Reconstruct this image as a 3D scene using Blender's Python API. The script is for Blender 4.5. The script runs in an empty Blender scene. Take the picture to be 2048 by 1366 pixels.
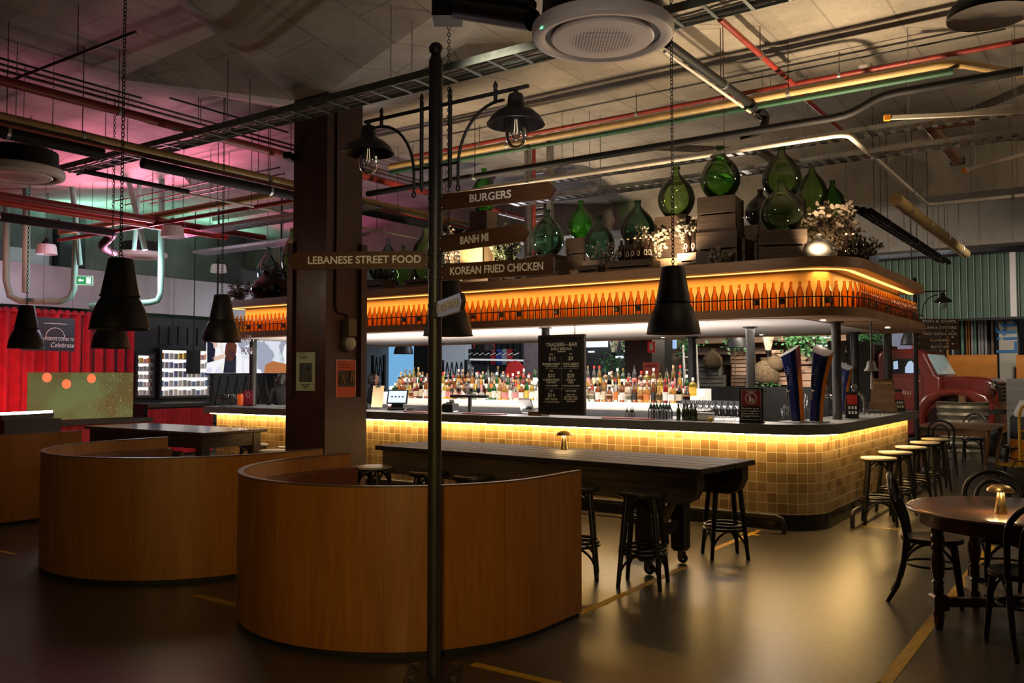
import bpy, math, random
from math import sin, cos, pi, radians, atan, sqrt, atan2, hypot
from mathutils import Vector, Matrix
SC = bpy.context.scene
COL = SC.collection
random.seed(7)

# ---------------------------------------------------------------- camera
F_PX = 1750.0; YAW = radians(34.9); EYE = 1.6; PITCH = atan(69 / F_PX)
cam_d = bpy.data.cameras.new('camera'); cam = bpy.data.objects.new('camera', cam_d); COL.objects.link(cam)
cam_d.sensor_width = 36.0; cam_d.lens = 36.0 * F_PX / 2048.0
cam_d.clip_start = 0.05; cam_d.clip_end = 200
cam.location = (0, 0, EYE); cam.rotation_euler = (pi / 2 + PITCH, 0, YAW)
SC.camera = cam

# ---------------------------------------------------------------- view, world
SC.view_settings.view_transform = 'Standard'; SC.view_settings.look = 'None'
SC.view_settings.exposure = 0.0; SC.view_settings.gamma = 1.0
SC.view_settings.use_curve_mapping = False
w = bpy.data.worlds.new('world'); SC.world = w; w.use_nodes = True
w.node_tree.nodes['Background'].inputs[0].default_value = (0.55, 0.62, 0.8, 1)
w.node_tree.nodes['Background'].inputs[1].default_value = 0.010
SC.cycles.max_bounces = 8; SC.cycles.diffuse_bounces = 3; SC.cycles.glossy_bounces = 3
SC.cycles.transmission_bounces = 6; SC.cycles.transparent_max_bounces = 24
SC.cycles.sample_clamp_indirect = 4.0; SC.cycles.sample_clamp_direct = 0.0
SC.cycles.caustics_reflective = False; SC.cycles.caustics_refractive = False

# ---------------------------------------------------------------- lamps of the hall, and unseen lights added
def lamp(kind, loc, power, col, target=None, size=0.1, spot=60, blend=0.6, sizey=None):
    d = bpy.data.lights.new('lamp', kind); d.energy = power; d.color = col
    if kind == 'AREA':
        d.size = size
        if sizey: d.shape = 'RECTANGLE'; d.size_y = sizey
    else:
        d.shadow_soft_size = size
    if kind == 'SPOT': d.spot_size = radians(spot); d.spot_blend = blend
    o = bpy.data.objects.new('lamp', d); COL.objects.link(o); o.location = loc
    if target is not None:
        o.rotation_euler = (Vector(target) - Vector(loc)).to_track_quat('-Z', 'Y').to_euler()
    return o
WARM = (1.0, 0.62, 0.28); WARMW = (1.0, 0.8, 0.58)
# added unseen lamps near the viewer for booths, air unit, floor and ceiling
lamp('SPOT', (0.6, -1.2, 2.1), 350, (1.0, 0.66, 0.22), (-3.6, 3.9, 1.0), 0.3, 34, 0.9)
lamp('SPOT', (-3.0, -1.6, 2.1), 115, (1.0, 0.72, 0.24), (-6.9, 3.9, 0.95), 0.3, 36, 0.9)
lamp('SPOT', (-1.7, 2.6, 1.9), 60, (1.0, 0.82, 0.70), (-2.75, 5.0, 3.85), 0.2, 50, 0.9)
lamp('SPOT', (-1.2, 5.2, 4.7), 90, (1.0, 0.78, 0.5), (-1.7, 6.8, 0.0), 0.2, 80, 0.9)
lamp('POINT', (-8.2, 5.6, 2.6), 12, (1.0, 0.74, 0.5), None, 0.2)
# little uplights standing on the bar canopy, aimed at dried flowers and slab
lamp('SPOT', (-2.45, 9.22, 3.0), 420, (1.0, 0.74, 0.45), (-2.0, 8.0, 5.2), 0.04, 140, 0.5)  # split off from the flower uplight to brighten the slab
lamp('SPOT', (-2.60, 9.24, 2.9), 45, (1.0, 0.74, 0.45), (-2.6, 9.9, 3.4), 0.03, 100, 0.7)
lamp('SPOT', (-4.25, 9.30, 2.95), 130, (1.0, 0.72, 0.42), (-4.2, 10.2, 4.4), 0.04, 140, 0.6)
lamp('SPOT', (-7.25, 9.22, 2.95), 230, (1.0, 0.75, 0.47), (-7.2, 10.1, 4.4), 0.04, 145, 0.6)
lamp('SPOT', (-3.4, 12.6, 2.95), 260, (1.0, 0.76, 0.48), (-3.6, 13.6, 5.2), 0.04, 150, 0.6)  # this one and the next added to brighten the slab behind the demijohns
lamp('SPOT', (-7.2, 12.5, 2.95), 220, (1.0, 0.78, 0.52), (-7.2, 13.2, 5.2), 0.04, 150, 0.6)
# coloured stage wash on the left, with added neutral lights in between
lamp('SPOT', (-14.6, 9.6, 2.9), 1500, (1.0, 0.20, 0.38), (-13.2, 8.0, 5.3), 0.2, 84, 0.7)
lamp('POINT', (-9.8, 15.0, 3.3), 60, (0.92, 0.9, 1.0), None, 0.3)  # neutral fill added for the ceiling behind the signpost
lamp('SPOT', (-0.2, 1.0, 3.0), 55, (1.0, 0.84, 0.7), (-3.0, 3.65, 2.45), 0.2, 34, 0.9)  # unseen spot added to light the signpost boards
lamp('SPOT', (-15.3, 13.6, 3.0), 200, (1.0, 0.14, 0.42), (-14.2, 12.5, 5.3), 0.2, 110, 0.6)
lamp('SPOT', (-17.8, 9.8, 4.2), 260, (0.38, 1.0, 0.78), (-17.6, 9.9, 5.3), 0.15, 150, 0.8)
lamp('SPOT', (-17.4, 12.6, 4.2), 160, (0.38, 1.0, 0.78), (-17.2, 12.6, 5.3), 0.15, 150, 0.8)
lamp('AREA', (-15.9, 6.9, 0.86), 60, (1.0, 0.16, 0.16), (-17.0, 7.0, 2.1), 4.0, sizey=0.2)
lamp('SPOT', (-13.5, 6.2, 4.6), 260, (1.0, 0.22, 0.22), (-17.0, 7.2, 1.9), 0.2, 75, 0.8)
lamp('POINT', (-14.0, 8.8, 3.4), 90, (0.82, 0.84, 1.0), None, 0.3)  # neutral fill added to brighten the left wall
# bar working light (soffit lamps), added bench uplight and lights over the far hall
lamp('AREA', (-7.4, 10.9, 2.19), 110, (1.0, 0.90, 0.80), (-7.4, 10.9, 0), 8.0, sizey=0.5)
lamp('AREA', (-7.4, 9.8, 0.95), 190, (1.0, 0.90, 0.82), (-7.4, 10.1, 3), 8.0, sizey=0.3)  # unseen upward light, added to brighten the white soffit
lamp('AREA', (-3.4, 10.6, 2.19), 14, (1.0, 0.84, 0.66), (-3.4, 10.6, 0), 1.0, sizey=1.6)
lamp('SPOT', (-0.8, 15.5, 4.3), 650, (1.0, 0.88, 0.74), (-2.4, 20.2, 1.6), 0.3, 75, 0.8)  # unseen spot added to brighten the truck
lamp('POINT', (-6.5, 18.0, 3.0), 200, (1.0, 0.86, 0.68), None, 0.3)
lamp('SPOT', (-4.4, 17.2, 3.6), 700, (1.0, 0.86, 0.66), (-6.2, 19.6, 1.8), 0.15, 70, 0.7)  # unseen spot added to brighten the market wall
lamp('SPOT', (-4.3, 5.2, 4.4), 260, (1.0, 0.82, 0.62), (-4.6, 9.3, 2.9), 0.12, 62, 0.9)  # unseen spot added for the chalkboard, canopy fascia and demijohns
lamp('POINT', (-12.0, 17.0, 3.2), 200, (0.8, 0.9, 1.0), None, 0.3)
lamp('POINT', (0.6, 11.5, 4.2), 90, (1.0, 0.78, 0.52), None, 0.3)

# ---------------------------------------------------------------- geometry helpers
_f0 = Vector((-sin(YAW), cos(YAW), 0)); _r = Vector((cos(YAW), sin(YAW), 0)); _u = Vector((0, 0, 1))
_fw = _f0 * cos(PITCH) + _u * sin(PITCH); _up = -_f0 * sin(PITCH) + _u * cos(PITCH); _C = Vector((0, 0, EYE))
def ray(px, py): return _fw + _r * ((px - 1024) / F_PX) - _up * ((py - 683) / F_PX)
def PZ(px, py, z): d = ray(px, py); return _C + d * ((z - EYE) / d.z)      # survey point on a level
def PY(px, py, y): d = ray(px, py); return _C + d * (y / d.y)               # survey point on a cross plane
def PX(px, py, x): d = ray(px, py); return _C + d * (x / d.x)
def PD(px, py, dist): d = ray(px, py); return _C + d * (dist / d.dot(_f0))  # survey point at a measured depth
def LD(l, d): return _r * l + _f0 * d

class MB:
    """collects shapes, build() links them as ONE mesh object"""
    def __init__(s): s.v = []; s.f = []; s.m = []; s.uv = {}
    def add(s, vs, fs, mi=0):
        b = len(s.v); s.v += [tuple(q) for q in vs]
        for f in fs: s.f.append(tuple(b + i for i in f)); s.m.append(mi)
        return s
    def box(s, x0, y0, z0, x1, y1, z1, mi=0):
        v = [(x0,y0,z0),(x1,y0,z0),(x1,y1,z0),(x0,y1,z0),(x0,y0,z1),(x1,y0,z1),(x1,y1,z1),(x0,y1,z1)]
        return s.add(v, [(0,3,2,1),(4,5,6,7),(0,1,5,4),(1,2,6,5),(2,3,7,6),(3,0,4,7)], mi)
    def cbox(s, c, d, rz=0, mi=0, R=None, bev=0):
        c = Vector(c); R = R or Matrix.Rotation(rz, 3, 'Z')
        hx, hy, hz = d[0]/2, d[1]/2, d[2]/2
        if bev:
            b = bev; pts = []
            for sz, rr in ((-hz, b), (-hz + b, 0), (hz - b, 0), (hz, b)):
                pts.append([(sx*(hx-rr) , sy*(hy-rr), sz) for sx, sy in ((-1,-1),(1,-1),(1,1),(-1,1))])
            v = [c + R @ Vector(p) for ring in pts for p in ring]; fs = [(3,2,1,0), (12,13,14,15)]
            for k in range(3):
                for i in range(4): fs.append((4*k+i, 4*k+(i+1)%4, 4*k+4+(i+1)%4, 4*k+4+i))
            return s.add(v, fs, mi)
        v = [c + R @ Vector((sx*hx, sy*hy, sz*hz)) for sz in (-1,1) for sx, sy in ((-1,-1),(1,-1),(1,1),(-1,1))]
        return s.add(v, [(3,2,1,0),(4,5,6,7),(0,1,5,4),(1,2,6,5),(2,3,7,6),(3,0,4,7)], mi)
    def bar(s, a, b, w, h, mi=0, up=(0,0,1)):
        a = Vector(a); b = Vector(b); d = (b - a); L = d.length; d.normalize()
        x = d.cross(Vector(up))
        if x.length < 1e-4: x = d.cross(Vector((0,1,0)))
        x.normalize(); z = x.cross(d)
        R = Matrix((x, d, z)).transposed()
        return s.cbox((a + b) / 2, (w, L, h), R=R, mi=mi)
    def tube(s, path, r, n=8, caps=True, mi=0, closed=False):
        P = [Vector(p) for p in path]; N = len(P)
        rr = r if isinstance(r, (list, tuple)) else [r] * N
        T = []
        for i in range(N):
            if closed: t = P[(i+1) % N] - P[i-1]
            else: t = P[min(i+1, N-1)] - P[max(i-1, 0)]
            T.append(t.normalized() if t.length > 1e-9 else Vector((0,0,1)))
        x = T[0].cross(Vector((0,0,1)))
        if x.length < 1e-3: x = T[0].cross(Vector((0,1,0)))
        x.normalize(); vs = []
        for i in range(N):
            x = x - T[i] * x.dot(T[i]); x.normalize(); y = T[i].cross(x)
            for k in range(n):
                a = 2 * pi * k / n; vs.append(P[i] + (x * cos(a) + y * sin(a)) * rr[i])
        fs = []
        for i in range(N if closed else N - 1):
            j = (i + 1) % N
            for k in range(n): fs.append((i*n+k, i*n+(k+1)%n, j*n+(k+1)%n, j*n+k))
        if caps and not closed: fs += [tuple(range(n-1, -1, -1)), tuple((N-1)*n + k for k in range(n))]
        return s.add(vs, fs, mi)
    def lathe(s, prof, n=24, c=(0,0,0), R=None, mi=0, sx=1, sy=1, caps=False):
        c = Vector(c); vs = []
        for r, z in prof:
            for k in range(n):
                a = 2*pi*k/n; p = Vector((r*cos(a)*sx, r*sin(a)*sy, z)); vs.append(c + (R @ p if R else p))
        fs = []
        for i in range(len(prof) - 1):
            for k in range(n): fs.append((i*n+k, i*n+(k+1)%n, (i+1)*n+(k+1)%n, (i+1)*n+k))
        if caps and prof[0][0] > 1e-5: fs.append(tuple(range(n-1, -1, -1)))
        if caps and prof[-1][0] > 1e-5: fs.append(tuple((len(prof)-1)*n + k for k in range(n)))
        return s.add(vs, fs, mi)
    def cyl(s, c, r, h, n=16, mi=0, r2=None): return s.lathe([(r, 0), (r if r2 is None else r2, h)], n, c, mi=mi, caps=True)
    def prism(s, poly, z0, z1, mi=0):
        n = len(poly); v = [(x, y, z0) for x, y in poly] + [(x, y, z1) for x, y in poly]
        fs = [tuple(range(n-1, -1, -1)), tuple(range(n, 2*n))] + [(i, (i+1)%n, n+(i+1)%n, n+i) for i in range(n)]
        return s.add(v, fs, mi)
    def extr(s, poly, vec, mi=0):
        P = [Vector(p) for p in poly]; vec = Vector(vec); n = len(P)
        fs = [tuple(range(n-1, -1, -1)), tuple(range(n, 2*n))] + [(i, (i+1)%n, n+(i+1)%n, n+i) for i in range(n)]
        return s.add(P + [p + vec for p in P], fs, mi)
    def ribbon(s, path, z0, z1, th=0, mi=0, u0=0):
        """vertical wall along a plan path, thickness th to the left; uv = run length, height"""
        P = [Vector((p[0], p[1], 0)) for p in path]; N = len(P); off = []
        for i in range(N):
            t = (P[min(i+1, N-1)] - P[max(i-1, 0)]).normalized(); off.append(Vector((-t.y, t.x, 0)) * th)
        L = [u0]
        for i in range(1, N): L.append(L[-1] + (P[i]-P[i-1]).length)
        b = len(s.v)
        for i in range(N):
            for z in (z0, z1): s.v.append((P[i].x, P[i].y, z))
        if th:
            for i in range(N):
                q = P[i] + off[i]
                for z in (z0, z1): s.v.append((q.x, q.y, z))
        def fc(idx, uvs):
            s.uv[len(s.f)] = uvs; s.f.append(tuple(idx)); s.m.append(mi)
        for i in range(N - 1):
            a = b + 2*i
            fc((a, a+2, a+3, a+1), ((L[i], z0), (L[i+1], z0), (L[i+1], z1), (L[i], z1)))
            if th:
                c = b + 2*N + 2*i
                fc((c, c+1, c+3, c+2), ((L[i], z0), (L[i], z1), (L[i+1], z1), (L[i+1], z0)))
                fc((a+1, a+3, c+3, c+1), ((L[i], z1),)*4); fc((a, c, c+2, a+2), ((L[i], z0),)*4)
        if th:
            for i in (0, N-1):
                a = b + 2*i; c = b + 2*N + 2*i
                q = (a, a+1, c+1, c) if i == 0 else (a, c, c+1, a+1)
                fc(q, ((L[i], z0),)*4)
        return s
    def band(s, pa, pb, z, mi=0):
        """flat strip between two plan paths of equal length"""
        n = len(pa); v = [(p[0], p[1], z) for p in pa] + [(p[0], p[1], z) for p in pb]
        return s.add(v, [(i, i+1, n+i+1, n+i) for i in range(n-1)], mi)
    def build(s, name, mat, parent=None, smooth=35, origin=None):
        me = bpy.data.meshes.new(name)
        o_ = Vector(origin) if origin is not None else (Vector(parent['_b']) if parent is not None and '_b' in parent else Vector((0,0,0)))
        me.from_pydata([(a-o_.x, b-o_.y, c-o_.z) for a, b, c in s.v], [], s.f)
        mats = mat if isinstance(mat, (list, tuple)) else [mat]
        for m in mats: me.materials.append(m)
        if len(mats) > 1: me.polygons.foreach_set('material_index', s.m)
        if s.uv:
            ul = me.uv_layers.new(name='UVMap')
            for fi, uvs in s.uv.items():
                for li, uv in zip(me.polygons[fi].loop_indices, uvs): ul.data[li].uv = uv
        if smooth:
            me.polygons.foreach_set('use_smooth', [True] * len(me.polygons))
            me.set_sharp_from_angle(angle=radians(smooth))
        me.update()
        o = bpy.data.objects.new(name, me); COL.objects.link(o)
        if parent is not None: o.parent = parent
        elif origin is not None: o.location = origin
        return o

def tag(o, label=None, cat=None, group=None, kind=None):
    if label: o['label'] = label
    if cat: o['category'] = cat
    if group: o['group'] = group
    if kind: o['kind'] = kind
    return o
def thing(name, label, cat, base=(0,0,0), group=None, rz=0):
    o = bpy.data.objects.new(name, None); COL.objects.link(o); o.empty_display_size = 0.1
    o.location = base; o.rotation_euler = (0, 0, rz); o['_b'] = tuple(base)
    return tag(o, label, cat, group)
def local(o):            # parts of this thing are given in its own coordinates
    o['_b'] = (0.0, 0.0, 0.0); return o
def kids(o): return [c for c in bpy.data.objects if c.parent == o]
KC = {}
def copy_tree(o, parent=None):
    if o.name not in KC: KC[o.name] = kids(o)
    c = o.copy(); COL.objects.link(c)
    if parent is not None: c.parent = parent
    for ch in KC[o.name]: copy_tree(ch, c)
    return c
class Proto:
    """first use moves the original, later uses copy it with its parts"""
    def __init__(s, o): s.o = o; s.used = False
    def put(s, loc, rz=0, label=None, group=None, cat=None, sc=None):
        c = s.o if not s.used else copy_tree(s.o)
        if not s.used: KC.setdefault(s.o.name, kids(s.o))
        s.used = True; c.location = loc; c.rotation_euler = (0, 0, rz)
        if sc: c.scale = sc if isinstance(sc, tuple) else (sc,)*3
        return tag(c, label, cat, group)
def arc(cx, cy, r, a0, a1, n=12):
    return [(cx + r*cos(radians(a0 + (a1-a0)*i/n)), cy + r*sin(radians(a0 + (a1-a0)*i/n))) for i in range(n+1)]
def text_mesh(s, size, depth=0.002, align='CENTER', bold=0, spacing=1.0, shear=0):
    cu = bpy.data.curves.new('lettering', 'FONT'); cu.body = s; cu.size = size; cu.extrude = depth
    cu.align_x = align; cu.align_y = 'CENTER'; cu.offset = bold; cu.space_character = spacing; cu.resolution_u = 3; cu.shear = shear
    o = bpy.data.objects.new('lettering', cu); COL.objects.link(o)
    dg = bpy.context.evaluated_depsgraph_get()
    me = bpy.data.meshes.new_from_object(o.evaluated_get(dg)); bpy.data.objects.remove(o); bpy.data.curves.remove(cu)
    return me
def lettering(s, size, mat, pos, xdir, parent, depth=0.002, updir=(0,0,1), fit=None, name='lettering', **k):
    """raised letters: pos = centre, xdir = reading direction; part of its thing"""
    me = text_mesh(s, size, depth, **k)
    x = Vector(xdir).normalized(); u = Vector(updir); u = (u - x*u.dot(x)).normalized(); n = x.cross(u)
    xs = [v.co.x for v in me.vertices] or [0]
    sc = fit / (max(xs) - min(xs)) if fit else 1.0
    b = Vector(parent['_b']) if parent is not None and '_b' in parent else Vector((0,0,0))
    M4 = Matrix((x*sc, u*(1 if fit else sc), n)).transposed().to_4x4(); M4.translation = Vector(pos) - b
    me.transform(M4); me.materials.clear(); me.materials.append(mat); me.name = name
    o = bpy.data.objects.new(name, me); COL.objects.link(o)
    if parent is not None: o.parent = parent
    return o

# ---------------------------------------------------------------- materials
def _nt(name):
    m = bpy.data.materials.new(name); m.use_nodes = True; nt = m.node_tree
    return m, nt, nt.nodes['Principled BSDF'], nt.nodes, nt.links
def rgba(c): return (c[0], c[1], c[2], 1)
def mat(name, col, rough=0.5, metal=0.0, var=0.25, scale=8.0, bump=0.0, stretch=(1,1,1), col2=None, emis=None, est=0.0,
        coat=0.0, spec=0.5, alpha=1.0, trans=0.0, detail=5.0, rvar=0.1):
    m, nt, b, N, L = _nt(name)
    tc = N.new('ShaderNodeTexCoord'); mp = N.new('ShaderNodeMapping'); mp.inputs['Scale'].default_value = stretch
    L.new(tc.outputs['Object'], mp.inputs['Vector'])
    nz = N.new('ShaderNodeTexNoise'); nz.inputs['Scale'].default_value = scale; nz.inputs['Detail'].default_value = detail
    L.new(mp.outputs['Vector'], nz.inputs['Vector'])
    c2 = col2 or tuple(c * (1 - var) for c in col)
    cr = N.new('ShaderNodeValToRGB'); cr.color_ramp.elements[0].color = rgba(c2); cr.color_ramp.elements[1].color = rgba(col)
    cr.color_ramp.elements[0].position = 0.35; cr.color_ramp.elements[1].position = 0.65
    L.new(nz.outputs['Fac'], cr.inputs['Fac']); L.new(cr.outputs['Color'], b.inputs['Base Color'])
    mr = N.new('ShaderNodeMapRange'); mr.inputs['To Min'].default_value = max(0.02, rough - rvar); mr.inputs['To Max'].default_value = min(1, rough + rvar)
    L.new(nz.outputs['Fac'], mr.inputs['Value']); L.new(mr.outputs['Result'], b.inputs['Roughness'])
    b.inputs['Metallic'].default_value = metal; b.inputs['Specular IOR Level'].default_value = spec
    b.inputs['Coat Weight'].default_value = coat; b.inputs['Coat Roughness'].default_value = 0.15
    b.inputs['Transmission Weight'].default_value = trans
    if emis: b.inputs['Emission Color'].default_value = rgba(emis); b.inputs['Emission Strength'].default_value = est
    if bump:
        bp = N.new('ShaderNodeBump'); bp.inputs['Strength'].default_value = bump; bp.inputs['Distance'].default_value = 0.01
        L.new(nz.outputs['Fac'], bp.inputs['Height']); L.new(bp.outputs['Normal'], b.inputs['Normal'])
    return m
def wood(name, col, dark, rough=0.45, axis='X', plank=0.0, scale=6.0, coat=0.0, bump=0.15):
    """streaky grain along one axis, optional plank-to-plank tone"""
    m, nt, b, N, L = _nt(name)
    tc = N.new('ShaderNodeTexCoord'); mp = N.new('ShaderNodeMapping')
    st = {'X': (0.12, 1.6, 1.6), 'Y': (1.6, 0.12, 1.6), 'Z': (1.6, 1.6, 0.12)}[axis]
    mp.inputs['Scale'].default_value = st; L.new(tc.outputs['Object'], mp.inputs['Vector'])
    n1 = N.new('ShaderNodeTexNoise'); n1.inputs['Scale'].default_value = scale * 4; n1.inputs['Detail'].default_value = 8; n1.inputs['Distortion'].default_value = 0.6
    n2 = N.new('ShaderNodeTexNoise'); n2.inputs['Scale'].default_value = scale * 0.35; n2.inputs['Detail'].default_value = 3
    L.new(mp.outputs['Vector'], n1.inputs['Vector']); L.new(mp.outputs['Vector'], n2.inputs['Vector'])
    mx = N.new('ShaderNodeMath'); mx.operation = 'ADD'; L.new(n1.outputs['Fac'], mx.inputs[0]); L.new(n2.outputs['Fac'], mx.inputs[1])
    hf = N.new('ShaderNodeMath'); hf.operation = 'MULTIPLY'; hf.inputs[1].default_value = 0.5; L.new(mx.outputs[0], hf.inputs[0])
    cr = N.new('ShaderNodeValToRGB'); cr.color_ramp.elements[0].color = rgba(dark); cr.color_ramp.elements[1].color = rgba(col)
    cr.color_ramp.elements[0].position = 0.36; cr.color_ramp.elements[1].position = 0.62
    L.new(hf.outputs[0], cr.inputs['Fac']); L.new(cr.outputs['Color'], b.inputs['Base Color'])
    b.inputs['Roughness'].default_value = rough; b.inputs['Coat Weight'].default_value = coat; b.inputs['Coat Roughness'].default_value = 0.2
    bp = N.new('ShaderNodeBump'); bp.inputs['Strength'].default_value = bump; bp.inputs['Distance'].default_value = 0.004
    L.new(n1.outputs['Fac'], bp.inputs['Height']); L.new(bp.outputs['Normal'], b.inputs['Normal'])
    return m
def emit(name, col, st, base=(0.08, 0.08, 0.08)):
    m, nt, b, N, L = _nt(name); b.inputs['Base Color'].default_value = rgba(base)
    b.inputs['Emission Color'].default_value = rgba(col); b.inputs['Emission Strength'].default_value = st; b.inputs['Roughness'].default_value = 0.5
    return m
def glass(name, col, rough=0.03, dusty=0.06, ior=1.5, glow=0.0):
    """thin-walled coloured glass: tinted see-through wall with a surface reflection and a little dust"""
    m = bpy.data.materials.new(name); m.use_nodes = True; nt = m.node_tree; N = nt.nodes; L = nt.links
    N.remove(N['Principled BSDF']); out = N['Material Output']
    tr = N.new('ShaderNodeBsdfTransparent'); gl = N.new('ShaderNodeBsdfGlossy'); df = N.new('ShaderNodeBsdfDiffuse'); tl = N.new('ShaderNodeBsdfTranslucent')
    nz = N.new('ShaderNodeTexNoise'); nz.inputs['Scale'].default_value = 7; tc = N.new('ShaderNodeTexCoord'); L.new(tc.outputs['Object'], nz.inputs['Vector'])
    cr = N.new('ShaderNodeValToRGB'); cr.color_ramp.elements[0].color = rgba(tuple(c*0.82 for c in col)); cr.color_ramp.elements[1].color = rgba(col)
    L.new(nz.outputs['Fac'], cr.inputs['Fac']); L.new(cr.outputs['Color'], tr.inputs['Color'])
    gl.inputs['Roughness'].default_value = rough; gl.inputs['Color'].default_value = (1,1,1,1)
    df.inputs['Color'].default_value = rgba(tuple(min(1, c*0.8+0.05) for c in col)); tl.inputs['Color'].default_value = rgba(tuple(min(1, c*0.9+0.03) for c in col))
    md = N.new('ShaderNodeMixShader'); md.inputs[0].default_value = 0.6; L.new(df.outputs[0], md.inputs[1]); L.new(tl.outputs[0], md.inputs[2])
    m1 = N.new('ShaderNodeMixShader'); m1.inputs[0].default_value = dusty; L.new(tr.outputs[0], m1.inputs[1]); L.new(md.outputs[0], m1.inputs[2])
    fr = N.new('ShaderNodeFresnel'); fr.inputs['IOR'].default_value = ior
    m2 = N.new('ShaderNodeMixShader'); L.new(fr.outputs[0], m2.inputs[0]); L.new(m1.outputs[0], m2.inputs[1]); L.new(gl.outputs[0], m2.inputs[2])
    L.new(m2.outputs[0], out.inputs['Surface'])
    return m

MT = {}
MT['black'] = mat('black_metal', (0.012, 0.012, 0.013), 0.5, 0.0, 0.3, 20, spec=0.35)
MT['blackpaint'] = mat('black_enamel', (0.022, 0.021, 0.022), 0.5, 0.0, 0.3, 14, bump=0.05)
MT['bent'] = mat('black_bentwood', (0.016, 0.015, 0.015), 0.33, 0.0, 0.35, 18)
MT['polemetal'] = mat('dark_grey_metal', (0.045, 0.042, 0.045), 0.42, 0.3, 0.25, 25, stretch=(1,1,.2))
MT['white'] = mat('white_paint', (0.80, 0.76, 0.72), 0.5, 0, 0.06, 4)
MT['acwhite'] = mat('white_plastic', (0.72, 0.66, 0.62), 0.4, 0, 0.05, 3)
MT['dark'] = mat('dark_void', (0.006, 0.006, 0.007), 0.7, 0, 0.3, 8)
MT['steel'] = mat('stainless_steel', (0.55, 0.55, 0.56), 0.28, 1.0, 0.15, 30)
MT['chrome'] = mat('chrome', (0.8, 0.8, 0.8), 0.08, 1.0, 0.05, 30, rvar=0.03)
MT['galv'] = mat('galvanised_steel', (0.42, 0.42, 0.43), 0.38, 0.9, 0.3, 40)
MT['brass'] = mat('brushed_brass', (0.72, 0.50, 0.20), 0.3, 1.0, 0.15, 30)
MT['paper'] = mat('white_paper', (0.75, 0.74, 0.70), 0.7, 0, 0.05, 6)
MT['letter'] = mat('white_lettering', (0.88, 0.85, 0.80), 0.6, 0, 0.05, 6)
MT['maroon'] = mat('maroon_paint', (0.060, 0.020, 0.016), 0.5, 0, 0.35, 5, bump=0.08)
MT['yellow'] = mat('yellow_paint', (0.62, 0.36, 0.02), 0.6, 0, 0.3, 30)
MT['red'] = mat('red_plastic', (0.50, 0.03, 0.02), 0.4, 0, 0.2, 10)
MT['redpipe'] = mat('red_pipe_paint', (0.30, 0.035, 0.025), 0.45, 0, 0.3, 10)
MT['orange'] = mat('orange_paint', (0.75, 0.26, 0.02), 0.55, 0, 0.15, 4)

# ================================================================ setting
def floor_mat():
    m, nt, b, N, L = _nt('polished_concrete')
    tc = N.new('ShaderNodeTexCoord')
    n1 = N.new('ShaderNodeTexNoise'); n1.inputs['Scale'].default_value = 0.55; n1.inputs['Detail'].default_value = 5; n1.inputs['Roughness'].default_value = 0.5
    n2 = N.new('ShaderNodeTexNoise'); n2.inputs['Scale'].default_value = 14; n2.inputs['Detail'].default_value = 6
    n3 = N.new('ShaderNodeTexVoronoi'); n3.inputs['Scale'].default_value = 2.3
    for n in (n1, n2, n3): L.new(tc.outputs['Object'], n.inputs['Vector'])
    ad = N.new('ShaderNodeMath'); ad.operation = 'MULTIPLY_ADD'; ad.inputs[1].default_value = 0.28; L.new(n2.outputs['Fac'], ad.inputs[0]); L.new(n1.outputs['Fac'], ad.inputs[2])
    cr = N.new('ShaderNodeValToRGB'); e = cr.color_ramp.elements; e[0].position = 0.48; e[0].color = (0.040, 0.034, 0.027, 1); e[1].position = 0.80; e[1].color = (0.105, 0.092, 0.072, 1)
    L.new(ad.outputs[0], cr.inputs['Fac'])
    # chips and dark specks
    sp = N.new('ShaderNodeMath'); sp.operation = 'LESS_THAN'; sp.inputs[1].default_value = 0.03; L.new(n3.outputs['Distance'], sp.inputs[0])
    mx = N.new('ShaderNodeMixRGB'); mx.inputs[2].default_value = (0.02, 0.017, 0.014, 1); L.new(sp.outputs[0], mx.inputs[0]); L.new(cr.outputs['Color'], mx.inputs[1])
    # saw-cut joints
    br = N.new('ShaderNodeTexBrick'); br.offset = 0; br.inputs['Scale'].default_value = 1; br.inputs['Brick Width'].default_value = 3.0; br.inputs['Row Height'].default_value = 3.0; br.inputs['Mortar Size'].default_value = 0.006
    mp = N.new('ShaderNodeMapping'); mp.inputs['Location'].default_value = (0.45, 0.55, 0); L.new(tc.outputs['Object'], mp.inputs['Vector']); L.new(mp.outputs['Vector'], br.inputs['Vector'])
    m2 = N.new('ShaderNodeMixRGB'); m2.inputs[2].default_value = (0.035, 0.03, 0.025, 1); L.new(br.outputs['Fac'], m2.inputs[0]); L.new(mx.outputs[0], m2.inputs[1])
    L.new(m2.outputs[0], b.inputs['Base Color'])
    mr = N.new('ShaderNodeMapRange'); mr.inputs['From Min'].default_value = 0.2; mr.inputs['From Max'].default_value = 0.8; mr.inputs['To Min'].default_value = 0.285; mr.inputs['To Max'].default_value = 0.33
    L.new(n1.outputs['Fac'], mr.inputs['Value']); L.new(mr.outputs['Result'], b.inputs['Roughness'])
    b.inputs['IOR'].default_value = 1.62
    return m
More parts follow.
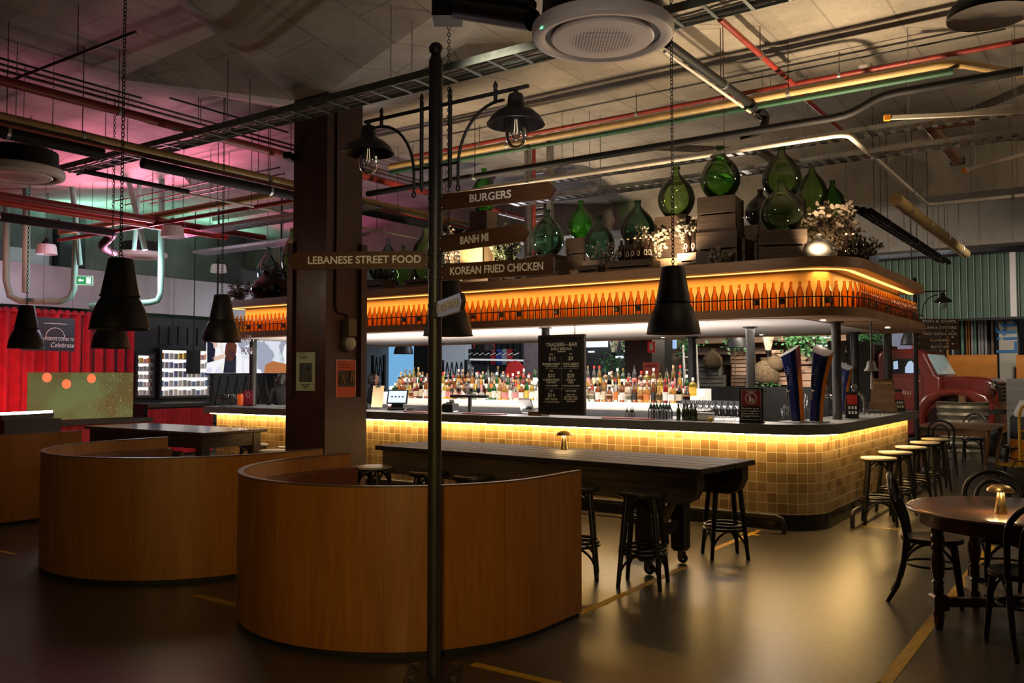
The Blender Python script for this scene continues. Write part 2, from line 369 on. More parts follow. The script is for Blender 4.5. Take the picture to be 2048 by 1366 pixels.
def slab_mat(name, col, dark):
    m, nt, b, N, L = _nt(name)
    tc = N.new('ShaderNodeTexCoord')
    n1 = N.new('ShaderNodeTexNoise'); n1.inputs['Scale'].default_value = 1.3; n1.inputs['Detail'].default_value = 8; n1.inputs['Roughness'].default_value = 0.65
    n2 = N.new('ShaderNodeTexNoise'); n2.inputs['Scale'].default_value = 30; n2.inputs['Detail'].default_value = 4
    L.new(tc.outputs['Object'], n1.inputs['Vector']); L.new(tc.outputs['Object'], n2.inputs['Vector'])
    br = N.new('ShaderNodeTexBrick'); br.offset = 0.5; br.inputs['Scale'].default_value = 1; br.inputs['Brick Width'].default_value = 2.4; br.inputs['Row Height'].default_value = 0.6; br.inputs['Mortar Size'].default_value = 0.012
    br.inputs['Color1'].default_value = (0.9, 0.9, 0.9, 1); br.inputs['Color2'].default_value = (1, 1, 1, 1); br.inputs['Mortar'].default_value = (0.6, 0.6, 0.6, 1)
    mp = N.new('ShaderNodeMapping'); mp.inputs['Rotation'].default_value = (0, 0, pi/2); L.new(tc.outputs['Object'], mp.inputs['Vector']); L.new(mp.outputs['Vector'], br.inputs['Vector'])
    ad = N.new('ShaderNodeMath'); ad.operation = 'MULTIPLY_ADD'; ad.inputs[1].default_value = 0.3; L.new(n2.outputs['Fac'], ad.inputs[0]); L.new(n1.outputs['Fac'], ad.inputs[2])
    cr = N.new('ShaderNodeValToRGB'); e = cr.color_ramp.elements; e[0].position = 0.5; e[0].color = rgba(dark); e[1].position = 0.8; e[1].color = rgba(col); L.new(ad.outputs[0], cr.inputs['Fac'])
    mx = N.new('ShaderNodeMixRGB'); mx.blend_type = 'MULTIPLY'; mx.inputs[0].default_value = 0.8; L.new(cr.outputs['Color'], mx.inputs[1]); L.new(br.outputs['Color'], mx.inputs[2])
    L.new(mx.outputs[0], b.inputs['Base Color']); b.inputs['Roughness'].default_value = 0.85
    bp = N.new('ShaderNodeBump'); bp.inputs['Strength'].default_value = 0.2; bp.inputs['Distance'].default_value = 0.01; L.new(n2.outputs['Fac'], bp.inputs['Height']); L.new(bp.outputs['Normal'], b.inputs['Normal'])
    return m
MT['floor'] = floor_mat()
MT['slab'] = slab_mat('board_marked_concrete', (0.34, 0.30, 0.25), (0.22, 0.19, 0.155))
MT['conc'] = slab_mat('grey_concrete', (0.30, 0.29, 0.28), (0.19, 0.185, 0.18))
MT['blackwall'] = mat('dark_teal_black_paint', (0.012, 0.017, 0.020), 0.55, 0, 0.3, 4)
CEIL = 5.25
def struct(mb, name, m, smooth=None, label=None):
    o = mb.build(name, m, None, smooth); o['kind'] = 'structure'
    if label: o['label'] = label
    return o
X0, X1, Y0, Y1 = -18.6, 3.0, -2.2, 26.5
struct(MB().box(X0, Y0, -0.15, X1, Y1, 0), 'floor', MT['floor'])
struct(MB().box(X0, Y0, CEIL, X1, Y1, CEIL + 0.2), 'ceiling', MT['slab'])
struct(MB().box(X0 - 0.2, Y0, 0, X0, Y1, CEIL), 'wall_left', MT['conc'])
struct(MB().box(X1, Y0, 0, X1 + 0.2, Y1, CEIL), 'wall_right', MT['conc'])
struct(MB().box(X0, Y1, 0, X1, Y1 + 0.2, CEIL), 'wall_back', MT['conc'])
struct(MB().box(X0, Y0 - 0.2, 0, X1, Y0, CEIL), 'wall_front', MT['conc'])

# flared column head: bottom follows the column, top spreads under the slab
PCX, PCY, PHW = -7.50, 7.03, 0.275
def capital(name, cx, cy, zc, spans, hw=PHW):
    """spans: 8 plan points where the flare meets the slab"""
    low = [(cx-hw, cy-hw), (cx+hw, cy-hw), (cx+hw, cy+hw), (cx-hw, cy+hw)]
    mb = MB(); v = [(x, y, zc) for x, y in low]
    top = [(x, y, CEIL - 0.10) for x, y in spans] + [(x, y, CEIL) for x, y in spans]
    n = len(spans)
    fs = [(3, 2, 1, 0)]
    own = [0, 0, 1, 1, 2, 2, 3, 3]
    for i in range(n):
        j = (i + 1) % n
        a, b_ = own[i], own[j]
        if a == b_: fs.append((a, 4 + j, 4 + i))
        else: fs.append((a, b_, 4 + j, 4 + i))
        fs.append((4 + i, 4 + j, 4 + n + j, 4 + n + i))
    mb.add(v + top, fs); return struct(mb, name, MT['slab'])
def octo(cx, cy, a, b): return [(cx-a, cy-b), (cx-b, cy-a), (cx+b, cy-a), (cx+a, cy-b), (cx+a, cy+b), (cx+b, cy+a), (cx-b, cy+a), (cx-a, cy+b)]
lowc = [(PCX-PHW, PCY-PHW), (PCX+PHW, PCY-PHW), (PCX+PHW, PCY+PHW), (PCX-PHW, PCY+PHW)]
hd = [(x, y, 4.78) for x, y in lowc] + [tuple(PZ(a_, b_, CEIL)) for a_, b_ in ((232, 158), (432, 68), (345, -4), (310, -70), (1010, -70), (930, 88))] + [(PCX + 2.6, PCY + 1.0, CEIL), (PCX + 0.9, PCY + 2.6, CEIL), (PCX - 1.2, PCY + 2.6, CEIL)]
struct(MB().add(hd, [(3, 2, 1, 0), (0, 3, 4), (0, 4, 5), (0, 5, 6), (0, 6, 7, 1), (1, 7, 8), (1, 8, 9), (1, 9, 2), (2, 9, 10), (2, 10, 11), (2, 11, 3), (3, 11, 12), (3, 12, 4), (4, 12, 11, 10, 9, 8, 7, 6, 5)]), 'ceiling_column_head', MT['slab'])
for cx, cy in ((-15.6, 7.03), (-15.6, 15.2), (-7.5, 15.2), (0.7, 15.2)):
    capital('ceiling_column_head', cx, cy, 4.80, octo(cx, cy, 2.75, 1.5))
# downstand beams
struct(MB().box(-18.6, 14.6, 4.35, 3, 15.1, CEIL), 'ceiling_beam', MT['slab'])
struct(MB().box(-18.6, 20.6, 4.35, 3, 21.1, CEIL), 'ceiling_beam', MT['slab'])

# the column with its timber casing
col_o = thing('pillar', None, None, (PCX, PCY, 0)); col_o['kind'] = 'structure'
MB().box(PCX-PHW, PCY-PHW, 0, PCX+PHW, PCY+PHW, 4.82).build('shaft', MT['maroon'], col_o, None)
cs = MB(); k = PHW + 0.045
cs.box(PCX-k, PCY-k, 0, PCX+k, PCY+k, 1.36)
for sx in (-1, 1):
    for sy in (-1, 1):
        x0 = PCX + sx*k; y0 = PCY + sy*k
        cs.box(min(x0, x0-sx*0.09), min(y0, y0-sy*0.09), 1.36, max(x0, x0-sx*0.09), max(y0, y0-sy*0.09), 3.12)
cs.build('casing', MT['maroon'], col_o, None)
PF = PCY - PHW            # front face of the shaft
PR = PCX + PHW            # right face
# other columns seen through the bar
for cx, cy in ((-15.6, 15.2), (-7.5, 15.2)):
    struct(MB().box(cx-0.28, cy-0.28, 0, cx+0.28, cy+0.28, 4.82), 'pillar', MT['maroon'])

# painted floor lines
ym = MT['yellow']
def line(x0, y0, x1, y1):
    o = MB().box(x0, y0, 0.0005, x1, y1, 0.002).build('trim_floor_line', ym, None, None); o['kind'] = 'structure'
line(-1.09, 4.9, -1.02, 9.4); line(-1.02, 8.71, -0.80, 8.75); line(-2.36, 9.82, -1.90, 9.86)
line(-3.16, 7.7, -3.10, 8.95); line(-3.30, 8.66, -3.16, 8.71); line(-3.10, 8.66, -3.04, 8.71)
line(-3.07, 5.15, -3.01, 6.9); line(-3.0, 3.89, -2.42, 3.95); line(-5.6, 3.94, -5.0, 4.0); line(-8.46, 3.92, -8.2, 3.97)

# ================================================================ the bar
def tile_mat():
    m, nt, b, N, L = _nt('glazed_square_tiles')
    uv = N.new('ShaderNodeUVMap'); mp = N.new('ShaderNodeMapping'); mp.inputs['Location'].default_value = (0.0, 0.04, 0); L.new(uv.outputs['UV'], mp.inputs['Vector'])
    br = N.new('ShaderNodeTexBrick'); br.offset = 0.0; br.squash = 1.0; br.inputs['Scale'].default_value = 1
    br.inputs['Brick Width'].default_value = 0.105; br.inputs['Row Height'].default_value = 0.105; br.inputs['Mortar Size'].default_value = 0.0026; br.inputs['Mortar Smooth'].default_value = 0.1
    br.inputs['Color1'].default_value = (0.22, 0.128, 0.045, 1); br.inputs['Color2'].default_value = (0.42, 0.28, 0.115, 1); br.inputs['Mortar'].default_value = (0.78, 0.66, 0.42, 1); br.inputs['Bias'].default_value = 0.15
    L.new(mp.outputs['Vector'], br.inputs['Vector'])
    nz = N.new('ShaderNodeTexNoise'); nz.inputs['Scale'].default_value = 14; nz.inputs['Detail'].default_value = 5; L.new(uv.outputs['UV'], nz.inputs['Vector'])
    mx = N.new('ShaderNodeMixRGB'); mx.blend_type = 'OVERLAY'; mx.inputs[0].default_value = 0.55; L.new(br.outputs['Color'], mx.inputs[1]); L.new(nz.outputs['Color'], mx.inputs[2])
    hs = N.new('ShaderNodeHueSaturation'); hs.inputs['Saturation'].default_value = 0.9; L.new(mx.outputs[0], hs.inputs['Color']); 
    m3 = N.new('ShaderNodeMixRGB'); m3.inputs[0].default_value = 0.35; L.new(br.outputs['Color'], m3.inputs[1]); L.new(hs.outputs['Color'], m3.inputs[2])
    L.new(m3.outputs[0], b.inputs['Base Color'])
    b.inputs['Roughness'].default_value = 0.22; b.inputs['Coat Weight'].default_value = 0.5; b.inputs['Coat Roughness'].default_value = 0.12
    ma = N.new('ShaderNodeMath'); ma.operation = 'MULTIPLY_ADD'; ma.inputs[1].default_value = -1.2; L.new(br.outputs['Fac'], ma.inputs[0]); L.new(nz.outputs['Fac'], ma.inputs[2])
    bp = N.new('ShaderNodeBump'); bp.inputs['Strength'].default_value = 0.35; bp.inputs['Distance'].default_value = 0.006; L.new(ma.outputs[0], bp.inputs['Height']); L.new(bp.outputs['Normal'], b.inputs['Normal'])
    return m
MT['tile'] = tile_mat()
MT['blacktile'] = mat('black_gloss_tile', (0.012, 0.012, 0.013), 0.15, 0, 0.3, 10)
MT['ctop'] = mat('dark_charcoal_stone', (0.19, 0.195, 0.19), 0.42, 0, 0.35, 60, detail=8)
MT['led'] = emit('warm_led_strip', (1.0, 0.62, 0.22), 62)
MT['ambled'] = emit('amber_led_strip', (1.0, 0.58, 0.16), 1.8)
MT['canwood'] = wood('oak_canopy_timber', (0.37, 0.215, 0.115), (0.24, 0.135, 0.068), 0.4, 'X', scale=5)
MT['backwood'] = wood('amber_oak_veneer', (0.78, 0.50, 0.24), (0.62, 0.38, 0.17), 0.5, 'X', scale=5)
MT['soffit'] = mat('white_soffit_board', (0.80, 0.72, 0.68), 0.45, 0, 0.04, 3)

XL, XR, YF, YB_ = -12.3, -2.58, 9.10, 13.75
def rrect(off, r, xl=XL, xr=XR, yf=YF, yb=YB_, n=14):
    """left end -> front -> rounded right corner -> right end; off moves outwards"""
    R_ = r + off
    c = (xr - r, yf + r)
    return [(xl - off, yb), (xl - off, yf + 0.4)] + [(xl - off, yf - off)] + [(x, yf - off) for x in
            [xl + (xr - r - xl) * i / 24 for i in range(1, 24)]] + arc(c[0], c[1], R_, -90, 0, n) + [(xr + off, yb)]
bar = thing('bar_counter', 'long island bar with gold-lit square tile front and dark stone top', 'bar counter', (-7.4, 11.2, 0))
path = rrect(0, 0.45)
MB().ribbon(path, 0.16, 1.0, 0.05).build('tile_front', MT['tile'], bar, 50)
MB().ribbon(rrect(0.012, 0.45), 0, 0.16, 0.05).build('kick_plinth', MT['blacktile'], bar, 50)
ct = MB()
def slab_along(mb, outer, inner, z0, z1):
    n = len(outer); v = [(p[0], p[1], z) for z in (z0, z1) for p in outer] + [(p[0], p[1], z) for z in (z0, z1) for p in inner]
    f = []
    for i in range(n - 1):
        a, b_ = i, i + 1
        f += [(a, b_, n + b_, n + a), (n + a, n + b_, 3*n + b_, 3*n + a), (2*n + b_, 2*n + a, 3*n + a, 3*n + b_), (b_, a, 2*n + a, 2*n + b_)]
    f += [(0, n, 3*n, 2*n), (n-1, 2*n + n-1, 3*n + n-1, n + n-1)]
    return mb.add(v, f)
def shrink(path, d):
    out = []; N_ = len(path)
    for i, p in enumerate(path):
        a = Vector(path[max(i-1, 0)]); b_ = Vector(path[min(i+1, N_-1)])
        if i == 2: n_ = Vector((1, 1)); out.append((p[0] + d, p[1] + d)); continue
        t = (b_ - a).normalized(); out.append((p[0] - t.y*d, p[1] + t.x*d))
    return out
CF = 0.15
outer = rrect(CF, 0.45); inner = rrect(-0.42, 0.46)
slab_along(ct, outer, inner, 0.995, 1.10).build('counter_top', MT['ctop'], bar, 50)
# light line tucked under the counter edge
slab_along(MB(), rrect(0.075, 0.45), rrect(0.045, 0.45), 0.980, 0.994).build('led_strip', MT['led'], bar, 50)
def rail(name, pts, r, parent, m): return MB().tube(pts, r, 10).build(name, m, parent, 60)
rail('foot_rail', [(-12.0, 8.90, 0.0), (-12.0, 8.90, 0.14), (-11.95, 8.90, 0.17), (-2.93, 8.90, 0.17), (-2.87, 8.90, 0.15), (-2.85, 8.90, 0.10), (-2.85, 8.90, 0.0)], 0.024, bar, MT['polemetal'])
rail('foot_rail', [(-2.37, 9.66, 0.0), (-2.37, 9.66, 0.12), (-2.37, 9.68, 0.155), (-2.37, 9.73, 0.17), (-2.37, 13.6, 0.17), (-2.37, 13.65, 0.0)], 0.024, bar, MT['polemetal'])
mb = MB().box(-12.0, 9.9, 0, -3.4, 9.92, 0.98); mb.box(-12.1, 9.52, 0.90, -3.1, 9.92, 0.93)
mb.build('work_bench', MT['steel'], bar, None)

# ------------------------------------------------ canopy over the bar
can = thing('bar_canopy', 'oak canopy above the bar with amber-lit bottle shelf and white soffit', 'canopy', (-7.4, 11.2, 2.2))
CXL, CXR, CYF, CYB = -12.35, -2.20, 9.10, 13.0
def crr(off, r=0.62): return rrect(off, r, CXL, CXR, CYF, CYB, 16)
Z0, Z1, Z2, Z3 = 2.22, 2.315, 2.725, 2.835
REC = -0.33
slab_along(MB(), crr(0), crr(REC - 0.06), Z0 + 0.02, Z1).build('shelf', MT['canwood'], can, 50)
MB().ribbon(crr(0.004), Z0, Z1, 0.02).build('shelf_fascia', MT['canwood'], can, 50)
MB().ribbon(crr(REC), Z1, Z2, 0.03).build('back_panel', MT['backwood'], can, 50)
slab_along(MB(), crr(0), crr(REC - 0.06), Z2, Z3).build('cornice', MT['canwood'], can, 50)
slab_along(MB(), crr(-0.13), crr(-0.19), Z2 - 0.006, Z2 + 0.004).build('led_strip', MT['ambled'], can, 50)
lamp('AREA', (-7.6, CYF + 0.17, Z2 - 0.012), 46, (1.0, 0.47, 0.09), (-7.6, CYF + 0.17, 0), 9.4, sizey=0.05)
lamp('AREA', (CXR - 0.17, 11.35, Z2 - 0.012), 18, (1.0, 0.52, 0.13), (CXR - 0.17, 11.35, 0), 0.05, sizey=3.1)
lamp('AREA', (CXR - 0.33, CYF + 0.33, Z2 - 0.012), 3, (1.0, 0.5, 0.1), (CXR - 0.33, CYF + 0.33, 0), 0.3, sizey=0.3)
MB().prism([(CXL + 0.3, CYF + 0.3), (CXR - 0.9, CYF + 0.3), (CXR - 0.4, CYF + 0.8), (CXR - 0.4, CYB), (CXL + 0.3, CYB)], Z3 - 0.03, Z3 - 0.001).build('deck', MT['canwood'], can, None)
# soffit: white board with a timber border
MB().prism([(CXL + 0.1, CYF + 0.16), (-3.25, CYF + 0.16), (-2.85, CYF + 0.50), (-2.78, CYB - 0.02), (CXL + 0.1, CYB - 0.02)], Z0 - 0.002, Z0 + 0.02).build('soffit_board', MT['soffit'], can, None)
slab_along(MB(), crr(-0.002), crr(-0.62, 0.64), Z0 + 0.005, Z0 + 0.018).build('soffit_border', MT['canwood'], can, 50)
MB().box(CXL, CYB - 0.03, Z0 - 0.03, CXR, CYB, Z1).build('rear_fascia', MT['canwood'], can, None)
# posts
MT['post'] = mat('dark_bronze_post', (0.055, 0.052, 0.050), 0.4, 0.4, 0.2, 20)
for px, py_, rr in ((-2.70, 10.40, 0.052), (-3.83, 10.72, 0.055), (-2.76, 13.38, 0.058), (-6.05, 9.42, 0.05), (-12.02, 9.6, 0.06),
                    (-3.1, 12.9, 0.055), (-5.55, 12.9, 0.06), (-8.2, 12.9, 0.06), (-10.7, 12.9, 0.06)):
    q = MB().cyl((px, py_, 1.10 if py_ < 12.8 or px > -2.9 else 0), rr, Z0 + 0.02 - (1.10 if py_ < 12.8 or px > -2.9 else 0), 20); q.cyl((px, py_, Z0 - 0.012), rr + 0.035, 0.02, 20)
    q.build('post', MT['post'], can, 40)
# bottle guard rail
rp = crr(-0.015)
gr = MB().tube([(x, y, Z1 + 0.105) for x, y in rp], 0.007, 6)
seg = 0
for i in range(3, len(rp) - 1, 2): gr.tube([(rp[i][0], rp[i][1], Z1 - 0.005), (rp[i][0], rp[i][1], Z1 + 0.105)], 0.005, 6)
for y in [10.2, 10.9, 11.6, 12.3, 12.95]: gr.tube([(rp[-1][0], y, Z1), (rp[-1][0], y, Z1 + 0.105)], 0.005, 6)
gr.build('guard_rail', MT['black'], can, 60)
# downlights in the soffit
dl = emit('downlight_lens', (1.0, 0.88, 0.7), 14)
for px, py_ in ((-9.0, 9.36), (-7.25, 9.36), (-5.55, 9.36), (-3.9, 9.36), (-2.72, 9.95), (-2.45, 11.9), (-4.4, 12.8), (-6.0, 12.8)):
    lamp('SPOT', (px, py_, Z0 - 0.012), 75 if px > -3 else 9, (1.0, 0.80, 0.55), (px + (0.1 if px > -3 else 0), py_ - (0.1 if py_ < 10 else 0), 0), 0.03, 75, 0.6)
    ring = MB().lathe([(0.030, 0), (0.042, -0.004), (0.045, 0.004), (0.030, 0.004)], 16, (px, py_, Z0 - 0.003)).build('downlight', MT['white'], can, 40)
    lens = MB().lathe([(0.0, -0.006), (0.028, -0.004), (0.030, 0.002)], 14, (px, py_, Z0 - 0.003)).build('lens', dl, None, 40); lens.parent = ring; lens.location = (0.0, 0.0, 0.0)
    for v in lens.data.vertices: v.co = v.co - Vector(can.location)

# amber bottles along the shelf
MT['amber'] = glass('amber_glass', (0.90, 0.52, 0.11), 0.04, 0.16)
MT['amberlab'] = mat('dark_bottle_label', (0.05, 0.04, 0.025), 0.5, 0, 0.3, 40)
MT['labcream'] = mat('cream_label', (0.62, 0.52, 0.36), 0.6, 0, 0.12, 30)
BOT = [(0.0, 0.0), (0.032, 0.0), (0.037, 0.006), (0.0375, 0.14), (0.036, 0.158), (0.028, 0.185), (0.019, 0.215), (0.0148, 0.245), (0.0135, 0.262), (0.0155, 0.264), (0.0155, 0.274), (0.013, 0.277), (0.011, 0.277)]
def bottle_proto(label_kind):
    t = local(thing('beer_bottle', '', 'bottle'))
    MB().lathe(BOT, 12).build('glass', MT['amber'], t, 50)
    if label_kind:
        MB().lathe([(0.0382, 0.045), (0.0382, 0.10)], 12).build('bottle_label', MT['amberlab'], t, 50)
        if label_kind == 2:
            n = 14; mbx = MB(); v = []
            for i in range(n): a = 2*pi*i/n; yy = 0.018*cos(a); v.append((yy, -sqrt(0.0388**2 - yy*yy), 0.0725 + 0.022*sin(a)))
            mbx.add(v, [tuple(range(n))]).build('emblem', MT['labcream'], t, None)
    return Proto(t)
bp_plain, bp_lab, bp_emb = bottle_proto(0), bottle_proto(1), bottle_proto(2)
def shelf_bottle(x, y, rz, where, i):
    k = i % 9
    if k == 4 or (i * 7) % 23 == 3: p, d = bp_emb, 'amber bottle with round cream emblem'
    elif k == 7 and i % 2: p, d = bp_lab, 'amber bottle with plain dark label'
    else: p, d = bp_plain, 'unlabelled amber glass bottle'
    p.put((x, y, Z1), rz, d + ' ' + where[0], where[1])
off = -0.085; pth = crr(off)
fx = -12.0; i = 0
FRL = ('on the lit canopy shelf left of the maroon column', 'amber bottles on the canopy shelf left of the column')
FRM = ('on the lit canopy shelf between column and signpost', 'amber bottles on the canopy shelf behind the signpost')
FRR = ('on the lit canopy shelf above the chalkboard side', 'amber bottles on the front canopy shelf')
SDR = ('on the right-hand return of the canopy shelf', 'amber bottles on the right return of the canopy shelf')
while fx < CXR - 0.62:
    if not (-10.4 < fx < -9.05):
        wh = FRL if fx < -10.4 else (FRM if fx < -7.7 else FRR)
        shelf_bottle(fx, CYF - off, random.uniform(-0.4, 0.4), wh, i)
    fx += 0.0935; i += 1
cc = (CXR - 0.62, CYF + 0.62); rr = 0.62 + off
for a in (-82, -72, -62, -52, -42, -31, -21, -11):
    i += 1; shelf_bottle(cc[0] + rr*cos(radians(a)), cc[1] + rr*sin(radians(a)), radians(a + 90), ('on the rounded corner of the canopy shelf', 'amber bottles on the canopy corner'), i)
fy = cc[1] + 0.03
while fy < CYB - 0.08:
    i += 1; shelf_bottle(CXR + off, fy, pi/2 + random.uniform(-0.3, 0.3), SDR, i); fy += 0.0935

# ================================================================ directional signpost
PL, PDp = -0.417, 4.737
pb = LD(PL, PDp)
sp = thing('signpost', 'tall dark round signpost with two bell lanterns, standing before the curved wooden booth', 'signpost', (pb.x, pb.y, 0))
def SL(l, d, z): q = LD(PL + l, PDp + d); return Vector((q.x, q.y, z))
MB().lathe([(0.037, 0.012), (0.037, 2.30), (0.0385, 2.31), (0.0385, 3.33), (0.030, 3.345), (0.030, 3.355)], 24, (pb.x, pb.y, 0)).build('pole', MT['polemetal'], sp, 40)
MB().lathe([(0.0001, -0.039)] + [(0.039*cos(radians(a)), 0.039*sin(radians(a))) for a in range(-80, 81, 16)] + [(0.0001, 0.039)], 24, (pb.x, pb.y, 3.392)).build('ball_finial', MT['polemetal'], sp, 60)
bpm = MB().cbox((pb.x, pb.y, 0.007), (0.30, 0.30, 0.012), YAW, bev=0.003)
bpm.build('base_plate', MT['polemetal'], sp, None)
for l, d in ((-0.11, -0.11), (0.11, -0.11), (-0.11, 0.11), (0.11, 0.11)):
    MB().cyl(SL(l, d, 0.013), 0.014, 0.018, 6).build('bolt', MT['galv'], sp, None)
e = Vector((0.5, -0.34)).normalized()
def SB(t, z): return SL(e.x*t, e.y*t, z)
LS = hypot(0.5, 0.34); LR = hypot(0.412, 0.285)
ZB = 3.075
for sgn, Lr in ((1, LS), (-1, LR + 0.03)):
    am = MB().tube([SB(sgn*0.03, ZB), SB(sgn*Lr, ZB)], 0.0105, 10)
    am.tube([SB(sgn*0.10, 2.64), SB(sgn*0.10, 3.11)], 0.0115, 10)
    am.tube([SB(sgn*0.40, 3.03), SB(sgn*0.40, 3.085)], 0.0105, 10)
    am.tube([SB(sgn*0.03, 2.745), SB(sgn*0.155, 2.745)], 0.008, 8)
    for t, z in ((0.10, 3.11), (0.40, 3.085)):
        am.lathe([(0.008, 0), (0.014, 0.006), (0.008, 0.012), (0.0135, 0.026), (0.010, 0.040), (0.0001, 0.058)], 10, SB(sgn*t, z))
    am.lathe([(0.0001, -0.03), (0.012, -0.012), (0.008, 0)], 10, SB(sgn*0.10, 2.64))
    pts = [SB(sgn*0.155, 2.62), SB(sgn*0.155, 2.72)]
    for a in range(0, 91, 9): pts.append(SB(sgn*(0.155 + 0.27*(1 - cos(radians(a)))), 2.72 + 0.31*sin(radians(a))))
    pts.append(SB(sgn*0.455, 3.03)); am.tube(pts, 0.0085, 8)
    am.tube([SB(sgn*(0.155 + 0.012*cos(radians(a))), 2.605 + 0.014*sin(radians(a))) for a in range(0, 360, 40)], 0.005, 6, closed=True)
    am.build('bracket_arm', MT['polemetal'], sp, 50)
MT['clear'] = glass('clear_glass', (0.93, 0.93, 0.92), 0.02, 0.03, 1.45)
MT['fil'] = emit('dim_filament', (1.0, 0.75, 0.45), 1.2, (0.6, 0.5, 0.4))
for side, tt in ((1, 0.874*LS), (-1, LR)):
    c = SB(side*tt, 0)
    sh = MB().lathe([(0.012, 3.068), (0.012, 3.05), (0.034, 3.046), (0.040, 3.035), (0.046, 2.985), (0.062, 2.972), (0.095, 2.955), (0.128, 2.925), (0.145, 2.898), (0.152, 2.892), (0.150, 2.887), (0.140, 2.896), (0.122, 2.918), (0.090, 2.945), (0.050, 2.962), (0.0001, 2.965)], 32, (c.x, c.y, 0)).build('lamp_shade', MT['polemetal'], sp, 50)
    MB().lathe([(0.054, 2.95), (0.055, 2.83), (0.050, 2.80), (0.036, 2.778), (0.018, 2.768), (0.0001, 2.766)], 24, (c.x, c.y, 0)).build('glass_jar', MT['clear'], sp, 60)
    bl = MB().lathe([(0.013, 2.955), (0.014, 2.92), (0.024, 2.885), (0.030, 2.855), (0.026, 2.83), (0.014, 2.815), (0.0001, 2.812)], 16, (c.x, c.y, 0)).build('bulb', MT['clear'], sp, 60)
    fm = MB()
    for k in range(4): a = k*pi/2; fm.tube([(c.x + 0.006*cos(a), c.y + 0.006*sin(a), 2.915), (c.x + 0.012*cos(a), c.y + 0.012*sin(a), 2.845)], 0.0012, 5)
    f_ = fm.build('filament', MT['fil'], sp, None)
MT['signwood'] = wood('oiled_brown_signboard', (0.105, 0.048, 0.022), (0.062, 0.027, 0.012), 0.4, 'X', scale=9)
def sign(name_txt, dl, z, label, tpos, wfit, point=True, hgt=0.088, wd=None, start=0.03, flip=False):
    v = Vector((dl[0], dl[1])); Ln = v.length; u = v.normalized()
    q0 = SL(u.x*start, u.y*start, 0); q1 = SL(dl[0], dl[1], 0)
    ex = (q1 - q0).normalized(); ey = Vector((-ex.y, ex.x, 0))
    L_ = (q1 - q0).length
    t = thing('direction_sign', label, 'sign', (q0.x, q0.y, z), 'direction boards on the signpost')
    pr = [(0, -hgt/2), (L_ - (0.035 if point else 0), -hgt/2), (L_, 0), (L_ - (0.035 if point else 0), hgt/2), (0, hgt/2)] if point else [(0, -hgt/2), (L_, -hgt/2), (L_, hgt/2), (0, hgt/2)]
    th = 0.022
    mb = MB().extr([Vector((q0.x, q0.y, z)) + ex*a + Vector((0,0,b)) - ey*th/2 for a, b in pr], ey*th)
    mb.build('board', wd or MT['signwood'], t, None)
    cl = MB()
    for dz in (-0.028, 0.028):
        cl.lathe([(0.0375, -0.008), (0.042, -0.008), (0.042, 0.008), (0.0375, 0.008)], 20, (pb.x, pb.y, z + dz))
        cl.cbox(Vector((q0.x, q0.y, z + dz)) + ex*0.012, (0.05, th + 0.012, 0.014), atan2(ex.y, ex.x))
    cl.build('clamp', MT['polemetal'], t, 40)
    for dz in (-0.03, 0.03): MB().lathe([(0.0001, 0.004), (0.005, 0.003), (0.007, 0)], 10, Vector((q0.x, q0.y, z + dz)) + ex*0.022 - (ey if not flip else -ey)*(th/2 + 0.006), R=Matrix.Rotation(pi/2, 3, 'X')).build('bolt', MT['galv'], t, 50)
    rd = -ex if flip else ex
    n = rd.cross(Vector((0, 0, 1)))
    pos = Vector((q0.x, q0.y, z)) + ex*(tpos*L_) + n*(th/2 + 0.0015)
    lettering(name_txt, 0.058, MT['letter'], pos, rd, t, 0.0008, fit=wfit, bold=0.0012)
    return t
sign('BURGERS', (0.637, -0.365), 2.539, 'brown arrow board reading BURGERS, highest on the signpost', 0.46, 0.255)
sign('BANH MI', (0.498, -0.427), 2.312, 'brown arrow board reading BANH MI on the signpost', 0.43, 0.20)
sign('KOREAN FRIED CHICKEN', (0.632, -0.30), 2.160, 'brown board reading KOREAN FRIED CHICKEN on the signpost', 0.51, 0.545, False)
sign('LEBANESE STREET FOOD', (-0.814, 0.073), 2.233, 'brown arrow board reading LEBANESE STREET FOOD pointing left', 0.46, 0.63, True, 0.094, flip=True)
MT['signgrey'] = wood('grey_brown_signboard', (0.062, 0.042, 0.041), (0.04, 0.027, 0.027), 0.45, 'X', scale=9)
sign('SWEET STREET FOOD', (0.19, -0.63), 1.952, 'small board reading SWEET STREET FOOD, lowest on the signpost, turned to the camera', 0.5, 0.52, True, 0.085, MT['signgrey'])

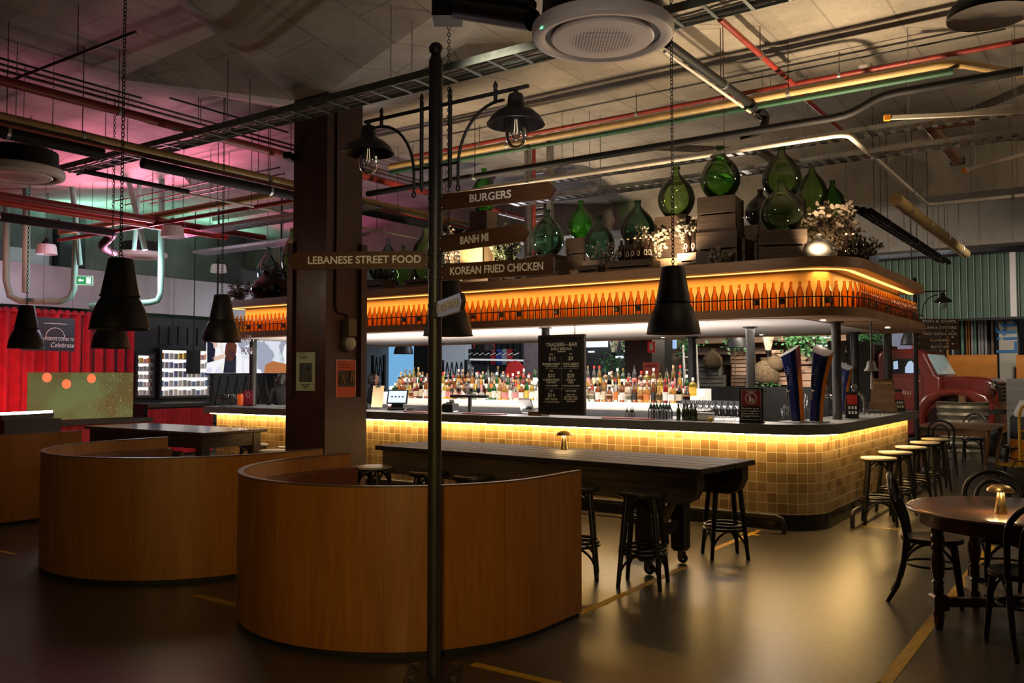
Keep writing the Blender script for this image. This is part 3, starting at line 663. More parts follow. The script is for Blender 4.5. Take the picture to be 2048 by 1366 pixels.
# ================================================================ curved booths
MT['veneer'] = wood('honey_oak_veneer', (0.37, 0.140, 0.014), (0.24, 0.085, 0.009), 0.45, 'Z', scale=4.5, coat=0.15, bump=0.05)
MT['edge'] = mat('dark_veneer_edge', (0.13, 0.07, 0.035), 0.35, 0, 0.3, 20)
MT['leather'] = mat('oxblood_leather', (0.17, 0.045, 0.022), 0.34, 0, 0.35, 12, bump=0.15)
def booth(cx, cy, r, yr, yl, label, seams=True):
    t = thing('curved_booth', label, 'booth seat', (cx, cy - r*0.2, 0), 'curved wooden booths')
    pth = [(cx - r, yl)] + [(cx - r, cy + (yl - cy)*k/3) for k in (2, 1)] + arc(cx, cy, r, 180, 360, 40) + [(cx + r, cy + (yr - cy)*k/3) for k in (1, 2)] + [(cx + r, yr)]
    MB().ribbon(pth, 0.035, 0.962, 0.032).build('curved_wall', MT['veneer'], t, 50)
    MB().ribbon([(cx + (x-cx)*0.985, cy + (y-cy)*0.985) for x, y in pth], 0, 0.035, 0.03).build('plinth', MT['dark'], t, 50)
    q = MB().ribbon([(cx + (x-cx)*1.002, cy + (y-cy)*1.002) for x, y in pth], 0.962, 0.972, 0.038); q.build('top_edge', MT['edge'], t, 50)
    for a in (195, 232, 268, 305, 342):
        x = cx + (r + 0.0006)*cos(radians(a)); y = cy + (r + 0.0006)*sin(radians(a)); MB().cbox((x, y, 0.50), (0.002, 0.0018, 0.92), radians(a)).build('panel_joint', MT['edge'], t, None)
    ri = r - 0.034
    def inset(d): return [(cx - ri + d, yl - 0.02)] + arc(cx, cy, ri - d, 180, 360, 36) + [(cx + ri - d, yr - 0.02)]
    MB().ribbon(inset(0.0), 0.44, 0.86, 0.10).build('back_cushion', MT['leather'], t, 50)
    MB().ribbon(inset(0.10), 0.36, 0.47, 0.42).build('seat_cushion', MT['leather'], t, 50)
    MB().ribbon(inset(0.14), 0.0, 0.36, 0.33).build('seat_base', MT['veneer'], t, 50)
    for a in (200, 235, 270, 305, 340):
        x = cx + (ri - 0.1015)*cos(radians(a)); y = cy + (ri - 0.1015)*sin(radians(a)); MB().cbox((x, y, 0.65), (0.004, 0.004, 0.41), radians(a)).build('seam', MT['edge'], t, None)
    return t
booth(-4.12, 4.63, 1.135, 5.09, 5.17, 'honey oak curved booth in front, with the signpost before its round wall')
booth(-6.94, 4.88, 1.215, 5.33, 5.42, 'honey oak curved booth in the middle, left of the front booth')
booth(-11.05, 4.70, 1.215, 5.45, 5.45, 'honey oak booth cut by the left edge of the photo')

# ================================================================ round ceiling air units
MT['pendant'] = mat('matt_black_shade', (0.012, 0.012, 0.013), 0.5, 0, 0.25, 12, bump=0.04, spec=0.35)
MT['acdark'] = mat('dark_grille_gap', (0.02, 0.02, 0.022), 0.5, 0, 0.2, 10)
def perforated():
    m, nt, b, N, L = _nt('perforated_white_panel')
    tc = N.new('ShaderNodeTexCoord'); mp = N.new('ShaderNodeMapping'); mp.inputs['Scale'].default_value = (1/0.021, 1/0.021, 0.0); L.new(tc.outputs['Object'], mp.inputs['Vector'])
    fr = N.new('ShaderNodeVectorMath'); fr.operation = 'FRACTION'; L.new(mp.outputs['Vector'], fr.inputs[0])
    sb = N.new('ShaderNodeVectorMath'); sb.operation = 'SUBTRACT'; sb.inputs[1].default_value = (0.5, 0.5, 0); L.new(fr.outputs['Vector'], sb.inputs[0])
    ln = N.new('ShaderNodeVectorMath'); ln.operation = 'LENGTH'; L.new(sb.outputs['Vector'], ln.inputs[0])
    # holes grow towards the middle, none at the rim
    l2 = N.new('ShaderNodeVectorMath'); l2.operation = 'LENGTH'; 
    mz = N.new('ShaderNodeVectorMath'); mz.operation = 'MULTIPLY'; mz.inputs[1].default_value = (1, 1, 0); L.new(tc.outputs['Object'], mz.inputs[0]); L.new(mz.outputs['Vector'], l2.inputs[0])
    mr = N.new('ShaderNodeMapRange'); mr.inputs['From Min'].default_value = 0.18; mr.inputs['From Max'].default_value = 0.265; mr.inputs['To Min'].default_value = 0.40; mr.inputs['To Max'].default_value = 0.0; L.new(l2.outputs['Value'], mr.inputs['Value'])
    lt = N.new('ShaderNodeMath'); lt.operation = 'LESS_THAN'; L.new(ln.outputs['Value'], lt.inputs[0]); L.new(mr.outputs['Result'], lt.inputs[1])
    mx = N.new('ShaderNodeMixRGB'); mx.inputs[1].default_value = (0.72, 0.66, 0.62, 1); mx.inputs[2].default_value = (0.03, 0.03, 0.03, 1); L.new(lt.outputs[0], mx.inputs[0]); L.new(mx.outputs[0], b.inputs['Base Color'])
    b.inputs['Roughness'].default_value = 0.4
    return m
MT['perf'] = perforated()
ac = local(thing('air_conditioner', '', 'air conditioner'))
MB().lathe([(0.0001, 0.30), (0.36, 0.30), (0.40, 0.28), (0.41, 0.10), (0.43, 0.085)], 48).build('body', MT['black'], ac, 40)
MB().lathe([(0.42, 0.09), (0.455, 0.09), (0.473, 0.075), (0.475, 0.02), (0.465, 0.0), (0.435, -0.012), (0.405, -0.010), (0.385, 0.004), (0.385, 0.05)], 56).build('ring', MT['acwhite'], ac, 40)
MB().lathe([(0.384, 0.05), (0.384, 0.018), (0.31, 0.018)], 48).build('air_gap', MT['acdark'], ac, 40)
MB().lathe([(0.335, 0.03), (0.345, 0.0), (0.335, -0.012), (0.20, -0.020), (0.0001, -0.024)], 48).build('perforated_panel', MT['perf'], ac, 40)
MB().cbox((-0.418, -0.20, -0.010), (0.022, 0.006, 0.004), radians(-60)).build('status_light', emit('green_status_light', (0.1, 1.0, 0.45), 6), ac, None)
hg = MB()
for a in range(4): hg.tube([(0.33*cos(a*pi/2 + .4), 0.33*sin(a*pi/2 + .4), 0.28), (0.33*cos(a*pi/2 + .4), 0.33*sin(a*pi/2 + .4), CEIL - 3.85)], 0.005, 5)
hg.build('hanger_rod', MT['galv'], ac, None)
acp = Proto(ac)
acp.put((-2.816, 5.099, 3.865), YAW, 'large round white ceiling air unit nearest the camera, above the signpost', 'round ceiling air units')
acp.put((-10.156, 4.839, 3.85), YAW, 'round ceiling air unit at left edge, above the stage-side booth', 'round ceiling air units')
acp.put((-16.3, 10.23, 4.02), YAW, 'small distant round air unit behind the big left pendant, near the exit sign', 'round ceiling air units')
t = thing('ducted_fan_coil', 'black fan coil pipe assembly feeding the nearest round air unit', 'duct', (-3.9, 5.5, 4.4))
q = MB(); a = PD(895, 14, 6.6); b_ = PD(1065, 40, 5.9)
q.tube([a, a.lerp(b_, 0.5) , b_], 0.075, 12); q.tube([a + Vector((0,0,0.12)), b_ + Vector((0,0,0.10))], 0.04, 8); q.cbox(a, (0.22, 0.22, 0.22), YAW)
q.build('duct_body', MT['pendant'], t, 50)

# ================================================================ pendant lamps
MT['pendin'] = mat('pale_shade_inside', (0.55, 0.53, 0.50), 0.5, 0, 0.1, 8)
def chain(mb, x, y, z0, z1, s=0.045, r=0.0042):
    n = int((z1 - z0) / (s*0.74)); 
    for i in range(n):
        zc = z0 + s*0.37 + i*s*0.74; A = (i % 2)*pi/2 + 0.5
        pts = []
        for k in range(8):
            a = 2*pi*k/8; w_ = 0.30*s*cos(a); h_ = 0.46*s*sin(a); pts.append((x + w_*cos(A), y + w_*sin(A), zc + h_))
        mb.tube(pts, r, 4, closed=True)
    return mb
pn = local(thing('pendant_lamp', '', 'pendant lamp'))
MB().lathe([(0.0001, 0.600), (0.060, 0.600), (0.094, 0.592), (0.098, 0.580), (0.150, 0.300), (0.152, 0.285)], 40).build('lamp_neck', MT['pendant'], pn, 40)
MB().lathe([(0.158, 0.290), (0.160, 0.276), (0.146, 0.272), (0.150, 0.262), (0.168, 0.235), (0.196, 0.175), (0.217, 0.110), (0.228, 0.050), (0.233, 0.010), (0.240, 0.004), (0.238, 0.0), (0.231, 0.003)], 40).build('lamp_shade', MT['pendant'], pn, 40)
MB().lathe([(0.231, 0.004), (0.224, 0.050), (0.213, 0.110), (0.192, 0.172), (0.150, 0.25), (0.0001, 0.258)], 32).build('shade_lining', MT['pendin'], pn, 40)
MB().lathe([(0.020, 0.255), (0.022, 0.20), (0.045, 0.15), (0.052, 0.11), (0.04, 0.075), (0.0001, 0.06)], 16).build('bulb', mat('frosted_bulb', (0.7, 0.7, 0.68), 0.3, 0, 0.05, 4), pn, 60)
cm = MB(); cm.tube([(0.016*cos(radians(a)), 0, 0.612 + 0.016*sin(radians(a))) for a in range(0, 360, 36)], 0.004, 5, closed=True)
chain(cm, 0, 0, 0.625, CEIL - 1.98); cm.build('chain', MT['black'], pn, None)
pp = Proto(pn)
for (x, y, z), lb in (((-3.233, 7.117, 1.969), 'black bottle-shaped pendant hanging above the long plank table, right of the chalkboard'),
                      ((-6.846, 4.099, 1.985), 'big black bottle-shaped pendant hanging over the middle booth, before the red curtain'),
                      ((-9.263, 6.91, 2.025), 'black bottle-shaped pendant just left of the maroon column'),
                      ((-12.433, 6.075, 1.98), 'black bottle-shaped pendant before the dark banner at far left'),
                      ((-10.689, 6.281, 1.955), 'black pendant half hidden below the big left pendant'),
                      ((-5.252, 6.466, 1.98), 'black bottle-shaped pendant partly behind the signpost pole')):
    pp.put((x, y, z), random.uniform(0, 3), lb, 'black bottle-shaped pendants')
for (px, py, d), lb in (((807, 708, 21.0), 'small dark pendant beyond the bar, before the blue-lit door'), ((969, 702, 20.0), 'small dark pendant beyond the bar, before the hanging jackets'),
                        ((1826, 690, 17.5), 'dark dome pendant beside the red truck cab'), ((1475, 695, 19.0), 'dark pendant beyond the bar, left of the market display')):
    q = PD(px, py, d); pp.put((q.x, q.y, q.z), 0, lb, 'black pendants beyond the bar', sc=1.0)

# ================================================================ long plank table and stools
MT['oldwood'] = wood('weathered_dark_plank', (0.040, 0.030, 0.023), (0.014, 0.011, 0.009), 0.6, 'X', scale=7, bump=0.5)
MT['beam'] = wood('rough_old_beam', (0.15, 0.105, 0.065), (0.040, 0.029, 0.019), 0.7, 'X', scale=4, bump=0.6)
MT['rubber'] = mat('black_rubber', (0.02, 0.02, 0.02), 0.6, 0, 0.2, 10)
lt = local(thing('plank_table', 'long rustic dark plank table on casters before the tiled bar', 'table'))
W2, D2 = 1.80, 0.50
yy = -D2; ws = [0.21, 0.17, 0.22, 0.19, 0.21]
for i, wd in enumerate(ws):
    q = MB().cbox((random.uniform(-0.015, 0.015), yy + wd/2, 0.878), (2*W2, wd - 0.008, 0.044), 0, bev=0.005); q.build('tabletop_plank', MT['oldwood'], lt, None); yy += wd
for s in (-1, 1):
    y0 = s*0.40
    pf = [(-1.74, 0.853), (-1.74, 0.70), (-1.66, 0.63), (1.62, 0.615), (1.70, 0.66), (1.74, 0.74), (1.74, 0.853)]
    MB().extr([(x, y0 - 0.06, z) for x, z in pf], (0, 0.12, 0)).build('side_beam', MT['beam'], lt, None)
for sx in (-1, 1):
    for sy in (-1, 1):
        x, y = sx*1.20, sy*0.28
        lg = MB().cbox((x, y, 0.40), (0.12, 0.12, 0.56), 0, bev=0.01); L_ = lg.build('leg', MT['oldwood'], lt, None)
        cs_ = MB(); R = Matrix.Rotation(pi/2, 3, 'X')
        cs_.lathe([(0.02, -0.018), (0.040, -0.016), (0.045, 0), (0.040, 0.016), (0.02, 0.018)], 18, (x + 0.02, y, 0.046), R=R)
        c_ = cs_.build('caster', MT['rubber'], lt, 50)
        fk = MB(); fk.cbox((x + 0.01, y - 0.026, 0.07), (0.05, 0.004, 0.075)); fk.cbox((x + 0.01, y + 0.026, 0.07), (0.05, 0.004, 0.075)); fk.cbox((x, y, 0.112), (0.10, 0.09, 0.012)); fk.build('caster_fork', MT['galv'], lt, None)
    MB().bar((sx*1.20, -0.26, 0.33), (sx*1.20, 0.26, 0.33), 0.06, 0.10).build('stretcher', MT['oldwood'], lt, None)
    MB().bar((sx*1.20, -0.20, 0.20), (sx*1.20, 0.22, 0.60), 0.035, 0.07).build('brace', wood('new_pine_brace', (0.32, 0.22, 0.09), (0.2, 0.13, 0.05), 0.6, 'Z'), lt, None)
lt.location = (-4.36, 6.84, 0); lt.rotation_euler = (0, 0, radians(-4.2))

def bent_arch(mb, a, b, drop, r, n=8, inset=0.0, c=(0, 0)):
    """bentwood arch between two points hanging/rising by drop"""
    a = Vector(a); b = Vector(b); pts = []
    for i in range(n + 1):
        t_ = i / n; p = a.lerp(b, t_); s_ = sin(pi*t_)
        pts.append((p.x - (p.x - c[0])*inset*s_, p.y - (p.y - c[1])*inset*s_, p.z + drop*s_**0.7))
    mb.tube(pts, r, 6)
MT['seatwood'] = mat('worn_pale_stool_seat', (0.52, 0.45, 0.34), 0.42, 0, 0.2, 10)
MT['seatdark'] = mat('dark_stool_seat', (0.035, 0.028, 0.022), 0.35, 0, 0.3, 10)
def stool_proto(seatm):
    t = local(thing('bar_stool', '', 'stool'))
    MB().lathe([(0.0001, 0.715), (0.155, 0.719), (0.183, 0.716), (0.187, 0.706), (0.1875, 0.70)], 28).build('seat', seatm, t, 40)
    MB().lathe([(0.1875, 0.70), (0.187, 0.682), (0.180, 0.676), (0.15, 0.674), (0.0001, 0.674)], 28).build('seat_rim', MT['bent'], t, 40)
    L = lambda k, z: (lambda a, r: Vector((r*cos(a), r*sin(a), z)))(pi/4 + k*pi/2, 0.145 + (0.68 - z)*0.118)
    for k in range(4):
        MB().tube([L(k, 0.675), L(k, 0.36), L(k, 0.0)], [0.022, 0.0225, 0.0165], 10).build('leg', MT['bent'], t, 50)
    for z, rr in ((0.255, 0.180), (0.285, 0.175)):
        MB().tube([(rr*cos(2*pi*k/24), rr*sin(2*pi*k/24), z) for k in range(24)], 0.0125, 8, closed=True).build('foot_ring', MT['bent'], t, 60)
    for k in range(4):
        for z_, d_ in ((0.52, 0.135), (0.10, 0.145)):
            br = MB(); bent_arch(br, L(k, z_), L(k+1, z_), d_, 0.0105, 10); br.build('bentwood_brace', MT['bent'], t, 60)
    return Proto(t)
st_dark = stool_proto(MT['seatdark']); st_pale = stool_proto(MT['seatwood'])
G1 = 'stools at the plank table'; G2 = 'stools along the right side of the bar'; G3 = 'stools at the left table'
st_dark.put((-3.05, 6.13, 0), 0.25, 'black bentwood bar stool at the near right corner of the plank table', G1)
st_dark.put((-3.62, 6.10, 0), 0.5, 'black bentwood bar stool half hidden by the front booth\'s right end', G1)
st_dark.put((-2.93, 7.50, 0), 0.65, 'black bentwood bar stool behind the plank table\'s right end', G1)
st_dark.put((-3.75, 7.60, 0), 0.1, 'black bentwood bar stool behind the plank table, left of the corner one', G1)
st_dark.put((-4.75, 6.22, 0), 0.3, 'black bentwood bar stool right of the signpost, above the front booth rim', G1)
st_dark.put((-5.30, 6.25, 0), 0.6, 'black bentwood bar stool directly behind the signpost pole', G1)
st_pale.put((-6.05, 6.30, 0), 0.2, 'bar stool at the plank table\'s left end, beside the maroon column', G1)
for i, (y, lb) in enumerate(((10.12, 'nearest bar stool on the right side of the tiled bar'), (10.98, 'second bar stool back along the right side of the bar'), (11.9, 'third bar stool back along the right side of the bar'),
                             (12.85, 'fourth bar stool back along the right side of the bar'), (13.65, 'farthest bar stool on the right side of the bar'))):
    st_pale.put((-2.20, y, 0), 0.3 + 0.4*i, lb, G2)

# left table
MT['tabdark'] = wood('dark_varnished_table', (0.075, 0.058, 0.048), (0.035, 0.027, 0.024), 0.18, 'X', scale=4, coat=0.5, bump=0.03)
t2 = local(thing('high_table', 'dark varnished high table left of the column, behind the middle booth', 'table'))
MB().cbox((0, 0, 0.935), (2.45, 0.92, 0.035), 0, bev=0.008).build('tabletop', MT['tabdark'], t2, None)
ap = MB(); ap.cbox((0, -0.40, 0.84), (2.25, 0.03, 0.155)); ap.cbox((0, 0.40, 0.84), (2.25, 0.03, 0.155)); ap.cbox((-1.12, 0, 0.84), (0.03, 0.80, 0.155)); ap.cbox((1.12, 0, 0.84), (0.03, 0.80, 0.155)); ap.build('apron', MT['tabdark'], t2, None)
for sx in (-1, 1):
    for sy in (-1, 1): MB().cbox((sx*1.09, sy*0.37, 0.46), (0.11, 0.11, 0.92), 0, bev=0.01).build('leg', MT['tabdark'], t2, None)
t2.location = (-9.83, 6.63, 0); t2.rotation_euler = (0, 0, radians(1))
for x, y, lb, p in ((-9.1, 6.05, 'black bar stool below the right half of the left high table', st_dark), (-9.75, 6.0, 'black bar stool at the middle of the left high table', st_dark),
                 (-8.35, 7.0, 'bar stool at the right end of the left high table, before the tiles', st_pale), (-8.55, 7.45, 'bar stool behind the right end of the left high table', st_dark), (-9.3, 7.45, 'bar stool on the far side of the left high table', st_dark)):
    p.put((x, y, 0), random.uniform(0, 1.5), lb, G3)

# ================================================================ round table, bentwood chairs
MT['mahog'] = wood('red_brown_varnished_wood', (0.155, 0.060, 0.026), (0.085, 0.030, 0.013), 0.24, 'X', scale=4, coat=0.6, bump=0.04)
tc_ = LD(3.20, 5.62)
rt = local(thing('round_table', 'round red-brown table on turned legs at the right', 'table'))
MB().lathe([(0.0001, 0.752), (0.60, 0.752), (0.622, 0.750), (0.632, 0.742), (0.632, 0.734), (0.622, 0.727), (0.60, 0.724), (0.0001, 0.724)], 64).build('tabletop', MT['mahog'], rt, 35)
MB().lathe([(0.545, 0.726), (0.545, 0.64), (0.530, 0.632), (0.515, 0.635), (0.515, 0.726)], 64).build('apron', MT['mahog'], rt, 35)
LEGP = [(0.036, 0.64), (0.040, 0.60), (0.034, 0.592), (0.043, 0.575), (0.043, 0.545), (0.030, 0.535), (0.041, 0.515), (0.041, 0.495), (0.030, 0.485), (0.040, 0.44), (0.043, 0.39), (0.036, 0.335), (0.026, 0.305), (0.038, 0.292), (0.030, 0.275), (0.034, 0.24), (0.030, 0.215)]
for k in range(4):
    a = k*pi/2 + pi; x, y = 0.49*cos(a), 0.49*sin(a)
    lg = MB().lathe(LEGP[::-1], 20, (x, y, 0)); lg.cbox((x, y, 0.165), (0.095, 0.095, 0.10), 0, bev=0.012); lg.lathe([(0.022, 0), (0.026, 0.01), (0.036, 0.09), (0.030, 0.118)], 16, (x, y, 0))
    lg.build('leg', MT['mahog'], rt, 35)
    MB().bar((x*0.95, y*0.95, 0.165), (0, 0, 0.165), 0.05, 0.055).build('stretcher', MT['mahog'], rt, None)
MB().lathe([(0.05, 0.125), (0.075, 0.14), (0.075, 0.19), (0.05, 0.205), (0.0001, 0.21)], 20).build('hub', MT['mahog'], rt, 40)
rt.location = (tc_.x, tc_.y, 0); rt.rotation_euler = (0, 0, YAW)

def chair_proto():
    t = local(thing('bentwood_chair', '', 'chair'))
    MB().lathe([(0.0001, 0.452), (0.16, 0.452), (0.185, 0.456), (0.200, 0.455), (0.205, 0.445), (0.203, 0.425), (0.195, 0.42), (0.0001, 0.42)], 32, sy=1.0).build('seat', MT['bent'], t, 40)
    for s in (-1, 1):
        MB().tube([(s*0.135, 0.135, 0.43), (s*0.150, 0.155, 0.25), (s*0.165, 0.185, 0.0)], [0.021, 0.020, 0.015], 10).build('front_leg', MT['bent'], t, 50)
        MB().tube([(s*0.165, -0.16, 0.45), (s*0.165, -0.175, 0.30), (s*0.170, -0.22, 0.12), (s*0.178, -0.285, 0.0)], [0.0185, 0.019, 0.018, 0.0145], 10).build('rear_leg', MT['bent'], t, 50)
    def hoop(w, z1, r, zb, yb):
        pts = []
        for k in range(0, 25):
            a = pi*k/24; x = -w*cos(a); zz = sin(a)
            pts.append((x*(1 - 0.0*zz), 0, zz))
        out = [(-w*0.86, yb, zb), (-w*0.90, yb - 0.02, zb + (z1-zb)*0.3)]
        for x, _, zz in pts: z = zb + (z1-zb)*(0.60 + 0.40*zz); out.append((x, yb - 0.02 - 0.10*((z - zb)/(z1 - zb))**1.3, z))
        out += [(w*0.90, yb - 0.02, zb + (z1-zb)*0.3), (w*0.86, yb, zb)]
        return MB().tube(out, r, 8)
    hoop(0.195, 0.885, 0.0185, 0.43, -0.155).build('back_hoop', MT['bent'], t, 60)
    hoop(0.115, 0.815, 0.015, 0.45, -0.16).build('inner_hoop', MT['bent'], t, 60)
    MB().tube([(0.165*cos(2*pi*k/24), 0.165*sin(2*pi*k/24) - 0.01, 0.26) for k in range(24)], 0.009, 6, closed=True).build('leg_ring', MT['bent'], t, 60)
    for a, b_ in (((-0.14, 0.14, 0.30), (0.14, 0.14, 0.30)), ((0.145, 0.14, 0.30), (0.165, -0.165, 0.30)), ((-0.145, 0.14, 0.30), (-0.165, -0.165, 0.30))): 
        br = MB(); bent_arch(br, a, b_, 0.12, 0.010, 10); br.build('bentwood_brace', MT['bent'], t, 60)
    return Proto(t)
ch = chair_proto()
def face(p, q): return atan2(q[1]-p[1], q[0]-p[0]) - pi/2
GC = 'bentwood chairs at the round table'
pA = LD(3.00, 6.30); ch.put((pA.x, pA.y, 0), YAW - radians(118), 'black bentwood chair left of the round table, seen from the side', GC)
pB = LD(3.52, 6.32); ch.put((pB.x, pB.y, 0), YAW + radians(166), 'black bentwood chair behind the round table lamp, facing the camera', GC)
pC = LD(3.03, 5.20); ch.put((pC.x, pC.y, 0), YAW - radians(8), 'black bentwood chair nearest the camera, cut by the right edge', GC)

# back right: rectangular table with chairs
bt = local(thing('dining_table', 'rectangular brown table far right in front of the red truck', 'table'))
MT['oak2'] = wood('brown_table_wood', (0.20, 0.105, 0.05), (0.12, 0.06, 0.03), 0.3, 'X', scale=4, coat=0.3, bump=0.05)
MB().cbox((0, 0, 0.735), (1.20, 1.9, 0.032), 0, bev=0.006).build('tabletop', MT['oak2'], bt, None)
ap = MB(); ap.cbox((0, -0.86, 0.665), (1.02, 0.025, 0.11)); ap.cbox((0, 0.86, 0.665), (1.02, 0.025, 0.11)); ap.cbox((-0.50, 0, 0.665), (0.025, 1.7, 0.11)); ap.cbox((0.50, 0, 0.665), (0.025, 1.7, 0.11)); ap.build('apron', MT['oak2'], bt, None)
for sx in (-1, 1):
    for sy in (-1, 1): MB().tube([(sx*0.50, sy*0.84, 0.72), (sx*0.52, sy*0.86, 0.55), (sx*0.48, sy*0.82, 0.25), (sx*0.47, sy*0.82, 0.05), (sx*0.50, sy*0.85, 0.0)], [0.05, 0.05, 0.032, 0.024, 0.034], 10).build('leg', MT['oak2'], bt, 60)
bt.location = (-2.34, 16.95, 0)
GD = 'bentwood chairs around the far table'
for x, y, a, lb in ((-2.42, 15.75, 0, 'black bentwood chair at the near end of the far rectangular table'), (-3.22, 16.3, -90, 'black bentwood chair on the left of the far table, nearest of its side'),
                    (-3.25, 16.9, -90, 'black bentwood chair in the middle of the far table\'s left side'), (-3.22, 17.5, -90, 'black bentwood chair at the far end of the far table\'s left side'),
                    (-2.3, 18.25, 180, 'black bentwood chair behind the far table, before the truck wheel arch'), (-1.45, 16.5, 90, 'black bentwood chair on the right of the far table'), (-1.42, 17.2, 90, 'black bentwood chair further back on the far table\'s right side'),
                    (-1.05, 15.9, 60, 'black bentwood chair at the far right, beside the yellow trolley'), (-0.95, 16.7, 80, 'black bentwood chair behind the one by the yellow trolley')):
    ch.put((x, y, 0), radians(a), lb, GD)

# mushroom table lamps
def table_lamp(x, y, z, label, power=3.0):
    t = thing('table_lamp', label, 'lamp', (x, y, z), 'brass mushroom table lamps')
    MB().lathe([(0.0001, 0), (0.036, 0), (0.038, 0.004), (0.036, 0.012), (0.027, 0.07), (0.021, 0.12), (0.019, 0.145)], 28, (x, y, z)).build('stem', MT['brass'], t, 40)
    MB().lathe([(0.0001, 0.178), (0.025, 0.177), (0.052, 0.168), (0.072, 0.152), (0.079, 0.138), (0.077, 0.135), (0.068, 0.140), (0.045, 0.148), (0.022, 0.150)], 36, (x, y, z)).build('lamp_shade', MT['brass'], t, 40)
    MB().lathe([(0.030, 0.1475), (0.045, 0.146), (0.055, 0.1425)], 24, (x, y, z)).build('light_ring', emit('lamp_glow', (1.0, 0.72, 0.32), 40), t, 40)
    MB().lathe([(0.0045, 0), (0.0045, 0.004), (0.0001, 0.005)], 10, (x - 0.005, y - 0.036, z + 0.02), R=Matrix.Rotation(pi/2, 3, 'X')).build('switch', MT['brass'], t, 40)
    for k in range(4):
        a = k*pi/2 + 0.4; l_ = lamp('POINT', (x + 0.062*cos(a), y + 0.062*sin(a), z + 0.131), power/4, (1.0, 0.68, 0.3), None, 0.012)
q = PZ(1128, 899, 0.90); table_lamp(q.x, q.y, 0.901, 'brass mushroom lamp on the long plank table', 3.0)
q = PZ(2002, 1027, 0.752); table_lamp(q.x, q.y, 0.753, 'brass mushroom lamp on the round table', 4.0)
MT['scrap'] = mat('crumpled_white_paper', (0.7, 0.68, 0.65), 0.7, 0, 0.1, 20)
q = PZ(1974, 1305, 0); sc_ = MB().lathe([(0.0001, 0.0), (0.012, 0.001), (0.015, 0.008), (0.010, 0.016), (0.0001, 0.018)], 7, (0, 0, 0), sx=1.2).build('paper_scrap', MT['scrap'], None, None, origin=(q.x, q.y, 0))
tag(sc_, 'small crumpled white paper scrap on the floor by the nearest chair leg', 'litter')

# ================================================================ services under the slab
MT['creampipe'] = mat('cream_pipe_paint', (0.50, 0.34, 0.14), 0.55, 0, 0.2, 6)
MT['greenpipe'] = mat('green_pipe_paint', (0.018, 0.085, 0.045), 0.6, 0, 0.2, 8)
MT['blackpipe'] = mat('black_pipe_lagging', (0.010, 0.010, 0.012), 0.65, 0, 0.3, 15, spec=0.25)
MT['brownpipe'] = mat('dark_brown_steel_pipe', (0.10, 0.045, 0.035), 0.5, 0.2, 0.3, 15)
MT['whitepipe'] = mat('white_pipe', (0.60, 0.55, 0.48), 0.45, 0, 0.12, 8)
MT['greygreen'] = mat('grey_green_tray', (0.17, 0.205, 0.18), 0.5, 0.2, 0.3, 12)
MT['copper'] = mat('bronze_foil_duct', (0.32, 0.17, 0.09), 0.35, 0.7, 0.4, 10, bump=0.4)
def pipe(name, label, pts, z, r, m, rods=1.8, cat='pipe', group=None, n=10, ext0=0, ext1=0, clamp=True):
    P = [PZ(a, b, z) if len(q) == 2 else PZ(a, b, q[2]) for q in pts for a, b in (q[:2],)]
    if ext0: P[0] = P[0] + (P[0] - P[1]).normalized() * ext0
    if ext1: P[-1] = P[-1] + (P[-1] - P[-2]).normalized() * ext1
    # snap long runs to the building grid
    for i in range(len(P) - 1):
        d = P[i+1] - P[i]
        if abs(d.x) > 5*abs(d.y) and abs(d.x) > 1: P[i+1].y = P[i].y
        elif abs(d.y) > 5*abs(d.x) and abs(d.y) > 1: P[i+1].x = P[i].x
    # soften bends
    Q = [P[0]]
    for i in range(1, len(P) - 1):
        a = (P[i-1] - P[i]).normalized(); b_ = (P[i+1] - P[i]).normalized(); k = min(0.12 + r, (P[i-1]-P[i]).length*0.4, (P[i+1]-P[i]).length*0.4)
        for t_ in (0, 0.33, 0.67, 1): Q.append((P[i] + a*k)*(1-t_)**2 + P[i]*2*t_*(1-t_) + (P[i] + b_*k)*t_**2)
    Q.append(P[-1])
    t = thing(name, label, cat, tuple(P[0]), group)
    MB().tube(Q, r, n).build('run', m, t, 50)
    if rods:
        for i in range(len(P) - 1):
            L_ = (P[i+1] - P[i]).length; k = int(L_ / rods)
            for j in range(k):
                p = P[i].lerp(P[i+1], (j + 0.5) / k)
                MB().tube([(p.x, p.y, p.z), (p.x, p.y, CEIL)], 0.005, 5).build('hanger_rod', MT['brownpipe'], t, None)
                if clamp and r > 0.02:
                    d = (P[i+1] - P[i]).normalized(); R = Vector((0, 0, 1)).rotation_difference(d).to_matrix()
                    MB().lathe([(r + 0.001, -0.02), (r + 0.006, -0.018), (r + 0.006, 0.018), (r + 0.001, 0.02)], 14, p, R=R).build('pipe_clamp', MT['galv'], t, 50)
    return t
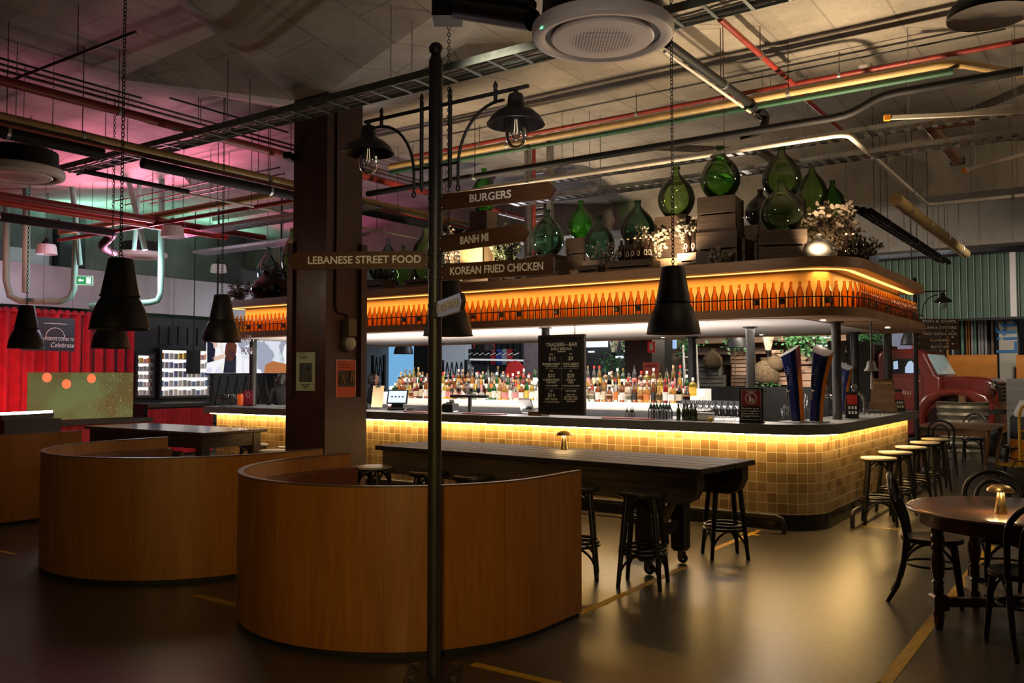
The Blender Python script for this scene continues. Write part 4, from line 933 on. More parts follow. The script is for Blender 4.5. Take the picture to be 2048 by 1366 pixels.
def tray(label, p0, p1, z, wdt, m, side='y', h=0.07, rung=0.28, rods=2.2, ext0=0, ext1=0, name='cable_tray', cables=True, perf=False):
    a = PZ(p0[0], p0[1], z); b = PZ(p1[0], p1[1], z); b.y = a.y if side == 'y' else b.y
    if side == 'x': b.x = a.x
    d = (b - a).normalized(); a = a - d*ext0; b = b + d*ext1; n = Vector((-d.y, d.x, 0)); L_ = (b - a).length
    t = thing(name, label, 'cable tray', tuple(a))
    for s in (0, 1):
        o_ = n*wdt*s; q = MB(); q.bar(a + o_ + Vector((0,0,h/2)), b + o_ + Vector((0,0,h/2)), 0.004, h); q.bar(a + o_ + Vector((0,0,h)) + n*0.008*(1-2*s), b + o_ + Vector((0,0,h)) + n*0.008*(1-2*s), 0.018, 0.004)
        q.build('side_rail', m, t, None)
    q = MB(); k = int(L_ / rung)
    for i in range(k):
        if not perf and rung > 0.2: q = MB()
        p = a.lerp(b, (i + 0.5)/k); q.bar(p + Vector((0,0,0.008)), p + n*wdt + Vector((0,0,0.008)), 0.03 if not perf else rung*0.55, 0.012 if not perf else 0.004)
        if not perf and rung > 0.2: q.build('rung', m, t, None)
    if perf or rung <= 0.2: q.build('tray_rungs', m, t, None)  # closely spaced rungs of the tray, merged into one mesh
    if cables:
        q = MB()
        for c in range(5):
            pts = []; ph = random.uniform(0, 6)
            for i in range(0, int(L_/0.35) + 1): pts.append(a + d*min(L_, i*0.35) + n*(wdt*(0.15 + 0.17*c) + 0.02*sin(i*0.7 + ph)) + Vector((0,0,0.025 + 0.012*sin(i*1.1 + ph))))
            q.tube(pts, random.choice((0.006, 0.009, 0.011)), 5)
        q.build('cables', mat('grey_cable', (0.30, 0.28, 0.25), 0.5, 0, 0.3, 3), t, 60)
    if rods:
        for i in range(max(1, int(L_/rods))):
            for s in (0, 1):
                p = a.lerp(b, (i + 0.5)/max(1, int(L_/rods))) + n*wdt*s
                MB().tube([(p.x, p.y, p.z), (p.x, p.y, CEIL)], 0.005, 5).build('hanger_rod', MT['galv'], t, None)
    return t
tray('grey-green cable ladder crossing the whole ceiling before the column', (340, 284), (760, 172), 4.35, 0.30, MT['greygreen'], ext0=2.6, ext1=6.2)
# left, running away from the viewer
pipe('sprinkler_pipe', 'thick dark red pipe under the slab at upper left', [(0, 168), (570, 325)], 4.55, 0.052, MT['redpipe'], 2.2, ext0=2.5, ext1=6)
pipe('sprinkler_pipe', 'thin brown sprinkler branch crossing the upper left corner', [(10, 166), (272, 64)], 4.75, 0.016, MT['brownpipe'], 1.4, ext0=1.5)
pipe('conduit', 'thin black conduit with clips at far upper left', [(0, 105), (235, 166)], 5.12, 0.013, MT['black'], 0, 'conduit', ext0=2, ext1=0.5)
pipe('conduit', 'thin black conduit along the ceiling below the column head', [(340, 196), (572, 266)], 5.12, 0.013, MT['black'], 0, 'conduit')
pipe('conduit', 'upper of two thin brown pipes beside the red pipe', [(0, 128), (572, 287)], 4.95, 0.014, MT['brownpipe'], 2.5, 'conduit', ext0=2, ext1=3)
pipe('conduit', 'lower of two thin brown pipes beside the red pipe', [(0, 141), (572, 299)], 4.92, 0.017, MT['brownpipe'], 2.5, 'conduit', ext0=2, ext1=3)
pipe('gas_pipe', 'mustard pipe on brackets running to the column on the left', [(0, 236), (572, 370)], 4.25, 0.050, MT['creampipe'], 2.4, ext0=3, ext1=6)
pipe('conduit', 'thin green pipe below the mustard pipe', [(250, 306), (572, 382)], 4.12, 0.018, MT['greenpipe'], 0, 'conduit', ext0=3, ext1=5)
pipe('conduit', 'thin red pipe below the mustard pipe', [(250, 312), (572, 389)], 4.10, 0.020, MT['redpipe'], 0, 'conduit', ext0=3, ext1=5)
pipe('drain_pipe', 'thick black lagged pipe below the mustard pipe', [(330, 337), (572, 395)], 4.0, 0.06, MT['blackpipe'], 2.4, ext0=0.3, ext1=5)
pipe('drain_pipe', 'black pipe behind the left air unit', [(0, 262), (200, 306)], 4.1, 0.075, MT['blackpipe'], 2.0, ext0=3)
pipe('drain_pipe', 'dark pipe with a thin white end before the column', [(170, 343), (366, 386)], 3.95, 0.030, MT['blackpipe'], 2.0)
pipe('conduit', 'thin white pipe ending at the column', [(366, 386), (575, 428)], 3.95, 0.016, MT['whitepipe'], 2.0, 'conduit', ext1=3)
pipe('sprinkler_pipe', 'red pipe passing behind the left air unit', [(0, 385), (355, 437)], 4.0, 0.05, MT['redpipe'], 2.2, ext0=2, ext1=2)
pipe('sprinkler_pipe', 'bright red pipe under the teal-lit ceiling', [(0, 408), (330, 462)], 3.95, 0.045, mat('bright_red_pipe', (0.6, 0.05, 0.03), 0.4), 2.6, ext0=2, ext1=1)
pipe('drain_pipe', 'dark grey pipe above the banner at far left', [(0, 440), (195, 472), (200, 492, 3.75), (228, 505, 3.72)], 3.9, 0.07, MT['blackpipe'], 2.5, ext0=2)
# left, running across
pipe('sprinkler_pipe', 'magenta-lit pipe across the ceiling left of the column', [(180, 470), (572, 404)], 3.95, 0.032, MT['redpipe'], 2.4, ext0=1, ext1=1)
pipe('gas_pipe', 'pale pipe across the ceiling above the white pendant shades', [(120, 465), (530, 376)], 4.1, 0.05, MT['creampipe'], 2.4)
for k, (a, b_, zz) in enumerate((((250, 410), (572, 348), 4.75), ((230, 402), (572, 338), 4.8), ((300, 408), (572, 358), 4.7))):
    pipe('conduit', ('thin conduit crossing left of the column, ' + ('lowest', 'top', 'second')[0 if k == 2 else (2 if k == 0 else 1)] + ' of three'), [a, b_], zz, 0.012, MT['brownpipe'], 2.4, 'conduit')
tray('pale wire mesh tray left of the column above the pendants', (335, 470), (572, 430), 3.95, 0.35, MT['galv'], rung=0.09, cables=False, h=0.05, ext1=1.5)
tray('pink-lit wire mesh tray left of the column, lower one', (385, 507), (572, 479), 3.9, 0.35, MT['galv'], rung=0.09, cables=False, h=0.05, ext1=1.5)
# right half
pipe('gas_pipe', 'long cream pipe on square brackets across the right ceiling', [(780, 333), (1300, 233), (1908, 126), (2048, 150)], 4.7, 0.043, MT['creampipe'], 2.3, ext1=1.5)
pipe('conduit', 'green pipe tucked behind the cream pipe', [(780, 345), (1497, 213), (1905, 140)], 4.62, 0.030, MT['greenpipe'], 0, 'conduit')
pipe('drain_pipe', 'thick black pipe stepping up across the right ceiling', [(735, 388), (1200, 306), (1500, 256), (1694, 226), (1764, 190, 4.45), (1994, 146, 4.45)], 4.3, 0.042, MT['blackpipe'], 2.3, ext1=1.5)
pipe('drain_pipe', 'black pipe coming down from the nearest air unit', [(1352, 100), (1526, 234), (1524, 262, 4.36), (1480, 272, 4.33)], 4.62, 0.045, MT['blackpipe'], 1.6, ext0=0.2)
pipe('conduit', 'thin white pipe beside the black pipe from the air unit', [(1329, 103), (1520, 247)], 4.58, 0.016, MT['whitepipe'], 1.4, 'conduit')
pipe('sprinkler_pipe', 'red pipe along the slab at upper right', [(1300, 222), (2048, 79)], 4.98, 0.028, MT['redpipe'], 2.3, ext0=4, ext1=2)
pipe('sprinkler_pipe', 'red branch pipe running away at upper right', [(1440, 38), (1586, 168)], 4.95, 0.030, MT['redpipe'], 2.0)
pipe('sprinkler_pipe', 'red branch pipe seen behind the black pipe', [(1602, 190), (1682, 262)], 4.9, 0.028, MT['redpipe'], 2.0)
pipe('conduit', 'thin black conduit above the red pipe at upper right', [(1420, 175), (2010, 55)], 5.1, 0.010, MT['black'], 0, 'conduit')
pipe('water_pipe', 'white pipe zigzagging above the demijohns', [(1220, 346), (1709, 281), (1848, 411), (2046, 394)], 4.15, 0.028, MT['whitepipe'], 2.2, ext0=2.5, ext1=1)
pipe('drain_pipe', 'thick cream pipe running away below the white one at right', [(1790, 398), (1925, 508)], 3.85, 0.085, MT['creampipe'], 1.5)
for k in range(3):
    pipe('drain_pipe', ('dark pipe bundle behind the demijohns, ' + ('upper', 'middle', 'lower')[k] + ' pipe'), [(1712 + 14*k, 418 + 2*k), (1880 + 16*k, 520 + 2*k)], 3.8, 0.045, MT['blackpipe'], 1.8)
tray('galvanised cable tray above the demijohns, upper one', (1336, 322), (1848, 254), 4.35, 0.30, MT['galv'], rung=0.14, perf=True, ext0=3.0, ext1=2.5, h=0.05, cables=False)
tray('galvanised cable tray just behind the demijohns, lower one', (1150, 388), (1480, 337), 4.12, 0.30, MT['galv'], rung=0.14, perf=True, ext0=1.2, ext1=5.0, h=0.05, cables=False)
def strut(label, a, b_, z):
    A = PZ(a[0], a[1], z); B = PZ(b_[0], b_[1], z); t = thing('strut_channel', label, 'bracket', tuple(A))
    MB().bar(A, B, 0.04, 0.04).build('channel', MT['whitepipe'], t, None)
    d = (B - A).normalized(); MB().bar(A - d*0.01, A + d*0.05, 0.05, 0.055).build('end_cap', MT['orange'], t, None)
    for f_ in (0.15, 0.8):
        p = A.lerp(B, f_); MB().tube([p, (p.x, p.y, CEIL)], 0.005, 5).build('hanger_rod', MT['galv'], t, None)
strut('pale strut with orange end cap, topmost of three at right edge', (1770, 236), (2100, 221), 4.3)
strut('pale strut with orange end cap, middle of three at right edge', (1772, 307), (2100, 250), 4.2)
strut('pale strut with orange end cap, lowest of three at right edge', (1928, 342), (2100, 295), 4.1)
t = thing('foil_duct', 'bronze foil-wrapped duct with valve at upper right', 'duct', tuple(PZ(1860, 248, 4.5)))
a, b_, c = PZ(1950, 238, 4.5), PZ(1858, 250, 4.5), PZ(1915, 322, 4.4)
MB().tube([a, a.lerp(b_, 0.8), b_, b_.lerp(c, 0.25), c], 0.065, 14).build('duct_body', MT['copper'], t, 50)
MB().lathe([(0.0001, -0.04), (0.09, -0.04), (0.09, 0.04), (0.0001, 0.04)], 16, c).build('valve', MT['black'], t, 40)
# bracket pair hung over the bar, lighting bar columns
t = thing('hanger_rack', 'grey steel hanger rack with perforated panel behind the BURGERS board', 'rack', tuple(PY(1085, 450, 11.4)))
for px in (1056, 1100):
    a = PY(px, 300, 11.4); b_ = PY(px, 560, 11.4); b_.x = a.x; b_.z = 2.84; a.z = CEIL; MB().bar(a, b_, 0.085, 0.085, up=(0, 1, 0)).build('upright', MT['galv'], t, None)
a = PY(1078, 330, 11.5); b_ = PY(1078, 480, 11.5)
q = MB()
for k in range(12): z = b_.z + (a.z - b_.z)*k/11; q.cbox((a.x, 11.5, z), (0.16, 0.01, 0.06))
q.build('slotted_panel', MT['galv'], t, None)
a = PY(1068, 470, 11.5); MB().tube([(a.x, 11.5, CEIL), (a.x, 11.5, 2.84)], 0.03, 8).build('riser_pipe', MT['redpipe'], t, 50)
# smoke detectors
sd = local(thing('smoke_detector', '', 'detector')); MB().lathe([(0.0001, -0.045), (0.035, -0.042), (0.05, -0.02), (0.055, 0.0)], 20).build('body', MT['white'], sd, 40)
MB().lathe([(0.06, -0.004), (0.06, 0.0), (0.0001, 0.0)], 20).build('mounting_plate', MT['white'], sd, 40)
sdp = Proto(sd)
q = PZ(1727, 132, CEIL); sdp.put((q.x, q.y, CEIL - 0.001), 0, 'white smoke detector on the slab above the cream pipe')
# big dome lamp cut by the top right corner
q = PD(1978, 12, 4.6); t = thing('dome_pendant', 'large dome lamp with white underside at the top right corner', 'pendant lamp', (q.x, q.y, q.z - 0.06))
MB().lathe([(0.205, 0.0), (0.21, 0.006), (0.20, 0.05), (0.15, 0.11), (0.06, 0.15), (0.03, 0.20), (0.0001, 0.21)], 40, (q.x, q.y, q.z - 0.06)).build('lamp_shade', MT['pendant'], t, 40)
MB().lathe([(0.204, 0.002), (0.17, 0.012), (0.0001, 0.022)], 40, (q.x, q.y, q.z - 0.06)).build('white_diffuser', MT['white'], t, 40)
MB().tube([(q.x, q.y, q.z + 0.14), (q.x, q.y, CEIL)], 0.006, 6).build('cord', MT['black'], t, None)
# translucent white shades far left
MT['milk'] = mat('milky_ribbed_shade', (0.82, 0.74, 0.76), 0.35, 0, 0.06, 30, emis=(1, 0.85, 0.9), est=0.03)
wp = local(thing('white_pendant', '', 'pendant lamp'))
MB().lathe([(0.176, 0.0), (0.18, 0.004), (0.162, 0.14), (0.145, 0.18), (0.06, 0.19)], 32).build('lamp_shade', MT['milk'], wp, 40)
MB().lathe([(0.075, 0.186), (0.075, 0.23), (0.045, 0.26), (0.034, 0.30), (0.0001, 0.315)], 20).build('lamp_holder', MT['black'], wp, 40)
q = MB(); chain(q, 0, 0, 0.31, CEIL - 3.75, 0.06); q.build('chain', MT['black'], wp, None)
wpp = Proto(wp)
for (px, py, wd), lb in (((93, 509, 40), 'white ribbed pendant shade at far left, below the dark pipe'), ((345, 475, 46), 'white ribbed pendant shade between two black pendants'), ((437, 545, 32), 'small white ribbed pendant shade right above the third black pendant')):
    q = PD(px, py, 0.36*F_PX/wd); wpp.put((q.x, q.y, q.z), 0, lb, 'white ribbed pendants')

# ================================================================ things standing on the canopy
DECK = Z3
MT['crate'] = wood('weathered_crate_slats', (0.082, 0.048, 0.027), (0.030, 0.018, 0.011), 0.7, 'X', scale=8, bump=0.4)
MT['cratelit'] = wood('pale_pine_box', (0.45, 0.32, 0.18), (0.30, 0.20, 0.10), 0.65, 'Z', scale=7, bump=0.25)
def crate(x, y, z, w_, d, h, label, rz=0.0, m=None, group='wooden crates on the canopy', slats=2):
    t = thing('wooden_crate', label, 'crate', (x, y, z), group, rz); t['_b'] = (0.0, 0.0, 0.0); m = m or MT['crate']
    sh = (h - 0.018*(slats - 1)) / slats
    for s in (-1, 1):
        q = MB()
        for k in range(slats): q.cbox((0, s*(d/2 - 0.006), sh/2 + k*(sh + 0.018)), (w_, 0.012, sh), 0, bev=0.002)
        q.build('side_slats', m, t, None)
        MB().cbox((s*(w_/2 - 0.018), 0, h/2), (0.014, d - 0.026, h), 0, bev=0.002).build('end_panel', m, t, None)
    for sx in (-1, 1):
        for sy in (-1, 1): MB().cbox((sx*(w_/2 - 0.035), sy*(d/2 - 0.026), h/2), (0.028, 0.026, h - 0.004), 0, bev=0.002).build('corner_post', m, t, None)
    MB().cbox((0, 0, 0.007), (w_ - 0.03, d - 0.026, 0.012)).build('base_board', m, t, None)
    MB().cbox((0, 0, h - 0.008), (w_ - 0.03, d - 0.026, 0.012)).build('top_board', m, t, None)
    return t
MT['dj1'] = glass('deep_green_glass', (0.28, 0.60, 0.16), 0.04, 0.07)
MT['dj2'] = glass('olive_green_glass', (0.52, 0.72, 0.32), 0.04, 0.06)
MT['dj3'] = glass('blue_green_glass', (0.32, 0.56, 0.40), 0.05, 0.09)
MT['dj4'] = glass('bright_green_glass', (0.18, 0.80, 0.09), 0.04, 0.16)
MT['dj5'] = glass('near_black_glass', (0.03, 0.05, 0.04), 0.06, 0.1)
MT['dj6'] = glass('pale_teal_glass', (0.60, 0.80, 0.75), 0.05, 0.06)
MT['dj7'] = glass('clear_crackled_glass', (0.86, 0.84, 0.78), 0.12, 0.35)
DJ = [(0.0001, 0.0), (0.40, 0.0), (0.50, 0.015), (0.68, 0.08), (0.85, 0.18), (0.96, 0.29), (1.0, 0.40), (0.97, 0.50), (0.90, 0.60), (0.77, 0.71), (0.57, 0.81), (0.375, 0.89), (0.24, 0.95), (0.185, 1.0), (0.17, 1.04), (0.16, 1.10), (0.19, 1.105), (0.19, 1.135), (0.165, 1.14), (0.13, 1.14)]
NDJ = 0
def demijohn(cx, top, bot, wpx, m, label, dia=0.46, stack=None, z=None, y=None):
    depth = dia * F_PX / wpx; b = PD(cx, bot, depth); h = (bot - top) / F_PX * depth
    b.y = y or min(max(b.y, 9.36), 12.7)
    b = PY(cx, bot, b.y); k = b.dot(_f0); h = (bot - top) / F_PX * k; r = wpx / 2 / F_PX * k
    if z is not None: b.z = z
    t = thing('demijohn', label, 'demijohn', tuple(b), 'green glass demijohns on the canopy')
    MB().lathe([(p*r, q*h/1.14) for p, q in DJ], 36, b).build('glass', m, t, 60)
    cr_ = 0.17*r; z_ = b.z + h
    MB().lathe([(0.19*r, -0.06*h), (0.215*r, -0.055*h), (0.215*r, -0.03*h), (0.19*r, -0.025*h)], 18, (b.x, b.y, z_)).build('neck_ring', m, t, 60)
    if stack:
        g = b.z - DECK - 0.001
        if g > 0.06:
            n = 2 if g > 0.5 else 1
            for i in range(n): crate(b.x, b.y, DECK + 0.0005 + i*(g/n), stack[0] + 0.03*(n-1-i), stack[1] + 0.02*(n-1-i), g/n - 0.001, stack[2] if n == 1 else stack[2] + (', lower one' if i == 0 else ', upper one'), stack[3] if len(stack) > 3 else 0.0)
        else: b.z = DECK; t.location = b
    return b
demijohn(1441, 290, 398, 80, MT['dj1'], 'deep green demijohn on a tall crate stack, left of the pair at the right', stack=(0.44, 0.40, 'weathered crate under the lone deep green demijohn', 0.12))
demijohn(1564, 357, 465, 84, MT['dj2'], 'large olive green demijohn in front, on the crate near the canopy corner', stack=(0.50, 0.42, 'weathered crate under the front olive demijohn near the corner', 0.35))
demijohn(1564, 289, 398, 79, MT['dj2'], 'pale olive demijohn rising behind the front one near the corner', stack=(0.44, 0.40, 'weathered crates under the demijohn at back near the corner'))
demijohn(1521, 378, 452, 62, MT['dj5'], 'almost black demijohn left of the front olive demijohn', stack=(0.40, 0.36, 'dark crate under the black demijohn'))
demijohn(1625, 325, 430, 62, MT['dj2'], 'tall green demijohn behind the dried flowers at the corner', stack=(0.40, 0.36, 'crate hidden behind the corner flowers'))
demijohn(1666, 359, 450, 58, MT['dj1'], 'mid green demijohn furthest right of the big ones', stack=(0.40, 0.36, 'crate under the rightmost big demijohn'))
demijohn(1698, 441, 512, 44, MT['dj1'], 'small dark green demijohn at the canopy\'s right end', stack=(0.34, 0.32, 'low crate under the small right-end demijohn'))
demijohn(1353, 331, 436, 74, MT['dj2'], 'olive demijohn behind a pendant chain, above the lit pine box', stack=(0.42, 0.38, 'crate under the olive demijohn behind the pendant chain'))
demijohn(1094, 418, 512, 69, MT['dj3'], 'dusty blue-green demijohn right of the BANH MI board', stack=(0.42, 0.36, 'crate under the dusty blue-green demijohn'))
demijohn(1162, 400, 478, 52, MT['dj4'], 'bright green demijohn on a black crate', stack=(0.38, 0.36, 'black-stained crate under the bright green demijohn'))
demijohn(1199, 428, 522, 62, MT['dj3'], 'dark teal demijohn in front of the bright green one', stack=(0.40, 0.34, 'low crate under the dark teal demijohn'))
demijohn(1276, 399, 492, 70, MT['dj3'], 'teal demijohn behind the row of brown bottles', stack=(0.40, 0.36, 'crate behind the row of brown bottles'))
demijohn(968, 335, 424, 54, MT['dj4'], 'bright green demijohn partly behind the BURGERS board', stack=(0.36, 0.34, 'pale crate stack behind the BANH MI board'))
demijohn(988, 497, 556, 42, MT['dj4'], 'small bright green demijohn between two sign boards', stack=(0.34, 0.32, 'low crate behind the KOREAN FRIED CHICKEN board'))
demijohn(850, 455, 560, 66, MT['dj2'], 'big pale green demijohn directly left of the signpost', stack=(0.44, 0.36, 'low crate left of the signpost'))
demijohn(806, 490, 572, 52, MT['dj2'], 'green demijohn behind the LEBANESE STREET FOOD board', stack=(0.40, 0.36, 'low crate behind the LEBANESE board'))
demijohn(776, 475, 570, 48, MT['dj6'], 'pale teal demijohn just right of the column', stack=(0.4, 0.36, 'low crate right of the column'))
demijohn(536, 493, 580, 48, MT['dj6'], 'pale teal demijohn left of the column', stack=(0.40, 0.36, 'low crate at the canopy\'s left end'), y=9.95)
demijohn(531, 535, 596, 62, MT['dj5'], 'dark demijohn in front of the pale teal one left of the column', stack=(0.4, 0.36, 'low crate under the dark demijohn at the left end'), y=9.5)
demijohn(583, 455, 560, 44, MT['dj2'], 'green demijohn peeking out from the column\'s left edge', stack=(0.40, 0.36, 'crate hidden beside the column'), y=9.8)
# pine boxes lit by the little spots
def at_deck(px, y): return PY(px, 560, y)
p = PY(1335, 500, 9.95); crate(p.x, 9.95, DECK, 0.58, 0.32, 0.20, 'pale pine box glowing in a spot, under the olive demijohn', 0.05, MT['cratelit'], slats=1)
crate(p.x - 0.03, 10.18, DECK + 0.205, 0.46, 0.30, 0.38, 'upright pale pine box behind the cream flowers', 0.05, MT['cratelit'], slats=1)
p = PY(955, 460, 10.05); cb = crate(p.x, 10.05, DECK + 0.30, 0.40, 0.30, 0.44, 'lit pine box with white flowers behind the BANH MI board', 0.0, MT['cratelit'], slats=1)
crate(p.x, 10.05, DECK, 0.62, 0.34, 0.295, 'pine rack box lit below the BANH MI board', 0.0, MT['crate'], slats=2)
for px, wd, hh, y, lb in ((1265, 0.62, 0.17, 9.60, 'long low crate carrying brown bottles above the lamp gap'), (1405, 0.52, 0.20, 9.62, 'low crate with brown bottles right of the pendant chain'), (1185, 0.30, 0.14, 9.55, 'small low crate below the dark teal demijohn'),
                         (1110, 0.30, 0.24, 9.55, 'crate at the end of the KOREAN board'), (1470, 0.36, 0.32, 9.70, 'crate below the tall stack of the lone demijohn'), (758, 0.42, 0.2, 9.6, 'low crate planted with greenery right of the column')):
    p = PY(px, 520, y); crate(p.x, y, DECK, wd, 0.26, hh, lb, random.uniform(-0.08, 0.08))
# dark wine bottles lying in the rack
MT['brown'] = glass('dark_brown_glass', (0.16, 0.065, 0.02), 0.05, 0.2)
bb = local(thing('brown_bottle', '', 'bottle'))
MB().lathe(BOT, 14).build('glass', MT['brown'], bb, 50)
n = 16; v = []
for i in range(n): a = 2*pi*i/n; x_ = 0.021*cos(a); v.append((x_, -sqrt(0.0386**2 - x_*x_), 0.085 + 0.034*sin(a)))
MB().add(v, [tuple(range(n))]).build('bottle_label', MT['labcream'], bb, None)
MB().lathe([(0.0162, 0.262), (0.0165, 0.279), (0.0001, 0.280)], 12).build('cap', MT['labcream'], bb, 50)
bbp = Proto(bb)
for i, px in enumerate((1243, 1256, 1269, 1281, 1292, 1302)):
    p = PY(px, 500, 9.56 + 0.03*(i % 2)); bbp.put((p.x, p.y, DECK + 0.171), random.uniform(-0.3, 0.3), 'brown bottle with oval cream label, left group on a low crate', 'brown bottles left of the pendant chain')
for i, px in enumerate((1375, 1388, 1402, 1415, 1427)):
    p = PY(px, 500, 9.58 + 0.03*(i % 2)); bbp.put((p.x, p.y, DECK + 0.201), random.uniform(-0.3, 0.3), 'brown bottle with oval cream label, right of the pendant chain', 'brown bottles right of the pendant chain')
for i, (px, y) in enumerate(((1694, 9.62), (1708, 9.66), (1722, 9.75), (1731, 9.95))):
    p = PY(px, 520, y); bbp.put((p.x, p.y, DECK), random.uniform(-0.3, 0.6) + 0.4, 'brown bottle with cream label at the rounded canopy corner', 'brown bottles at the canopy corner')
# dried flowers and greenery
MT['cream'] = mat('dried_cream_leaves', (0.52, 0.41, 0.31), 0.7, 0, 0.3, 25)
MT['greyleaf'] = mat('dried_grey_leaves', (0.24, 0.21, 0.17), 0.75, 0, 0.4, 25)
MT['dryleaf'] = mat('dry_brown_fern', (0.15, 0.09, 0.045), 0.8, 0, 0.4, 25)
MT['greenleaf'] = mat('dark_green_leaves', (0.055, 0.085, 0.035), 0.55, 0, 0.4, 20)
MT['stem'] = mat('twig', (0.10, 0.065, 0.04), 0.8, 0, 0.3, 20)
def bunch(px, y, z0, spread, h, label, m, n=26, lf=13, size=0.035, lean=(0, 0), cat='dried flowers', name='dried_flower_bunch', round_=True, seed=1, droop=0.3):
    rs = random.Random(seed); p = PY(px, 500, y); base = Vector((p.x, y, z0))
    t = thing(name, label, cat, tuple(base), 'dried flowers and greenery on the canopy')
    st = MB(); lv = MB()
    for i in range(n):
        a = rs.uniform(0, 2*pi); s_ = spread*sqrt(rs.random()); top = base + Vector((s_*cos(a) + lean[0], s_*sin(a)*0.7 + lean[1], h*rs.uniform(0.55, 1.05) - droop*s_))
        b0 = base + Vector((rs.uniform(-.04, .04), rs.uniform(-.04, .04), 0)); mid = b0.lerp(top, 0.5) + Vector((0, 0, 0.12*h))
        pts = [b0*(1-t_)**2 + mid*2*t_*(1-t_) + top*t_**2 for t_ in (0, .25, .5, .75, 1)]
        st.tube(pts, 0.0022, 4, caps=False)
        for j in range(lf):
            t_ = 0.30 + 0.70*rs.random(); q = b0*(1-t_)**2 + mid*2*t_*(1-t_) + top*t_**2
            d = Vector((rs.gauss(0, 1), rs.gauss(0, 1), rs.gauss(0.3, 0.8))).normalized(); sd_ = d.cross(Vector((rs.gauss(0, 1), rs.gauss(0, 1), rs.gauss(0, 1)))).normalized(); nn = d.cross(sd_)
            L_ = size*rs.uniform(0.6, 1.3); w_ = L_*(0.40 if round_ else 0.16); q = q + d*0.01
            lv.add([q, q + d*L_*0.35 + sd_*w_ + nn*L_*0.08, q + d*L_*0.8 + sd_*w_*0.7 + nn*L_*0.2, q + d*L_ + nn*L_*0.28, q + d*L_*0.8 - sd_*w_*0.7 + nn*L_*0.2, q + d*L_*0.35 - sd_*w_ + nn*L_*0.08], [(0, 1, 2, 3), (0, 3, 4, 5)])
    st.build('stems', MT['stem'], t, None); lo = lv.build('leaves', m, t, None); lo['kind'] = 'stuff'
bunch(1652, 9.95, DECK + 0.05, 0.36, 0.66, 'big cream dried bouquet blazing in a spot at the canopy corner', MT['cream'], 60, 26, 0.055, (0.05, 0.0), seed=2)
bunch(1715, 10.0, DECK, 0.26, 0.30, 'sprawling grey dried sprigs at the right canopy end', MT['greyleaf'], 24, 14, 0.04, (0.12, 0.0), seed=3)
bunch(1312, 9.85, DECK + 0.15, 0.26, 0.52, 'cream dried bouquet left of the pendant chain', MT['cream'], 30, 16, 0.045, (-0.06, 0), seed=4)
bunch(1375, 9.80, DECK + 0.15, 0.20, 0.55, 'grey dried sprays right of the pendant chain', MT['greyleaf'], 24, 16, 0.045, (0.05, 0), seed=5)
bunch(1432, 9.35, DECK, 0.16, 0.22, 'grey sprigs lying at the canopy edge below the crate stack', MT['greyleaf'], 14, 14, 0.05, (0.05, -0.02), seed=6)
bunch(1222, 9.55, DECK, 0.18, 0.42, 'grey-green leafy sprays before the dark teal demijohn', MT['greyleaf'], 18, 16, 0.05, (-0.04, 0), seed=7)
bunch(905, 9.9, DECK + 0.2, 0.24, 0.74, 'white berry branches lit beside the signpost', MT['cream'], 34, 18, 0.034, (0.0, 0), seed=8)
bunch(905, 9.5, DECK, 0.20, 0.28, 'low cream dried flowers lit at the foot of the signpost boards', MT['cream'], 24, 16, 0.036, seed=9)
bunch(1015, 9.8, DECK + 0.1, 0.30, 0.80, 'dark green bushy branches above the BANH MI board tip', MT['greenleaf'], 36, 18, 0.045, seed=10, name='greenery', cat='plant')
bunch(1040, 9.6, DECK, 0.26, 0.40, 'dark green sprays between BANH MI and KOREAN boards', MT['greenleaf'], 24, 16, 0.05, seed=11, name='greenery', cat='plant')
bunch(765, 9.6, DECK + 0.15, 0.24, 0.28, 'dark green plant in a crate right of the column', MT['greenleaf'], 26, 18, 0.045, seed=12, name='greenery', cat='plant')
bunch(482, 9.6, DECK, 0.30, 0.42, 'dry brown fern at the canopy\'s left end', MT['dryleaf'], 40, 18, 0.05, round_=False, seed=13, name='dry_fern', cat='plant')
bunch(548, 9.75, DECK + 0.2, 0.26, 0.52, 'tan dried flowers left of the column', MT['dryleaf'], 30, 18, 0.04, seed=14)
# clear lit vessel at the corner
demijohn(1640, 463, 517, 66, MT['dj7'], 'clear crackled glass vessel lit white under the corner bouquet', dia=0.40, z=DECK, y=9.52)

# ================================================================ on and behind the counter
CT = 1.1005
MT['chalk'] = mat('chalk_lettering', (0.88, 0.86, 0.68), 0.8, 0, 0.2, 60)
MT['board'] = mat('black_chalkboard', (0.012, 0.013, 0.012), 0.6, 0, 0.4, 10)
MT['boardframe'] = wood('dark_brown_frame', (0.045, 0.030, 0.018), (0.022, 0.015, 0.01), 0.5, 'Z', scale=8)
# hanging menu board
a = PY(1078, 671, 9.02); b_ = PY(1171, 822, 9.02)
bx0, bx1, bz1, bz0 = a.x, b_.x, a.z, 1.135
mc = Vector(((bx0 + bx1)/2, 9.02, bz0))
mbd = thing('menu_board', 'framed black chalkboard listing bar specials, hanging above the counter', 'menu board', tuple(mc))
W_ = bx1 - bx0; H_ = bz1 - bz0
MB().box(bx0 + 0.03, 9.012, bz0 + 0.03, bx1 - 0.03, 9.028, bz1 - 0.03).build('slate', MT['board'], mbd, None)
q = MB(); q.box(bx0, 9.0, bz0, bx1, 9.04, bz0 + 0.035); q.box(bx0, 9.0, bz1 - 0.035, bx1, 9.04, bz1); q.box(bx0, 9.0, bz0 + 0.035, bx0 + 0.035, 9.04, bz1 - 0.035); q.box(bx1 - 0.035, 9.0, bz0 + 0.035, bx1, 9.04, bz1 - 0.035)
q.build('frame', MT['boardframe'], mbd, None)
